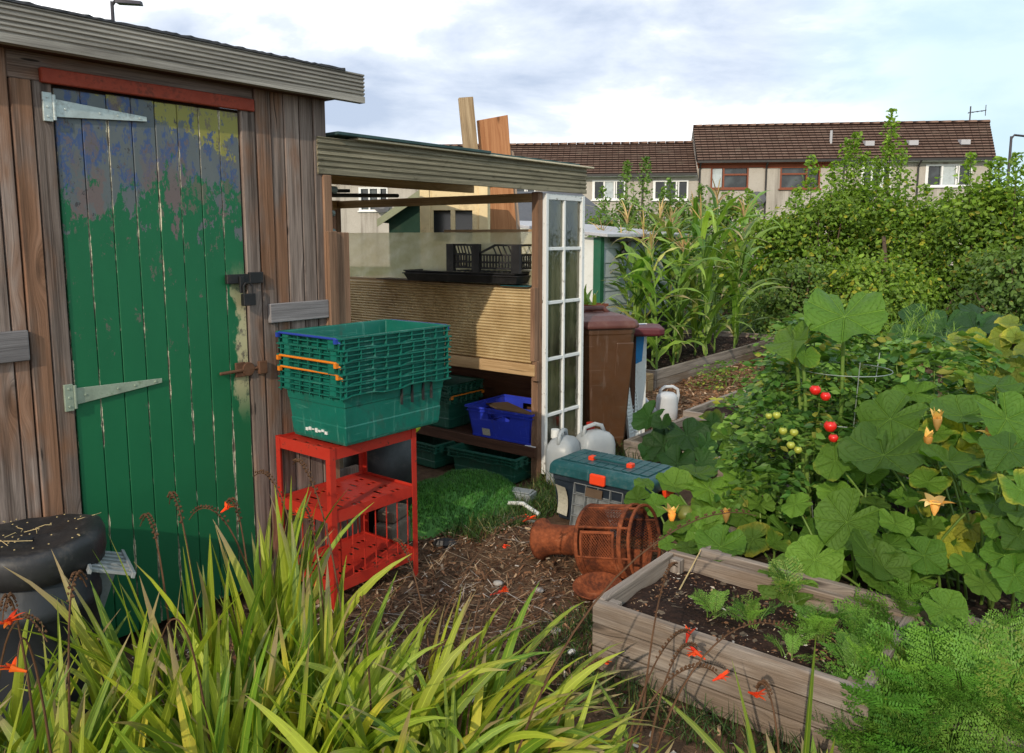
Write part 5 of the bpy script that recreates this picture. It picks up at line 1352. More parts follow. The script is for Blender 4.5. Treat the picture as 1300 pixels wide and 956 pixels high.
def pipes(px, py0, py1, aerial=False):
    def f(t, u0, L):
        u, z0 = HP(px, py0, 1.0); z1 = HP(px, py1, 1.0)[1]; mb = MB(); mb.tube([(u - u0, .9, z0), (u - u0, .9, z1)], .06, 8); mb.build('vent_pipe', M['hut_roof'], t)
        for qx, qy in ((1100, 187), (1155, 187), (1220, 187)):
            pass
    return f
def aerial(t, u0, L):
    u, z = HP(1258, 150, SB); mb = MB(); z = zRr; x = L - .15
    mb.tube([(x, SB, z - .4), (x, SB, z + .75)], .03, 6); mb.tube([(x - .1, SB, z + .45), (x + .7, SB, z + .55)], .02, 5)
    for k in range(4): q = x + .0 + .2 * k; mb.tube([(q, SB - .25, z + .46 + .024 * k), (q, SB + .25, z + .46 + .024 * k)], .012, 4)
    mb.tube([(x + .68, SB, z + .3), (x + .68, SB, z + .8)], .018, 5)
    mb.build('aerial', M['lamp_metal'], t)
    for px in (1100, 1155, 1220):
        u, zz = HP(px, 187, 1.0); mb = MB(); yy = .75; zz = zR + (zRr - zR) * (yy + .35) / (SB + .35); mb.hexa([(u - u0 - .2, yy - .25, zz - .12), (u - u0 + .2, yy - .25, zz - .12), (u - u0 + .2, yy + .2, zz - .02), (u - u0 - .2, yy + .2, zz - .02), (u - u0 - .2, yy - .25, zz + .1), (u - u0 + .2, yy - .25, zz + .1), (u - u0 + .2, yy + .2, zz + .15), (u - u0 - .2, yy + .2, zz + .15)]); mb.build('roof_vent', M['hut_roof'], t)
xs = [X(395), X(560), X(705), X(812)]
house('terraced house seen under the lean-to roof left of the green shed', xs[0] - 2, xs[1], zL, zLr, [W(455, 238, 492, 268, 'w')], extra=sat(487, 262))
house('terraced house hidden mostly behind the lean-to roof and boards', xs[1], xs[2], zL, zLr, [W(640, 232, 680, 255, 'w')])
house('lower terraced house with the white window just right of the lean-to beam', xs[2], xs[3], zL, zLr, [W(752, 229, 794, 254, 'wm')])
house('lower terraced house with white window next to the step up in the roof', xs[3], X(884), zL, zLr, [W(829, 229, 874, 254, 'w')])
house('higher terraced house with brown window and satellite dish at the roof step', X(884), X(968), zR, zRr, [W(902, 212, 950, 240, 'bl')], clad=(X(884) + .05, X(968), Z(213, 930)), extra=sat(960, 252))
house('higher terraced house with brown window left of the tall hedge whips', X(968), X(1066), zR, zRr, [W(990, 211, 1041, 240, 'c')], clad=(X(968), X(1056), Z(213, 1010)), extra=pipes(1053, 203, 166))
house('higher terraced house with white window behind the hedge whips', X(1066), X(1160), zR, zRr, [W(1093, 210, 1130, 237, 'w')])
house('end terraced house with white window and a roof aerial at the right end', X(1160), X(1258), zR, zRr, [W(1174, 209, 1233, 237, 'wm')], gable_r=True, extra=aerial)
# ------------------------------------------------------------------ street lamps
def lamp(lab, top, arm, y, h=None):
    t = thing('street_lamp', lab, 'street lamp', (top.x, y, 0), 0, 'street lamps')
    mb = MB(); mb.tube([(0, 0, 0), (0, 0, top.z * .3), (0, 0, top.z)], [.09, .07, .05], 8); mb.build('pole', M['lamp_metal'], t)
    mb = MB(); a = arm; mb.tube([(0, 0, top.z - .1), (math.copysign(.12, a), 0, top.z + .05), (a, 0, top.z - .02)], .045, 8); mb.build('arm', M['lamp_metal'], t)
    mb = MB(); s = math.copysign(1, a); mb.hexa([(a - s * .1, -.14, top.z - .06), (a + s * .6, -.12, top.z - .1), (a + s * .6, .12, top.z - .1), (a - s * .1, .14, top.z - .06), (a - s * .1, -.1, top.z + .06), (a + s * .6, -.06, top.z), (a + s * .6, .06, top.z), (a - s * .1, .1, top.z + .06)] if s > 0 else [(a + .6 * s, -.12, top.z - .1), (a - s * .1, -.14, top.z - .06), (a - s * .1, .14, top.z - .06), (a + s * .6, .12, top.z - .1), (a + .6 * s, -.06, top.z), (a - s * .1, -.1, top.z + .06), (a - s * .1, .1, top.z + .06), (a + s * .6, .06, top.z)])
    mb.build('lantern', M['lamp_metal'], t)
lamp('dark street lamp rising behind the shed roof', aty(142, 2, 24), .25, 24)
lamp('dark street lamp at the right edge past the end house', aty(1284, 173, 34), .8, 34)
# ================================================================== VEGETATION
def grid_batch(mb, P, UV, T, mi=0):
    N, a, b, _ = P.shape
    base = mb.nv; mb.V.append(P.reshape(-1, 3).astype(np.float32)); mb.nv += N * a * b
    i, j = np.meshgrid(np.arange(a - 1), np.arange(b - 1), indexing='ij')
    q = np.stack([i * b + j, i * b + j + 1, (i + 1) * b + j + 1, (i + 1) * b + j], -1).reshape(-1, 4)
    L = (np.arange(N)[:, None, None] * a * b + q[None]).reshape(-1)
    mb.L.append((L + base).astype(np.int32)); nf = N * len(q); mb.C.append(np.full(nf, 4))
    mb.UV.append(UV.reshape(-1, 2)[L].astype(np.float32)); mb.T.append(np.repeat(T, len(q), 0).astype(np.float32)); mb.M.append(np.full(nf, mi))
def U(a, b, n): return RNG.uniform(a, b, n)
def blades(mb, base, az, el, L, W, droop, nseg=9, fold=.18, roll=None, T=None, power=1.6, taper=2.6, wave=0.0, w0=.45, mi=0):
    """strap leaves; all args arrays of N"""
    N = len(az); t = np.linspace(0, 1, nseg + 1)
    e = el[:, None] - droop[:, None] * t[None] ** power
    ds = (L / nseg)[:, None]
    dx = np.cos(e) * np.cos(az)[:, None]; dy = np.cos(e) * np.sin(az)[:, None]; dz = np.sin(e)
    tan = np.stack([dx, dy, dz], -1)
    c = np.cumsum(tan * ds[..., None], 1); c = np.concatenate([np.zeros((N, 1, 3)), c[:, :-1]], 1) + base[:, None]
    side = np.stack([-np.sin(az), np.cos(az), np.zeros(N)], -1)[:, None] * np.ones((1, nseg + 1, 1))
    nor = np.cross(side, tan)
    if roll is None: roll = np.zeros(N)
    rr_ = roll[:, None, None]
    s2 = side * np.cos(rr_) + nor * np.sin(rr_); n2 = -side * np.sin(rr_) + nor * np.cos(rr_)
    w = W[:, None] * np.minimum(1, w0 + 3 * t)[None] * np.maximum(0.02, (1 - t ** taper))[None] * .5
    ph = U(0, 6.28, N)[:, None]
    wv = wave * np.sin(t[None] * 22 + ph) * w
    P = np.stack([c - s2 * w[..., None] + n2 * wv[..., None], c + n2 * (fold * w)[..., None] * -1, c + s2 * w[..., None] - n2 * wv[..., None]], 2)
    UV = np.zeros((N, nseg + 1, 3, 2)); UV[..., 0] = np.array([0, .5, 1]); UV[..., 1] = t[None, :, None]
    if T is None: T = RNG.random((N, 3))
    grid_batch(mb, P, UV, T, mi); return c
def leaf_cloud(mb, C, size, nrm=None, T=None, asp=.62, fold=.25, mi=0):
    N = len(C)
    if nrm is None:
        nrm = RNG.normal(0, 1, (N, 3)); nrm[:, 2] = np.abs(nrm[:, 2]) + .4
    nrm = nrm / np.linalg.norm(nrm, axis=1, keepdims=True)
    r = RNG.normal(0, 1, (N, 3)); a = np.cross(nrm, r); a /= np.linalg.norm(a, axis=1, keepdims=True) + 1e-9; b = np.cross(nrm, a)
    s = (np.full(N, size) if np.isscalar(size) else size)[:, None]; h = s * .5; w = s * asp * .5
    # six sided leaf: base, two shoulders, tip
    up = nrm * w * fold
    P = np.stack([C - a * h, C - a * h * .25 + b * w + up, C + a * h * .45 + b * w * .75 + up, C + a * h * 1.05, C + a * h * .45 - b * w * .75 + up, C - a * h * .25 - b * w + up], 1)
    # as two quads sharing the midrib
    Q1 = P[:, [0, 1, 2, 3]]; Q2 = P[:, [0, 3, 4, 5]]
    if T is None: T = RNG.random((N, 3))
    uv1 = np.array([(.5, 0), (1, .4), (.9, .7), (.5, 1)]); uv2 = np.array([(.5, 0), (.5, 1), (.1, .7), (0, .4)])
    mb.bulk(Q1, T, uv1, mi); mb.bulk(Q2, T, uv2, mi)

# ------------------------------------------------------------------ crocosmia clumps in the foreground
def bez(p0, p1, p2, p3, n):
    t = np.linspace(0, 1, n)[:, None]; p0, p1, p2, p3 = [np.array(p) for p in (p0, p1, p2, p3)]
    return (1 - t) ** 3 * p0 + 3 * t * (1 - t) ** 2 * p1 + 3 * t * t * (1 - t) * p2 + t ** 3 * p3
def flower(pos, rz, par, size=.035, mat='flower_red'):
    mb = MB(); n = 6; az = rz + RNG.normal(0, .75, n)
    d = Vector((math.cos(rz), math.sin(rz), .3)).normalized()
    base = np.tile(np.array(pos), (n, 1)); 
    blades(mb, base, az, U(.1, .7, n), np.full(n, size), np.full(n, size * .30), U(.2, .8, n), 4, .3, T=RNG.random((n, 3)), w0=.5)
    mb.tube([Vector(pos) - d * size * .9, Vector(pos) - d * size * .3, Vector(pos) + d * size * .12], [.0022, .0045, .008], 7)
    return mb.build('flower', M[mat], par)
def crocosmia(label, x, y, n, hmin, hmax, azb, azs, lean=0.0, stems=(), lengths=None):
    n = int(n * 1.0)
    t = thing('crocosmia_plant', label, 'plant', (x, y, 0), 0, 'crocosmia clumps in the foreground')
    mb = MB(); N = n
    fan = RNG.integers(0, max(2, n // 7), N); fc = RNG.normal(0, .075, (max(2, n // 7), 2)); fa = RNG.normal(azb, azs, max(2, n // 7))
    base = np.column_stack([fc[fan] + RNG.normal(0, .012, (N, 2)), np.full(N, .0)])
    az = fa[fan] + RNG.normal(0, .35, N) + PI * (RNG.random(N) < .12)
    el = np.clip(RNG.normal(1.34 - lean, .16, N), .55, 1.56); L = U(hmin, hmax, N); W = U(.022, .040, N)
    dr = np.clip(RNG.normal(.45 + lean * .9, .35, N), .02, 2.2)
    T = RNG.random((N, 3)); T[:, 2] *= .98
    blades(mb, base, az, el, L, W, dr, 10, .22, U(-1.2, 1.2, N), T, 2.0, 3.2)
    # short inner leaves hiding the feet
    m = n // 3; fan = RNG.integers(0, len(fc), m)
    base = np.column_stack([fc[fan] + RNG.normal(0, .04, (m, 2)), np.zeros(m)]); T = RNG.random((m, 3)); T[:, 0] *= .5; T[:, 1] *= .6; T[:, 2] = np.where(RNG.random(m) < .15, .95, .3)
    blades(mb, base, RNG.uniform(0, 6.28, m), U(.7, 1.4, m), U(.2, .5, m), U(.015, .026, m), U(.2, 1.2, m), 7, .2, U(-1, 1, m), T, 1.8, 3.0)
    mb.build('leaves', M['lf_croc'], t, smooth=True)
    for k, st in enumerate(stems):
        fx, fy, fz = st[0] - Vector((x, y, 0)); b = (random.uniform(-.05, .05), random.uniform(-.05, .05), 0)
        P = bez(b, (b[0] + fx * .15, b[1] + fy * .15, fz * .8 + .15), (fx * .7, fy * .7, fz + .12), (fx, fy, fz), 16)
        ms = MB(); ms.tube([tuple(p) for p in P], np.linspace(.0035, .0014, 16), 5, caps=False)
        # seed beads zigzag along the outer part
        if len(st) > 2 and st[2]:
            for i in range(26):
                f = .55 + .42 * i / 26; p = P[min(15, int(f * 15))] * (1 - (f * 15 % 1)) + P[min(15, int(f * 15) + 1)] * (f * 15 % 1)
                s_ = (1 if i % 2 else -1) * .007
                c_ = Vector(p) + Vector((s_ * .6, s_ * .4, .006 + .002 * random.random())); r = .0042 * random.uniform(.7, 1.2)
                ms.faces([c_ + Vector((0, 0, r * 1.3)), c_ + Vector((r, 0, 0)), c_ + Vector((0, r, 0)), c_ + Vector((-r, 0, 0)), c_ + Vector((0, -r, 0)), c_ - Vector((0, 0, r * 1.3))], [(0, 1, 2), (0, 2, 3), (0, 3, 4), (0, 4, 1), (5, 2, 1), (5, 3, 2), (5, 4, 3), (5, 1, 4)])
        so = ms.build('flower_stem', M['dry_stem'], t)
        if st[1]:
            for q in range(st[1]): flower((fx + random.uniform(-.012, .012), fy + random.uniform(-.012, .012), fz - .012 * q), random.uniform(0, 6), so, .028 + .010 * random.random(), 'flower_red' if st[1] else 'flower_orange')
    return t
RGT = 0.0  # +x
fl = lambda px, py, Y, n=1, beads=True: (aty(px, py, Y), n, beads)
crocosmia('crocosmia clump at the bottom left corner with two broad leaves lit yellow', -1.05, 1.66, 50, .35, .64, 1.9, 1.4, .05, [fl(22, 848, 1.5, 1, False), fl(3, 790, 1.55, 1), fl(110, 745, 1.8, 0)])
crocosmia('crocosmia tuft at the left edge in front of the black covered tub', -1.28, 1.80, 60, .32, .60, 1.2, 1.4, .1, [fl(60, 815, 1.7, 0)])
crocosmia('crocosmia clump just right of the black covered tub', -.86, 2.02, 64, .42, .78, 2.4, 1.2, .0, [fl(215, 640, 2.2, 0), fl(178, 668, 2.2, 0)])
crocosmia('crocosmia clump with the tallest upright leaves in front of the door', -.72, 2.22, 52, .50, .80, 1.5, 1.3, -.02, [fl(288, 645, 2.5, 1), fl(240, 660, 2.3, 0)])
crocosmia('low crocosmia clump at the bottom edge below the door', -.70, 1.80, 70, .36, .60, 1.2, 1.3, .06, [fl(205, 810, 1.8, 0, False)])
crocosmia('crocosmia clump in front of the left leg of the red rack', -.50, 2.14, 50, .38, .62, .9, 1.0, .05, [fl(383, 650, 2.6, 2), fl(322, 605, 2.7, 0), fl(372, 590, 2.75, 0)])
crocosmia('crocosmia clump leaning right in front of the red rack', -.40, 1.95, 60, .34, .56, .4, .8, .24, [fl(460, 770, 2.2, 0)])
crocosmia('crocosmia clump arching right below the right leg of the rack', -.26, 2.12, 60, .38, .66, .15, .6, .42, [fl(500, 690, 2.7, 0), fl(672, 657, 3.0, 1), fl(590, 835, 2.2, 0)])
crocosmia('low crocosmia clump arching right over the dirt at the bottom middle', -.16, 1.92, 70, .36, .62, .1, .6, .48, [fl(640, 692, 2.9, 1), fl(632, 752, 2.6, 1, False), fl(642, 745, 2.65, 1, False)])
crocosmia('crocosmia clump at the bottom edge middle, leaves sprawling low', .0, 1.80, 50, .26, .46, .0, .8, .55, [fl(775, 842, 2.25, 1), fl(960, 655, 2.3, 0)])
crocosmia('crocosmia clump with wiry flower stems in front of the raised bed', .28, 1.82, 26, .2, .36, .4, 1.2, .5, [fl(877, 806, 2.25, 1), fl(886, 826, 2.15, 2), fl(912, 858, 2.05, 1), fl(860, 720, 2.4, 0), fl(1000, 800, 2.1, 0)])
crocosmia('small crocosmia tuft at the lower right of the raised bed front', .62, 1.72, 30, .16, .3, .6, 1.3, .4, [fl(960, 880, 1.95, 1)])

# ------------------------------------------------------------------ squash leaves
def squash_leaf(mb, c, r, nrm, tipdir, kind=0, T=None, cup=.15):
    na, nr = 56, 7
    n = Vector(nrm).normalized(); y = Vector(tipdir); y = (y - n * y.dot(n)); y = y.normalized() if y.length > .01 else n.orthogonal().normalized(); x = y.cross(n)
    ph = random.uniform(0, 6.28); dr = random.uniform(-.1, .22); rag = random.uniform(0, 9); fold = random.uniform(-.05, .28)
    P = np.zeros((1, nr + 1, na + 1, 3)); UV = np.zeros((1, nr + 1, na + 1, 2))
    for i in range(nr + 1):
        f = (i / nr)
        for k in range(na + 1):
            a = 2 * PI * k / na                      # 0 at tip (+y)
            d = abs(((a + PI) % (2 * PI)) - PI); dn = PI - d
            if kind == 2: R = (.62 + .38 * math.cos(d * .5) ** 2) * (1 + .22 * math.exp(-(d / .28) ** 2)) * (1 - .5 * math.exp(-(dn / .3) ** 2))
            else:
                lob = (.030 if kind == 0 else .075) * math.cos(5 * a)
                R = (.95 + lob) * (1 - .74 * math.exp(-(dn / .13) ** 2)) * (1 + .08 * math.exp(-((dn - .40) / .25) ** 2))
            R *= 1 + .035 * mnoise.noise((math.cos(a) * 3 + rag, math.sin(a) * 3, rag)) + .018 * math.cos(21 * a + ph)
            u, v = math.sin(a) * R * f, math.cos(a) * R * f
            z = cup * f * f * .8 + .12 * math.sin(3 * a + ph) * f * f + .055 * math.sin(7 * a + ph * 2) * f ** 3 - dr * max(0, v) ** 2 + fold * abs(u) ** 1.3 - .16 * f * (1 - min(1, abs(math.sin(3.5 * a)) * 1.6)) * .5 + .02 * mnoise.noise((u * 5, v * 5, rag))
            p = Vector(c) + (x * u + y * v + n * z) * r; P[0, i, k] = p; UV[0, i, k] = (u, v)
    if T is None: T = (random.random(), random.random(), random.random() * .6)
    grid_batch(mb, P, UV, np.array([T]))
CAMP = Vector((0, 0, EYE))
def squash_plant(label, base, leaves, fill=0, fbox=None, mat='squash', flowers=(), fruits=(), kind=0, cat='squash plant', name='squash_plant', group='squash plants in the raised beds', fr=(.06, .12), thick=.0048, yel=0.0):
    """leaves: (px,py,Y,width_px,tilt,lateral,yellow)"""
    base = Vector(base); t = thing(name, label, cat, base, 0, group)
    mb = MB(); ms = MB()
    items = []
    for L in leaves:
        px, py, Y, w = L[:4]; tilt = L[4] if len(L) > 4 else .45; lat = L[5] if len(L) > 5 else random.uniform(-.25, .25); ye = L[6] if len(L) > 6 else random.random() * .45
        c = aty(px, py, Y); items.append((c, w * .5 * Y / F_PX * .96, tilt, lat, ye))
    if fill:
        (x0, x1), (y0, y1), (z0, z1) = fbox
        for k in range(fill):
            c = Vector((random.uniform(x0, x1), random.uniform(y0, y1), random.uniform(z0, z1))); items.append((c, random.uniform(*fr), random.uniform(.1, .6), random.uniform(-.6, .6), random.random() * (.9 if random.random() < .25 else .4)))
    for (c, r, tilt, lat, ye) in items:
        tc = (CAMP - c).normalized(); tilt = max(.1, tilt * .85 + random.uniform(-.14, .14)); n = Vector((0, 0, 1)) * (1 - tilt) + tc * tilt + Vector((lat, 0, 0)) + Vector((random.uniform(-.1, .1), random.uniform(-.1, .1), 0))
        out = Vector((c.x - base.x, c.y - base.y, 0)); 
        if out.length < .03: out = Vector((random.uniform(-1, 1), -1, 0))
        td = out.normalized() + Vector((random.uniform(-.8, .8), random.uniform(-.8, .4), -.35))
        squash_leaf(mb, c - base, r, n, td, kind, (random.random(), random.random(), min(1.8, ye + yel)), random.uniform(-.12, .30))
        # petiole from near the crown up to the leaf
        b = base + Vector((random.uniform(-.10, .10), random.uniform(-.08, .08), 0)); f = .72
        b = b.lerp(Vector((c.x, c.y, base.z)), random.uniform(.15, .85)); b.z = base.z - .02
        mid = b.lerp(c, .55) + Vector((0, 0, .25 * (c - b).length * .4))
        P = [b - base, (b.lerp(mid, .55)) - base, mid - base, (c - n.normalized() * .012) - base]
        ms.tube([tuple(p) for p in bez(P[0], P[1], P[2], P[3], 7)], np.linspace(thick * 1.25, thick * .8, 7), 6, caps=False)
    mb.build('leaves', M[mat], t, smooth=True); ms.build('stems', M['stem'], t, smooth=True)
    for (px, py, Y, s) in flowers:
        c = aty(px, py, Y) - base; mf = MB(); n = 6; az = np.linspace(0, 2 * PI, n, endpoint=False) + random.random(); op = s > .052
        blades(mf, np.tile(np.array(c), (n, 1)), az, U(.35, .8, n) if op else U(.8, 1.3, n), np.full(n, s) * U(.8, 1.2, n), np.full(n, s * .62), U(.5, 1.6, n) if op else U(-.3, .9, n), 6, -.3, T=RNG.random((n, 3)), w0=.5, taper=2.2)
        mf.lathe([(.003, -.04), (.012, -.02), (.018, .005), (.016, .008)], 8, c=c); mf.build('flower', M['flower_orange'], t, smooth=True)
    for (px, py, Y, s, mt) in fruits:
        c = aty(px, py, Y) - base; mf = MB(); mf.lathe([(.0, -s * .8), (s * .5, -s * .72), (s * .9, -s * .3), (s, .0), (s * .9, s * .35), (s * .5, s * .72), (s * .1, s * .8), (.0, s * .8)], 22, c=c); mf.build('fruit', M[mt], t, smooth=True)
    return t
M['squash_orange'] = m_plain('orange_squash_skin', (.55, .20, .02), .4, .5, var=.2)
M['squash_green'] = m_plain('olive_squash_skin', (.16, .17, .03), .45, .4, var=.3)
sb = .19
# left plant spilling towards the toolbox and the burner
squash_plant('squash plant with yellowish leaves spilling over the bed corner by the toolbox', SN(-.72, 1.72, sb),
    [(818, 613, 3.55, 30, .3), (809, 634, 3.5, 38, .6, -.5), (832, 641, 3.45, 36, .7), (856, 617, 3.5, 54, .4), (857, 641, 3.4, 32, .5), (858, 668, 3.25, 40, .35), (900, 622, 3.5, 66, .5), (945, 614, 3.5, 62, .45), (942, 655, 3.3, 62, .5), (898, 646, 3.4, 54, .5, .3, .6), (884, 601, 3.6, 54, .3, 0, .0), (932, 592, 3.6, 50, .4, 0, 0), (915, 694, 3.06, 72, .55, -.1), (848, 690, 3.15, 30, .5), (872, 695, 3.1, 30, .4), (985, 690, 3.05, 44, .3, .5, .75), (965, 640, 3.3, 40, .4), (880, 665, 3.3, 34, .6), (1010, 655, 3.2, 54, .4, .2), (975, 600, 3.6, 50, .4)],
    12, ((.75, 1.2), (3.05, 3.5), (.20, .32)), flowers=[(853, 654, 3.3, .05), (922, 652, 3.2, .03)], fruits=[(871, 652, 3.38, .045, 'squash_green')], kind=0)
squash_plant('squash plant with big round leaves hanging over the back edge of the front bed', SN(-.78, 2.05, sb),
    [(1075, 663, 2.85, 88, .7, -.15, .1), (1040, 682, 2.95, 62, .45, -.6, .3), (1152, 636, 2.85, 48, .5), (1137, 665, 2.75, 50, .35, .2, .05), (1182, 670, 2.75, 36, .5), (1128, 692, 2.7, 58, .35, .0, .45), (1122, 722, 2.62, 74, .8, .0, .3), (1173, 706, 2.62, 62, .65, .1, .05), (1112, 640, 2.95, 40, .3, 0, .6), (1200, 774, 2.42, 62, .75, .1, .2), (1228, 716, 2.55, 46, .55), (1010, 640, 3.05, 44, .4, -.4, .3), (1060, 625, 3.0, 50, .35, 0, .3), (1100, 600, 3.1, 60, .35), (1236, 640, 2.75, 36, .3, 0, .3)],
    8, ((1.0, 1.45), (2.7, 2.95), (.22, .36)), flowers=[(1187, 640, 2.58, .062)], fruits=[(1206, 698, 2.85, .055, 'squash_orange')], kind=0)
squash_plant('squash plant with large grey dusted leaves at the right', SN(-.42, 2.45, sb),
    [(1130, 532, 3.05, 92, .45, -.3, 0), (1122, 578, 2.9, 112, .5, -.1, .05), (1060, 585, 3.0, 60, .5, -.5, .55), (1205, 586, 2.75, 84, .3, .1, .0), (1222, 528, 3.0, 90, .45, .1, 0), (1278, 532, 2.75, 84, .5, .2, 0), (1282, 572, 2.6, 76, .4, .1, 0), (1296, 622, 2.4, 64, .6, .2, .8), (1240, 615, 2.7, 60, .45, .4, .05), (1178, 612, 2.75, 54, .35, 0, .7), (1250, 560, 2.85, 60, .3, 0, .6), (1265, 490, 3.1, 60, .4, .2, .3), (1160, 500, 3.3, 56, .4), (1190, 550, 3.0, 50, .3, 0, .8), (1268, 668, 2.5, 44, .4), (1246, 600, 2.7, 40, .3, 0, .9), (1212, 690, 2.78, 50, .8, .1, 1.6), (1195, 705, 2.75, 40, .9, -.2, 1.7), (1230, 668, 2.8, 46, .7, .3, 1.5), (1240, 572, 2.95, 56, .5, .2, 1.6), (1215, 560, 3.0, 50, .6, -.2, 1.2), (1170, 640, 2.95, 40, .7, 0, 1.4), (1275, 705, 2.5, 60, .5), (1292, 680, 2.45, 56, .5, .2, .5), (1288, 730, 2.4, 56, .5), (1250, 742, 2.45, 50, .5, 0, .4), (1262, 640, 2.6, 60, .4, .1, .6), (1300, 650, 2.5, 60, .5)],
    12, ((1.2, 1.9), (2.6, 3.2), (.25, .42)), flowers=[(1190, 534, 2.95, .05), (1178, 557, 2.9, .04), (1258, 553, 2.8, .055)], kind=1)
squash_plant('tall squash plant with one huge raised leaf standing above the tomatoes', SN(-.28, 1.80, sb),
    [(1072, 402, 3.25, 108, .42, .1, .05), (1008, 432, 3.3, 74, .2, -.55, .55), (1022, 452, 3.25, 40, .7, .5, .6), (1128, 478, 3.6, 66, .5, .3, 0), (1150, 445, 3.9, 60, .4, 0, .0), (1110, 455, 3.8, 50, .4)],
    12, ((1.05, 1.8), (3.3, 3.9), (.35, .75)), kind=0, thick=.009)
squash_plant('dark leaved plant at the far left corner of its bed behind the toolbox', SN(.98, .45, .10),
    [(872, 553, 5.0, 62, .75, -.1, 0), (842, 566, 5.0, 56, .7, .0, 0), (860, 588, 4.8, 50, .7, .1, 0), (905, 560, 5.1, 60, .6, .2, 0), (825, 572, 5.0, 34, .6), (930, 575, 5.0, 60, .5), (890, 590, 4.8, 50, .6), (945, 545, 5.2, 46, .5)],
    14, ((.9, 1.6), (4.75, 5.3), (.12, .34)), mat='squash_dark', kind=1, group='squash plants in the raised beds')
squash_plant('yellowing climbing bean at the right edge of the far bed', SN(.62, 2.95, .0),
    [(1243, 432, 3.7, 40, .7, .1), (1275, 445, 3.6, 44, .7, .2), (1230, 460, 3.7, 44, .6, -.1), (1255, 478, 3.6, 60, .65), (1292, 470, 3.4, 50, .7), (1280, 500, 3.4, 58, .6), (1258, 505, 3.5, 46, .5), (1294, 430, 3.6, 40, .6), (1252, 525, 3.4, 40, .5), (1275, 425, 3.8, 34, .5), (1298, 520, 3.3, 50, .5), (1245, 500, 3.6, 40, .5), (1290, 545, 3.2, 52, .6), (1268, 540, 3.3, 44, .5), (1218, 480, 3.8, 36, .5), (1225, 440, 3.9, 34, .5), (1285, 410, 3.8, 36, .5)],
    24, ((2.05, 2.6), (3.2, 3.7), (.5, 1.05)), mat='bean', kind=2, cat='bean plant', name='bean_plant', group=None, thick=.004, yel=.5, fr=(.05, .08))

# ------------------------------------------------------------------ pinnate leaves: tomato and similar herbs
def compound(mb, base, d, L, nl, size, T, droop=.5, mi=0, asp=.55):
    d = Vector(d).normalized(); side = d.cross(Vector((0, 0, 1))); side = side.normalized() if side.length > .05 else Vector((1, 0, 0))
    C = []; A = []; S = []
    for k in range(nl):
        f = (k // 2 + 1) / (nl // 2 + 1); p = Vector(base) + d * L * f - Vector((0, 0, droop * L * f * f))
        sg = 1 if k % 2 else -1
        if k == nl - 1: ax_ = d - Vector((0, 0, droop)); c = p + ax_.normalized() * size * .5
        else: ax_ = d * .45 + side * sg - Vector((0, 0, .35)); c = p + ax_.normalized() * size * .5
        C.append(c); A.append(ax_.normalized()); S.append(size * (1 - .35 * f) * random.uniform(.7, 1.2))
    C = np.array(C); A = np.array(A); S = np.array(S)[:, None]; up = np.tile(np.array([0, 0, 1.0]), (len(C), 1)) + RNG.normal(0, .75, C.shape); B = np.cross(A, up); B /= np.linalg.norm(B, axis=1, keepdims=True); Nn = np.cross(B, A)
    h = S * .5; w = S * asp * .5; u_ = Nn * w * .3
    q1 = np.stack([C - A * h, C - A * h * .2 + B * w + u_, C + A * h * .4 + B * w * .8 + u_ * .5, C + A * h * 1.1], 1); q2 = np.stack([C - A * h, C + A * h * 1.1, C + A * h * .4 - B * w * .8 + u_ * .5, C - A * h * .2 - B * w + u_], 1)
    TT = np.tile(np.array(T), (len(C), 1)) + RNG.normal(0, .12, (len(C), 3)); TT = np.clip(TT, 0, 1)
    mb.bulk(q1, TT, np.array([(.5, 0), (1, .4), (.9, .7), (.5, 1)]), mi); mb.bulk(q2, TT, np.array([(.5, 0), (.5, 1), (.1, .7), (0, .4)]), mi)
def leafy(name, label, cat, base, rx, ry, h, n, size, mat, group=None, nl=7, L=.14, stemn=4, droop=.5, dens=.5, asp=.55, z0=.0):
    base = Vector(base); t = thing(name, label, cat, base, 0, group); mb = MB(); ms = MB(); stems = []
    for k in range(stemn):
        e = Vector((random.uniform(-.6, .6) * rx, random.uniform(-.6, .6) * ry, h * random.uniform(.75, .98))); stems.append(e)
        ms.tube([tuple(p) for p in bez((e.x * .15, e.y * .15, -.02), (e.x * .3, e.y * .3, h * .3), (e.x * .8, e.y * .8, h * .6), e, 7)], np.linspace(.008, .003, 7), 5, caps=False)
    for k in range(n):
        a = random.uniform(0, 2 * PI); rr_ = random.random() ** dens; z = random.random() ** .8; prof = math.sin(PI * min(1, .18 + .80 * z)) ** .6
        p = Vector((math.cos(a) * rx * rr_ * prof, math.sin(a) * ry * rr_ * prof, z0 + (h - z0) * z)); d = Vector((math.cos(a) + random.uniform(-.6, .6), math.sin(a) + random.uniform(-.6, .6), random.uniform(-.3, 1.0)))
        T = (random.random(), .25 + .75 * random.random(), random.random()); compound(mb, p, d, L * random.uniform(.6, 1.2), nl, size * random.uniform(.7, 1.25), T, droop, asp=asp)
    mb.build('leaves', M[mat], t); ms.build('stems', M['stem'], t, smooth=True)
    return t
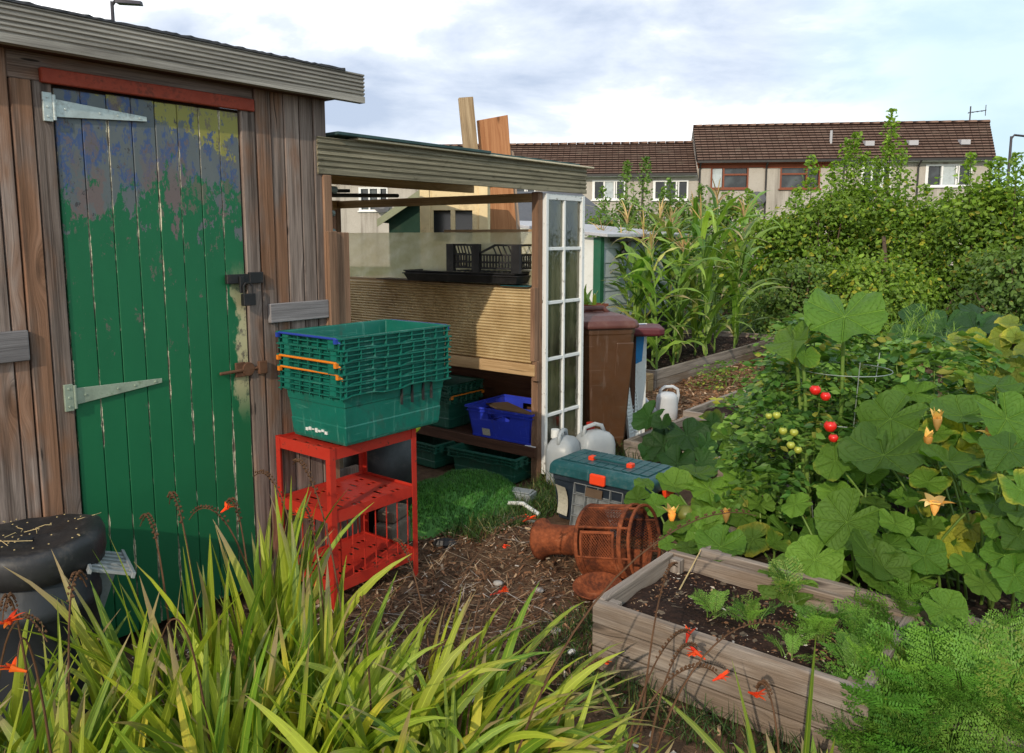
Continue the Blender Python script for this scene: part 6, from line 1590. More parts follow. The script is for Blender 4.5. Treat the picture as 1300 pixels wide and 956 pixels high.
def tomatoes(t, lst, mat, r=.022):
    for (px, py, Y) in lst:
        c = aty(px, py, Y) - t.location; mb = MB(); rr_ = r * random.uniform(.85, 1.15)
        mb.lathe([(0, -rr_ * .9), (rr_ * .6, -rr_ * .78), (rr_ * .97, -.15 * rr_), (rr_ * .95, rr_ * .3), (rr_ * .6, rr_ * .75), (rr_ * .2, rr_ * .8), (0, rr_ * .75)], 16, c=c)
        o = mb.build('tomato', M[mat], t, smooth=True)
        mb = MB(); n = 5; blades(mb, np.tile(np.array(c) + np.array([0, 0, rr_ * .78]), (n, 1)), np.linspace(0, 5, n), U(.1, .4, n), np.full(n, rr_ * .9), np.full(n, rr_ * .35), U(.3, .8, n), 3); mb.build('calyx', M['lf_tomato'], o)
tm = leafy('tomato_plant', 'bushy tomato plant with red and yellow tomatoes beside the wire cage', 'tomato plant', SN(-.30, 1.70, sb), .34, .30, .80, 420, .062, 'lf_tomato', 'tomato plants', 7, .15, 6)
tomatoes(tm, [(1035, 495, 3.08), (1048, 503, 3.06), (1058, 556, 3.0), (1054, 541, 3.04)], 'tomato_red', .022)
tomatoes(tm, [(994, 547, 3.05), (1004, 565, 3.0), (1013, 571, 3.0), (1008, 549, 3.05), (976, 528, 3.1), (986, 527, 3.1)], 'tomato_green', .015)
tm = leafy('tomato_plant', 'tomato plant with pale curling leaves left of the red tomatoes', 'tomato plant', SN(.12, 1.62, sb), .32, .28, .92, 300, .066, 'lf_tomato', 'tomato plants', 7, .16, 5)
tomatoes(tm, [(990, 458, 3.72), (993, 450, 3.75)], 'tomato_green', .028)
tm = leafy('tomato_plant', 'tomato plant behind the dusted squash leaves', 'tomato plant', SN(.10, 2.15, sb), .38, .30, .88, 300, .066, 'lf_tomato', 'tomato plants', 7, .16, 5)
tomatoes(tm, [(1140, 500, 3.35)], 'tomato_green', .02)
# wire cage
cg = thing('wire_cage', 'pale wire plant cage standing among the tomatoes', 'cage', SN(-.28, 1.82, sb), 0)
mb = MB()
for r, z in ((.13, .30), (.16, .52), (.19, .74)): mb.tube([(r * math.cos(a), r * math.sin(a), z) for a in np.linspace(0, 2 * PI, 25)], .002, 5, caps=False)
for a in (.4, 2.5, 4.6): mb.tube([(.08 * math.cos(a), .08 * math.sin(a), -.1), (.2 * math.cos(a), .2 * math.sin(a), .80)], .002, 5)
mb.build('wires', M['wire'], cg)
leafy('potato_plant', 'mid green leafy plant between the tomatoes and the bark path', 'plant', SN(1.2, .95, .1), .30, .3, .40, 70, .085, 'lf_herb', 'leafy vegetables', 7, .18, 5)
leafy('potato_plant', 'pale leafy plant on the small bed left of the huge raised leaf', 'plant', SN(2.45, .90, .1), .36, .38, .48, 90, .09, 'lf_herb', 'leafy vegetables', 7, .2, 5)
leafy('bean_bush', 'dense leafy bean bush behind the huge raised leaf', 'plant', SN(1.6, 1.75, 0), .55, .5, .66, 200, .115, 'lf_tomato', 'leafy vegetables', 5, .18, 6)
leafy('bean_bush', 'bright green leafy bush behind the tomatoes towards the hedge', 'plant', SN(3.0, .9, 0), .5, .45, .6, 190, .12, 'lf_herb', 'leafy vegetables', 5, .2, 6)
leafy('potato_plant', 'bright leafy plant in the middle of the squash bed', 'plant', SN(.30, 2.35, sb), .4, .4, .58, 110, .095, 'lf_herb', 'leafy vegetables', 7, .18, 5)
leafy('bean_bush', 'shaded leafy bush right of the tomatoes', 'plant', SN(1.0, 2.4, 0), .4, .4, .45, 140, .105, 'lf_tomato', 'leafy vegetables', 5, .18, 6)
ab = SN(3.1, 1.35, 0); ag = thing('asparagus_fern', 'feathery pale green plant gone to seed by the far right bed', 'plant', ab, 0)
mb = MB(); n_ = 14; cc = blades(mb, np.column_stack([U(-.12, .12, n_), U(-.12, .12, n_), np.full(n_, 0.0)]), U(0, 6.28, n_), U(1.1, 1.5, n_), U(.7, 1.05, n_), np.full(n_, .007), U(.1, .7, n_), 9, .2, T=np.column_stack([U(.4, 1, n_), U(.5, 1, n_), U(0, .8, n_)]), taper=8)
pt_ = np.repeat(cc[:, 3:10].reshape(-1, 3), 9, 0); m_ = len(pt_); blades(mb, pt_ + RNG.normal(0, .012, (m_, 3)), U(0, 6.28, m_), U(.1, 1.2, m_), U(.05, .16, m_), np.full(m_, .006), U(-.4, .8, m_), 4, .2, T=np.column_stack([U(.4, 1, m_), U(.4, 1, m_), U(0, .9, m_)]), taper=5); mb.build('fronds', M['lf_herb'], ag)
leafy('potato_plant', 'leafy plant filling the far end of the bark path', 'plant', SN(5.6, -.15, 0), .7, .5, .55, 190, .10, 'lf_tomato', 'leafy vegetables', 5, .2, 5)
leafy('weed_clump', 'low green weeds beside the corn bed plank', 'plant', SN(3.6, -.35, 0), .35, .3, .25, 90, .05, 'lf_herb', 'leafy vegetables', 5, .12, 3)
leafy('nettle_clump', 'dark leafy weeds at the foot of the hedge behind the corn', 'plant', SN(7.6, -.9, 0), 1.0, .7, .8, 280, .11, 'lf_bush', 'leafy vegetables', 5, .25, 6)
squash_plant('dark rhubarb leaves in shade at the foot of the hedge', SN(5.2, 2.1, .1),
    [(1200, 415, 7.4, 56, .5), (1232, 420, 7.2, 60, .5), (1165, 405, 7.8, 50, .5, 0, .5), (1195, 445, 7.0, 56, .5), (1240, 398, 7.6, 50, .5), (1150, 425, 7.3, 44, .4, 0, .6), (1260, 415, 7.0, 44, .5)], 14, ((4.0, 5.0), (6.7, 7.6), (.15, .7)), mat='squash_dark', kind=0, cat='rhubarb', name='rhubarb_plant', group=None, fr=(.15, .25), thick=.012)

# ------------------------------------------------------------------ carrots : feathery fronds
def frond_proto(L, npin, seed):
    r = np.random.default_rng(seed); polys = []
    def lf(p, d, l, w):
        d = d / np.linalg.norm(d); s = np.cross(d, [0, 0, 1.0]); s /= np.linalg.norm(s) + 1e-9
        polys.append([p, p + d * l * .5 + s * w, p + d * l, p + d * l * .5 - s * w])
    for i in range(npin):
        f = .28 + .72 * i / npin; p = np.array([L * f, 0, .10 * L * math.sin(f * 2.6) - .22 * L * f ** 3])
        pl = L * .30 * math.sin(PI * min(1, (1 - f) * 1.0 + .12)) + .012
        for sg in (-1, 1):
            d = np.array([.55, sg, r.uniform(-.25, .25)]); d /= np.linalg.norm(d); m = max(3, int(pl / .009))
            for k in range(m):
                g_ = (k + 1) / m; q = p + d * pl * g_; l = .020 * (1.15 - g_ * .6)
                for s2 in (-1, 1): lf(q, np.array([d[0] * .7 - s2 * d[1] * .8, d[1] * .7 + s2 * d[0] * .8, r.uniform(-.5, .5)]), l * r.uniform(.7, 1.2), .0032)
            lf(p + d * pl, d, .018, .003)
        lf(p, np.array([1, 0, -.2]), L / npin * 1.1, .0016)
    return np.array(polys)
FR = [frond_proto(.30, 11, s) for s in range(4)]
def carrot(label, base, n, L, spread=.9, group='carrot tops', el=(0.3, 1.4), cat='carrot plant', mat='lf_carrot'):
    base = Vector(base); t = thing('carrot_plant', label, cat, base, 0, group); mb = MB(); ms = MB()
    for k in range(n):
        a = random.uniform(0, 2 * PI); e = random.uniform(*el); s = L / .30 * random.uniform(.7, 1.15); P = FR[k % 4] * s
        d = Vector((math.cos(a) * math.cos(e), math.sin(a) * math.cos(e), math.sin(e))); sd = (Vector((-math.sin(a), math.cos(a), 0)) + Vector((0, 0, random.uniform(-.7, .7)))); sd = (sd - d * sd.dot(d)).normalized(); nn = d.cross(sd)
        if nn.z < 0: nn = -nn
        Rm_ = np.array([d, sd, nn]); b = np.array([random.uniform(-.02, .02), random.uniform(-.02, .02), 0]); Q = P @ Rm_ + b
        T = np.tile([random.random(), .3 + .7 * random.random(), random.random()], (len(Q), 1)) + RNG.normal(0, .08, (len(Q), 3)); mb.bulk(Q, np.clip(T, 0, 1))
        ms.tube([tuple(b), tuple(b + np.array(d) * L * .35 * s * .3 / L + np.array(nn) * .008), tuple(b + np.array(d) * .3 * s * .30 + np.array(nn) * .1 * .3 * s * .75), tuple(b + np.array(d) * .3 * s * .7 + np.array(nn) * .03 * s)], [.0022, .0018, .0014, .0009], 5, caps=False)
    mb.build('fronds', M[mat], t); ms.build('stems', M['stem'], t); return t
fb = .185
for (px, py, z, n, L, lab) in [(905, 785, fb, 7, .10, 'feathery carrot seedling leftmost on the bare soil'), (955, 795, fb, 9, .12, 'feathery carrot seedling in the middle of the bare soil'), (1005, 770, fb, 7, .17, 'leggy carrot top leaning up from the middle of the front bed'), (1040, 815, fb, 10, .14, 'carrot top with long bent stalks right of the bare soil'), (1000, 835, fb, 6, .10, 'small carrot top near the front plank'), (1085, 812, fb, 9, .13, 'carrot top next to the bent stalks'), (1085, 862, fb, 8, .13, 'carrot top by the end of the front plank'), (1148, 800, fb, 8, .18, 'upright yellowish carrot top under the hanging squash leaf'), (1180, 740, .2, 6, .12, 'small fern like plant growing between squash leaves'), (1145, 850, fb, 10, .16, 'carrot top in front of the yellowish one')]:
    p = atz(px, py, z); carrot(lab, p, n, L)
spots_ = [SN(-1.40 + .34 * random.random(), 2.42 + .95 * (i + random.random() * .6) / 18, .12) for i in range(18)] + [SN(-1.12, 2.40 + .9 * i / 6, .12) for i in range(6)] + [SN(-1.41, 2.41 + .10 * i, .12) for i in range(8)]
for i, p in enumerate(spots_):
    carrot('dense bright carrot tops crowding the lower right corner', p, 10, random.uniform(.17, .29), group='carrot tops crowding the corner', el=(.45, 1.5))
for (s_, n_, l_) in [(-1.60, 2.36, .30), (-1.50, 2.335, .34), (-1.58, 2.50, .32), (-1.55, 2.66, .34), (-1.62, 2.80, .30), (-1.46, 2.33, .34), (-1.40, 2.32, .30), (-1.62, 2.28, .24), (-1.36, 2.335, .40), (-1.22, 2.335, .40), (-1.30, 2.33, .42), (-1.12, 2.33, .40), (-1.52, 2.33, .42), (-1.57, 2.32, .40), (-1.68, 2.44, .26), (-1.56, 2.95, .34), (-1.70, 2.62, .28)]:
    carrot('feathery self sown carrot top on the ground between the two front beds', SN(s_, n_, -.003), 9, l_ * .78, group='self sown carrot tops between the front beds', el=(.6, 1.5))
# ------------------------------------------------------------------ sweetcorn
def corn(label, s, n, h, i, tassel=True, cob=True):
    b = SN(s, n, .13); t = thing('corn_plant', label, 'corn plant', b, 0, 'sweetcorn plants'); mb = MB(); lean = Vector((random.uniform(-.08, .08), random.uniform(-.08, .08), 0))
    P = [(lean.x * f * f * h, lean.y * f * f * h, h * f * .86 - .02) for f in np.linspace(0, 1, 9)]
    mb.tube(P, np.linspace(.014, .005, 9), 7, caps=False); mb.build('stalk', M['stem'], t, smooth=True)
    N = 13; f = np.linspace(.03, .92, N); base = np.array([(lean.x * q * q * h, lean.y * q * q * h, h * q * .86) for q in f]); a0 = random.uniform(0, PI)
    az = a0 + PI * (np.arange(N) % 2) + RNG.normal(0, .4, N); L = h * (.34 + .16 * np.sin(f * PI)) * U(.8, 1.2, N)
    T = RNG.random((N, 3)); T[:3, 2] = U(.6, 1, 3); mb = MB()
    blades(mb, base, az, U(.9, 1.3, N), L, U(.055, .085, N), U(1.2, 2.5, N), 12, .35, U(-.4, .4, N), T, 1.35, 2.4, .35, .7); mb.build('leaves', M['lf_corn'], t, smooth=True)
    if tassel:
        mb = MB(); n_ = 11; top = np.array([lean.x * h, lean.y * h, h * .86]); base = np.tile(top, (n_, 1)) + np.column_stack([np.zeros((n_, 2)), U(-.05, .08, n_)])
        blades(mb, base, U(0, 6.28, n_), U(.6, 1.45, n_), U(.14, .28, n_), np.full(n_, .013), U(.1, 1.2, n_), 6, .3, U(-1, 1, n_), RNG.random((n_, 3)), taper=6); mb.build('tassel', M['tassel'], t)
    if cob:
        q = random.uniform(.4, .6); p = Vector((lean.x * q * q * h, lean.y * q * q * h, h * q * .86)); a = a0 + random.choice((0, PI)) + .5; d = Vector((math.cos(a) * .4, math.sin(a) * .4, .9)).normalized(); mb = MB()
        mb.tube([p, p + d * .05, p + d * .12, p + d * .19, p + d * .23], [.008, .024, .027, .016, .004], 8); c = mb.build('cob', M['lf_corn'], t, smooth=True)
        mb = MB(); n_ = 8; blades(mb, np.tile(np.array(p + d * .225), (n_, 1)), U(0, 6.28, n_), U(.3, 1.4, n_), U(.04, .08, n_), np.full(n_, .006), U(.5, 2, n_), 4, T=RNG.random((n_, 3))); mb.build('silk', M['dry_stem'], c)
cs_ = [(3.3, -.98), (3.45, -1.3), (3.7, -1.0), (3.75, -1.55), (4.1, -1.15), (4.15, -1.7), (4.5, -1.0), (4.55, -1.5), (4.6, -2.1), (4.95, -1.1), (5.0, -1.75), (5.3, -1.0), (5.35, -1.5), (5.6, -2.0), (5.7, -1.15), (3.5, -1.25), (4.35, -1.3), (3.9, -1.35), (3.95, -1.9), (4.75, -1.25), (5.15, -1.3), (4.4, -1.95)]
for i, (s, n) in enumerate(cs_):
    h = random.uniform(1.35, 1.62) if s < 4.3 else random.uniform(1.6, 1.9)
    if i == 9: h = 2.05
    lab = 'sweetcorn plant with drying tassels crowded in the long bed by the bark path'
    if i == 0: lab = 'shorter sweetcorn plant at the near left end of the corn bed by the hut'
    if i == 9: lab = 'tallest sweetcorn plant with a big pale tassel at the right of the corn'
    corn(lab, s, n, h, i, random.random() < .6, random.random() < .7)
tg = thing('leek_plant', 'strappy green plant growing in the terracotta pots', 'plant', (stp.x, stp.y, stp.z + .075), 0); mb = MB(); n_ = 12
blades(mb, np.column_stack([U(-.05, .05, n_), U(-.05, .05, n_), np.full(n_, -.01)]), U(0, 6.28, n_), U(.8, 1.4, n_), U(.18, .34, n_), U(.025, .04, n_), U(.4, 1.6, n_), 7, .3); mb.build('leaves', M['lf_corn'], tg, smooth=True)

# ------------------------------------------------------------------ hedge shrubs and bushes
def shrub(label, px, Y, halfw, py_top, nleaf, size=.07, mat='lf_hedge', shoots=(), group='hedge shrubs', depth=None, py_bot=None, bare=0.0, cat='shrub', nclump=None):
    g = aty(px, py_top, Y); base = Vector((g.x, Y, 0)); h = g.z; rx = halfw * Y / F_PX; ry = depth or min(1.0, rx * .8)
    t = thing('hedge_shrub' if cat == 'shrub' else 'bush', label, cat, base, 0, group); mb = MB()
    nc = nclump or max(26, nleaf // 85); ph = RNG.uniform(0, 10)
    a = U(0, 2 * PI, nc); z = RNG.random(nc) ** .75; rad = np.sqrt(RNG.random(nc)) * .35 + .65 * (RNG.random(nc) < .75)
    rad = np.clip(rad, .1, 1.0); prof = np.sqrt(np.clip(1 - ((z - .42) / .62) ** 2, .05, 1))
    bump = np.array([1 + .35 * mnoise.noise((math.cos(A) * 1.6 + ph, math.sin(A) * 1.6, Z * 3)) for A, Z in zip(a, z)])
    C = np.column_stack([np.cos(a) * rx * rad * prof * bump, np.sin(a) * ry * rad * prof * bump, .12 + z * h * .93 * (.9 + .12 * bump)])
    cs = RNG.choice(nc, nleaf); sp = RNG.normal(0, 1, (nleaf, 3)) * np.array([.15, .15, .10]) * (.6 + .45 * rx)
    P = C[cs] + sp; P[:, 2] = np.maximum(P[:, 2], .04)
    out = P.copy(); out[:, 2] = .35 + .5 * (P[:, 2] / h); out[:, :2] /= (np.array([rx, ry]) + .01); nrm = out * .9 + RNG.normal(0, .75, P.shape)
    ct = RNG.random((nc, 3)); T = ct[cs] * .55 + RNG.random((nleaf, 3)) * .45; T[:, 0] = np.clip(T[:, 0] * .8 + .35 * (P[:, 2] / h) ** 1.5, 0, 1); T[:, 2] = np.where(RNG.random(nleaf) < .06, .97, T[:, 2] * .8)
    leaf_cloud(mb, P, size * U(.45, 1.4, nleaf), nrm, T, .62)
    mt = MB()
    for k in range(9):
        e = C[RNG.integers(0, nc)]; mt.tube([tuple(p) for p in bez((random.uniform(-.1, .1), random.uniform(-.1, .1), -.03), (e[0] * .2, e[1] * .2, h * .25), (e[0] * .6, e[1] * .6, h * .45), e, 7)], np.linspace(.035, .01, 7), 6, caps=False)
    for (sx, sy, lean) in shoots:
        q = aty(sx, sy, Y - .2) - base; b = Vector((q.x * .8 - lean * .2, q.y, h * .55)); pts = bez(b, b.lerp(q, .4) + Vector((lean * .1, 0, 0)), b.lerp(q, .75), q, 9); mt.tube([tuple(p) for p in pts], np.linspace(.010, .003, 9), 5, caps=False)
        n_ = int(260 * (q.z - b.z)); f = RNG.random(n_) ** .9; idx = f * 8; i0 = np.clip(idx.astype(int), 0, 7); pp = pts[i0] + (pts[i0 + 1] - pts[i0]) * (idx - i0)[:, None]; w_ = (.17 * (1 - f) + .03)[:, None]
        leaf_cloud(mb, pp + RNG.normal(0, 1, (n_, 3)) * w_ * np.array([1, 1, .6]), size * U(.6, 1.2, n_), None, np.column_stack([.3 + .7 * RNG.random(n_), .4 + .6 * RNG.random(n_), RNG.random(n_) * .9]))
    mb.build('crown', M[mat], t); mt.build('trunk', M['bark'], t, smooth=True)
    return t
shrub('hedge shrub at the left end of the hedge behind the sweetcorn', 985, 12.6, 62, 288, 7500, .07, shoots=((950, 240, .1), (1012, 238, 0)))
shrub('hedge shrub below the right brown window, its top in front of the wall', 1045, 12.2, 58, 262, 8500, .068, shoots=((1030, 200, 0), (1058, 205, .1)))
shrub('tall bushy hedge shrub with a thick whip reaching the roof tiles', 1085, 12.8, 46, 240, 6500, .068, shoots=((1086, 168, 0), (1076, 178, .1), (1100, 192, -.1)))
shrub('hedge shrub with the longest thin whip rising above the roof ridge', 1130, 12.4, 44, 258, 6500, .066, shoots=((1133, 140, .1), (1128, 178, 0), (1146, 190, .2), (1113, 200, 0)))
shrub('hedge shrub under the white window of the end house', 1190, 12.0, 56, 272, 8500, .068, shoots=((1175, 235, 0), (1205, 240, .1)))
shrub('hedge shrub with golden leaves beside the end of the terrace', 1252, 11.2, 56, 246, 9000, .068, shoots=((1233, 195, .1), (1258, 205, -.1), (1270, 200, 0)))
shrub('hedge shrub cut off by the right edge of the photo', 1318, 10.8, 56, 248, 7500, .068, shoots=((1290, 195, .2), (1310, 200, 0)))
shrub('low dark hedge shrub in front of the others at the right', 1290, 9.2, 66, 330, 7200, .058, mat='lf_bush')
shrub('low hedge shrub behind the huge squash leaf', 1120, 10.2, 70, 345, 7400, .058, mat='lf_hedge')
shrub('low hedge shrub between the corn and the huge squash leaf', 1020, 10.8, 56, 350, 6200, .06, mat='lf_bush')
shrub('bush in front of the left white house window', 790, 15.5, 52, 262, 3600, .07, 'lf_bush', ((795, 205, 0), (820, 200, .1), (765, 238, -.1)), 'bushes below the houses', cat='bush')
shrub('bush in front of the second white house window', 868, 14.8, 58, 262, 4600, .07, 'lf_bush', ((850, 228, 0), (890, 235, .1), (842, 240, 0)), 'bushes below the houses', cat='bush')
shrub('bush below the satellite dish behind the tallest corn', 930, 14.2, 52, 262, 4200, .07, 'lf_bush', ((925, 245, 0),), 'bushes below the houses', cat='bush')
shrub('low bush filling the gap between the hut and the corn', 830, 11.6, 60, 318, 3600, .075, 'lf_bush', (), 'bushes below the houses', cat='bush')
# slim young tree trunk showing in the hedge
mb = MB(); b = aty(1126, 420, 11.4); b.z = 0; top = aty(1122, 300, 11.4)
mb.tube([b, b.lerp(top, .5) + Vector((.03, 0, 0)), top], [.05, .04, .025], 8); tr_ = thing('young_tree', 'slim brown tree trunk showing in the middle of the hedge', 'tree', (b.x, b.y, 0), 0)
o = mb.build('trunk', M['bark'], None, smooth=True); o.data.transform(Matrix.Translation((-b.x, -b.y, 0))); o.parent = tr_
mb = MB(); leaf_cloud(mb, np.column_stack([RNG.normal(0, .22, 500), RNG.normal(0, .2, 500), RNG.uniform(.7, 2.3, 500)]), .07 * U(.7, 1.2, 500)); mb.build('crown', M['lf_hedge'], tr_)

# ------------------------------------------------------------------ ground, litter, bark, grass
mb = MB()
xs_ = np.unique(np.concatenate([np.linspace(-150, -6, 14), np.linspace(-6, 8, 141), np.linspace(8, 150, 14)])); ys_ = np.unique(np.concatenate([np.linspace(-60, .5, 8), np.linspace(.5, 9, 100), np.linspace(9, 20, 23), np.linspace(20, 260, 14)]))
sand = SN(-.90, .46)
def gz(x, y):
    if not (-6 < x < 8 and .5 < y < 20): return 0.0
    h = .010 * mnoise.noise((x * 2.2, y * 2.2, 4)) + .006 * mnoise.noise((x * 7, y * 7, 1))
    d = math.hypot((x - sand.x) / .30, (y - sand.y) / .24); h += .05 * math.exp(-d * d * 1.2)
    return h - .006
vs = [(x, y, gz(x, y)) for y in ys_ for x in xs_]; nx = len(xs_); fs_ = [(j * nx + i, j * nx + i + 1, (j + 1) * nx + i + 1, (j + 1) * nx + i) for j in range(len(ys_) - 1) for i in range(nx - 1)]
mb.faces(vs, fs_); tag(mb.build('ground', M['ground'], None, smooth=True), kind='structure')
def patch(name, poly_s, poly_n, mat, z=.006):
    mb = MB(); (s0, s1), (n0, n1) = poly_s, poly_n; a, b = int((s1 - s0) / .12) + 2, int((n1 - n0) / .12) + 2; vs = []; fs_ = []
    for j in range(b + 1):
        for i in range(a + 1):
            s = s0 + (s1 - s0) * i / a; n = n0 + (n1 - n0) * j / b; e = min(i, a - i, j, b - j); p = SN(s + (random.uniform(-.05, .05) if e == 0 else 0), n + (random.uniform(-.05, .05) if e == 0 else 0)); vs.append((p.x, p.y, gz(p.x, p.y) + z + .012 * mnoise.noise((p.x * 4, p.y * 4, 7)) + (.006 if e else -.004)))
    for j in range(b):
        for i in range(a): q = j * (a + 1) + i; fs_.append((q, q + 1, q + a + 2, q + a + 1))
    mb.faces(vs, fs_); return tag(mb.build(name, M[mat], None, smooth=True), kind='structure')
patch('bark_path', (.72, 8.5), (-.88, .15), 'bark_ground', .012)
patch('bark_path', (3.0, 6.4), (.2, 1.65), 'bark_ground', .012)
patch('bark_path', (2.95, 3.3), (1.66, 3.2), 'bark_ground', .010)
def scatter(name, label, cat, pts, smin, smax, mat, asp=.4, zoff=.004, tilt=.35):
    n = len(pts); mb = MB(); nrm = RNG.normal(0, tilt, (n, 3)); nrm[:, 2] = 1; T = RNG.random((n, 3))
    sz = smin + (smax - smin) * RNG.random(n) ** 2.5; C = np.array([(x, y, gz(x, y) + zoff + random.random() * .012) for x, y in pts])
    nrm /= np.linalg.norm(nrm, axis=1, keepdims=True); r = RNG.normal(0, 1, (n, 3)); a = np.cross(nrm, r); a /= np.linalg.norm(a, axis=1, keepdims=True); b = np.cross(nrm, a); h = (sz * .5)[:, None]; w = (sz * asp * U(.3, 1.2, n) * .5)[:, None]
    jit = lambda: U(.6, 1.1, n)[:, None]
    mb.bulk(np.stack([C - a * h * jit() - b * w * jit(), C + a * h * jit() - b * w * jit(), C + a * h * jit() + b * w * jit(), C - a * h * jit() + b * w * jit()], 1), T); o = mb.build(name, M[mat], None); return tag(o, label, cat, kind='stuff')
def ptsn(n, s0, s1, n0, n1): 
    return [(p.x, p.y) for p in (SN(a, b) for a, b in zip(U(s0, s1, n), U(n0, n1, n)))]
def inbed(x, y):
    for (s0, s1, n0, n1) in ((-1.62, -1.0, 1.38, 2.31), (-1.43, -1.0, 2.35, 3.5), (-1.0, .56, 1.49, 3.3), (.69, 1.63, .15, 1.26), (1.77, 2.91, .05, 1.26), (3.04, 6.6, -2.6, -.85), (3.29, 5.6, 1.62, 3.4)):
        p = Vector((x, y, 0)) - Vector((O.x, O.y, 0)); s, n = p.dot(dA), p.dot(nA)
        if s0 < s < s1 and n0 < n < n1: return True
    return False
scatter('bark_chips', 'orange brown bark chips covering the path between the beds', 'bark chips', [p for p in ptsn(12000, .74, 6.5, -.86, .14) + ptsn(4500, 3.0, 6.4, .2, 1.6) if not inbed(*p)], .012, .075, 'bark_chip', .45, .020)
scatter('dry_litter', 'dry brown stalks and chips littering the dirt in the foreground', 'litter', [p for p in ptsn(15000, -2.6, -.62, .05, 1.36) if not inbed(*p)], .004, .042, 'litter', .35, .004, .45)
scatter('dry_litter', 'dry debris on the dirt along the left side of the beds', 'litter', [p for p in ptsn(3500, -1.0, .7, .9, 1.48) + ptsn(2500, -2.6, -1.62, 1.3, 2.6) if not inbed(*p)], .004, .045, 'litter', .35, .004, .45)
# thin straw stalks
pp = [p for p in ptsn(1500, -2.2, -.7, .25, 1.35)]; mb = MB(); n = len(pp); base = np.array([(x, y, gz(x, y) + .004 + .02 * random.random()) for x, y in pp])
blades(mb, base, U(0, 6.28, n), U(-.12, .3, n), U(.04, .16, n), np.full(n, .0028), U(-.3, .6, n), 4, 0, None, np.column_stack([.3 + .7 * RNG.random(n), RNG.random(n), RNG.random(n)]), taper=6)
tag(mb.build('dry_stalks', M['litter'], None), 'thin dry stalks lying across the brown dirt', 'straw', kind='stuff')
mb = MB(); sp_ = np.column_stack([U(0, 1, 3000), U(0, 1, 3000)]); 
pts = [SN(-1.57 + a * .5, 1.44 + b * .8, .185) for a, b in sp_[:1400]]; n = len(pts); C = np.array([tuple(p) for p in pts]) + np.column_stack([np.zeros((n, 2)), U(.0, .012, n)])
nr_ = RNG.normal(0, .3, (n, 3)); nr_[:, 2] = 1; leaf_cloud(mb, C, .004 + .016 * RNG.random(n) ** 3, nr_, np.column_stack([.25 + .75 * RNG.random(n), RNG.random(n), RNG.random(n)]), .5); tag(mb.build('soil_flecks', M['litter'], None), 'pale flecks and chips on the dark soil of the front bed', 'litter', kind='stuff')
def grass(label, pts, l0, l1, w=.004, droop=(.3, 1.6)):
    n = len(pts); mb = MB(); base = np.array([(x, y, gz(x, y) - .004) for x, y in pts]); blades(mb, base, U(0, 6.28, n), U(.7, 1.5, n), U(l0, l1, n), w * U(.6, 1.3, n), U(*droop, n), 4, .1, U(-1, 1, n)); return tag(mb.build('grass', M['grass'], None), label, 'grass', kind='stuff')
grass('rough green grass in front of the shelves and toolbox', ptsn(2600, -1.05, -.3, -.05, .40) + ptsn(1300, -.35, .1, .0, .45), .03, .11)
grass('tufts of grass at the foot of the white window and bin', ptsn(900, -.1, .75, .02, .32), .05, .2)
grass('weeds and grass along the bottom of the raised bed', ptsn(900, -1.80, -1.62, 1.36, 2.5) + ptsn(500, -1.7, -1.3, 1.1, 1.36), .03, .12)
grass('short grass in patches on the bark path', ptsn(700, 1.1, 3.0, -.8, -.1), .02, .07, .003)
grass('rough grass round the huts beyond the bin', ptsn(3500, 3.0, 9.5, -6, -2.6), .08, .25, .008)
for i, (px, py, lab) in enumerate([(726, 826, 'white golf ball sized pebble near the raised bed corner'), (684, 747, 'grey pebble on the dirt left of the bowl'), (632, 741, 'pale pebble near the crocosmia tips'), (706, 800, 'whitish stone by the raised bed corner')]):
    p = atz(px, py, .01); mb = MB(); mb.lathe([(0, -.016), (.016, -.01), (.022, .0), (.016, .012), (0, .016)], 9, sx=1.1, sy=.8); o = mb.build('pebble', M['white_plastic'] if i == 0 else M['pebble'], None, smooth=True, loc=(p.x, p.y, .014 + gz(p.x, p.y))); o.scale = (.8, .8, .8) if i == 0 else (1, 1, .8); tag(o, lab, 'pebble')
mb = MB(); mb.lathe([(0, -.03), (.03, -.02), (.04, .0), (.03, .02), (0, .03)], 8, sx=1.5, sy=.7); p = atz(565, 690, .02); o = mb.build('black_scrap', M['black_plastic'], None, loc=(p.x, p.y, .02)); tag(o, 'scrap of crumpled black plastic near the red rack leg', 'scrap')
# ================================================================== LIGHT, SKY, CAMERA
SUN_EL = math.radians(27); to_sun = Vector((-.62, -.785, 0)).normalized()
to_sun = (-dA * .95 + nA * .31).normalized()
sd = Vector((to_sun.x * math.cos(SUN_EL), to_sun.y * math.cos(SUN_EL), math.sin(SUN_EL)))
sun = bpy.data.lights.new('sun', 'SUN'); sun.energy = 2.8; sun.angle = math.radians(.6); sun.color = (1.0, .88, .70)
so = bpy.data.objects.new('sun', sun); COL.objects.link(so); so.rotation_euler = sd.to_track_quat('Z', 'Y').to_euler(); so.location = (-10, -12, 12)
w = bpy.data.worlds.new('World'); scene.world = w; w.use_nodes = True; nt = w.node_tree; nt.nodes.clear()
def wn(typ, ins=None, **pr):
    n = nt.nodes.new(typ)
    for k, v in pr.items(): setattr(n, k, v)
    for k, v in (ins or {}).items():
        if isinstance(v, bpy.types.NodeSocket): nt.links.new(v, n.inputs[k])
        else: n.inputs[k].default_value = v
    return n
tc = wn('ShaderNodeTexCoord').outputs['Generated']
sky = wn('ShaderNodeTexSky', sky_type='NISHITA', sun_disc=False, sun_elevation=SUN_EL, sun_rotation=math.atan2(to_sun.x, to_sun.y), air_density=1.0, dust_density=1.5)
bg1 = wn('ShaderNodeBackground', {'Color': sky.outputs[0], 'Strength': .11})
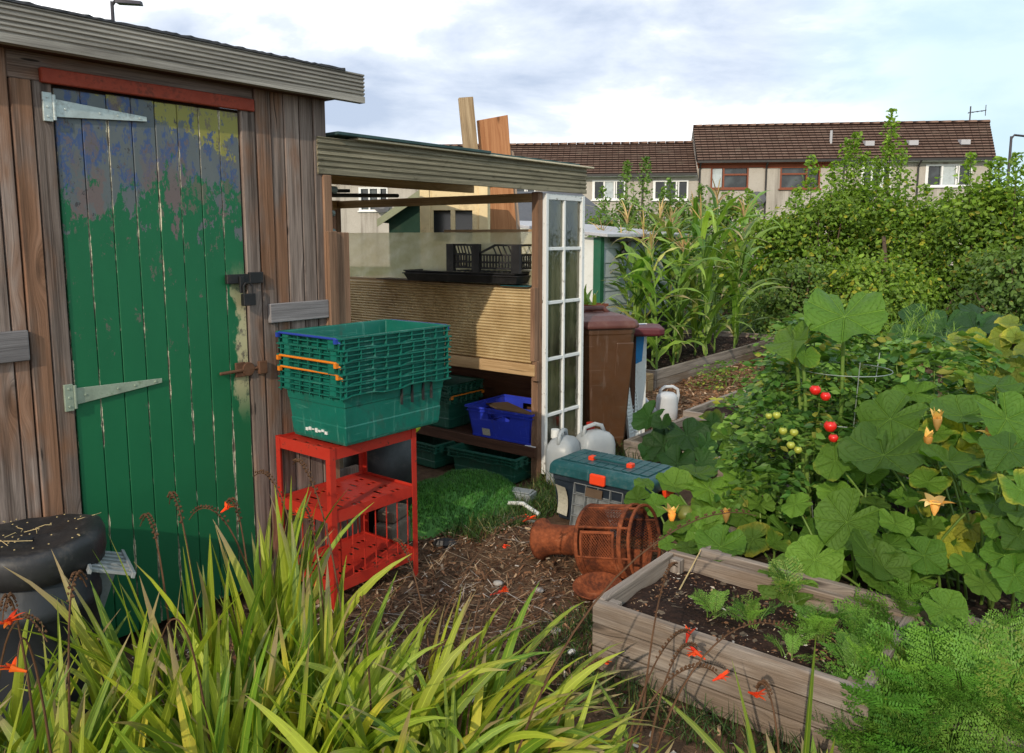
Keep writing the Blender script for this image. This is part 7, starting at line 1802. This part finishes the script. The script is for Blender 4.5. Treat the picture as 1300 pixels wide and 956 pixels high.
sx = wn('ShaderNodeSeparateXYZ', {0: tc}).outputs
mp = wn('ShaderNodeMapping', {'Vector': tc, 'Scale': (1.0, 1.0, 2.6), 'Location': (.3, .1, .15)}).outputs[0]
n1 = wn('ShaderNodeTexNoise', {'Vector': mp, 'Scale': 4.0, 'Detail': 10, 'Roughness': .56, 'Distortion': .25}).outputs['Fac']
n2 = wn('ShaderNodeTexNoise', {'Vector': mp, 'Scale': 1.3, 'Detail': 5, 'Roughness': .5}).outputs['Fac']
add = wn('ShaderNodeMath', {0: n1, 1: n2}, operation='ADD').outputs[0]
elev = wn('ShaderNodeMapRange', {'Value': sx[2], 'From Min': .08, 'From Max': .45, 'To Min': -.02, 'To Max': .22}).outputs[0]
add2 = wn('ShaderNodeMath', {0: add, 1: elev}, operation='ADD').outputs[0]
cr = wn('ShaderNodeValToRGB', {'Fac': wn('ShaderNodeMath', {0: add2, 1: .5}, operation='MULTIPLY').outputs[0]}); e = cr.color_ramp.elements
e[0].position = .54; e[0].color = (1.32, 1.32, 1.31, 1); e[1].position = .69; e[1].color = (.47, .55, .70, 1)
e2 = cr.color_ramp.elements.new(.605); e2.color = (.76, .82, .92, 1)
# pale blue clearing on the right hand side
blue = wn('ShaderNodeMix', data_type='RGBA'); bm = wn('ShaderNodeMapRange', {'Value': wn('ShaderNodeMath', {0: sx[0], 1: wn('ShaderNodeMath', {0: n2, 1: .35}, operation='MULTIPLY').outputs[0]}, operation='ADD').outputs[0], 'From Min': .48, 'From Max': .68, 'To Min': 0, 'To Max': .85}, interpolation_type='SMOOTHSTEP').outputs[0]
nt.links.new(bm, blue.inputs[0]); nt.links.new(cr.outputs[0], blue.inputs[6]); blue.inputs[7].default_value = (.56, .76, .86, 1)
# dimmer overhead and behind
hi = wn('ShaderNodeMapRange', {'Value': sx[2], 'From Min': .25, 'From Max': .7, 'To Min': 1.25, 'To Max': 1.22}).outputs[0]
bg2 = wn('ShaderNodeBackground', {'Color': blue.outputs[2], 'Strength': hi})
mixn = wn('ShaderNodeMixShader', {0: .9, 1: bg1.outputs[0], 2: bg2.outputs[0]})
out = wn('ShaderNodeOutputWorld', {'Surface': mixn.outputs[0]})
cam = bpy.data.cameras.new('camera'); co = bpy.data.objects.new('camera', cam); COL.objects.link(co); scene.camera = co
co.location = (0, 0, EYE); co.rotation_euler = (PI / 2 - TH, 0, 0); cam.sensor_width = 36; cam.lens = 36 * F_PX / 1300; cam.shift_y = -(478 - 433) / 1300; cam.clip_start = .05; cam.clip_end = 1000
scene.view_settings.view_transform = 'Standard'; scene.view_settings.look = 'None'; scene.view_settings.exposure = 0
scene.render.resolution_x, scene.render.resolution_y = 1024, 753
try:
    scene.cycles.use_denoising = True; scene.cycles.max_bounces = 8; scene.cycles.transparent_max_bounces = 12; scene.cycles.diffuse_bounces = 3; scene.cycles.glossy_bounces = 3
except Exception: pass
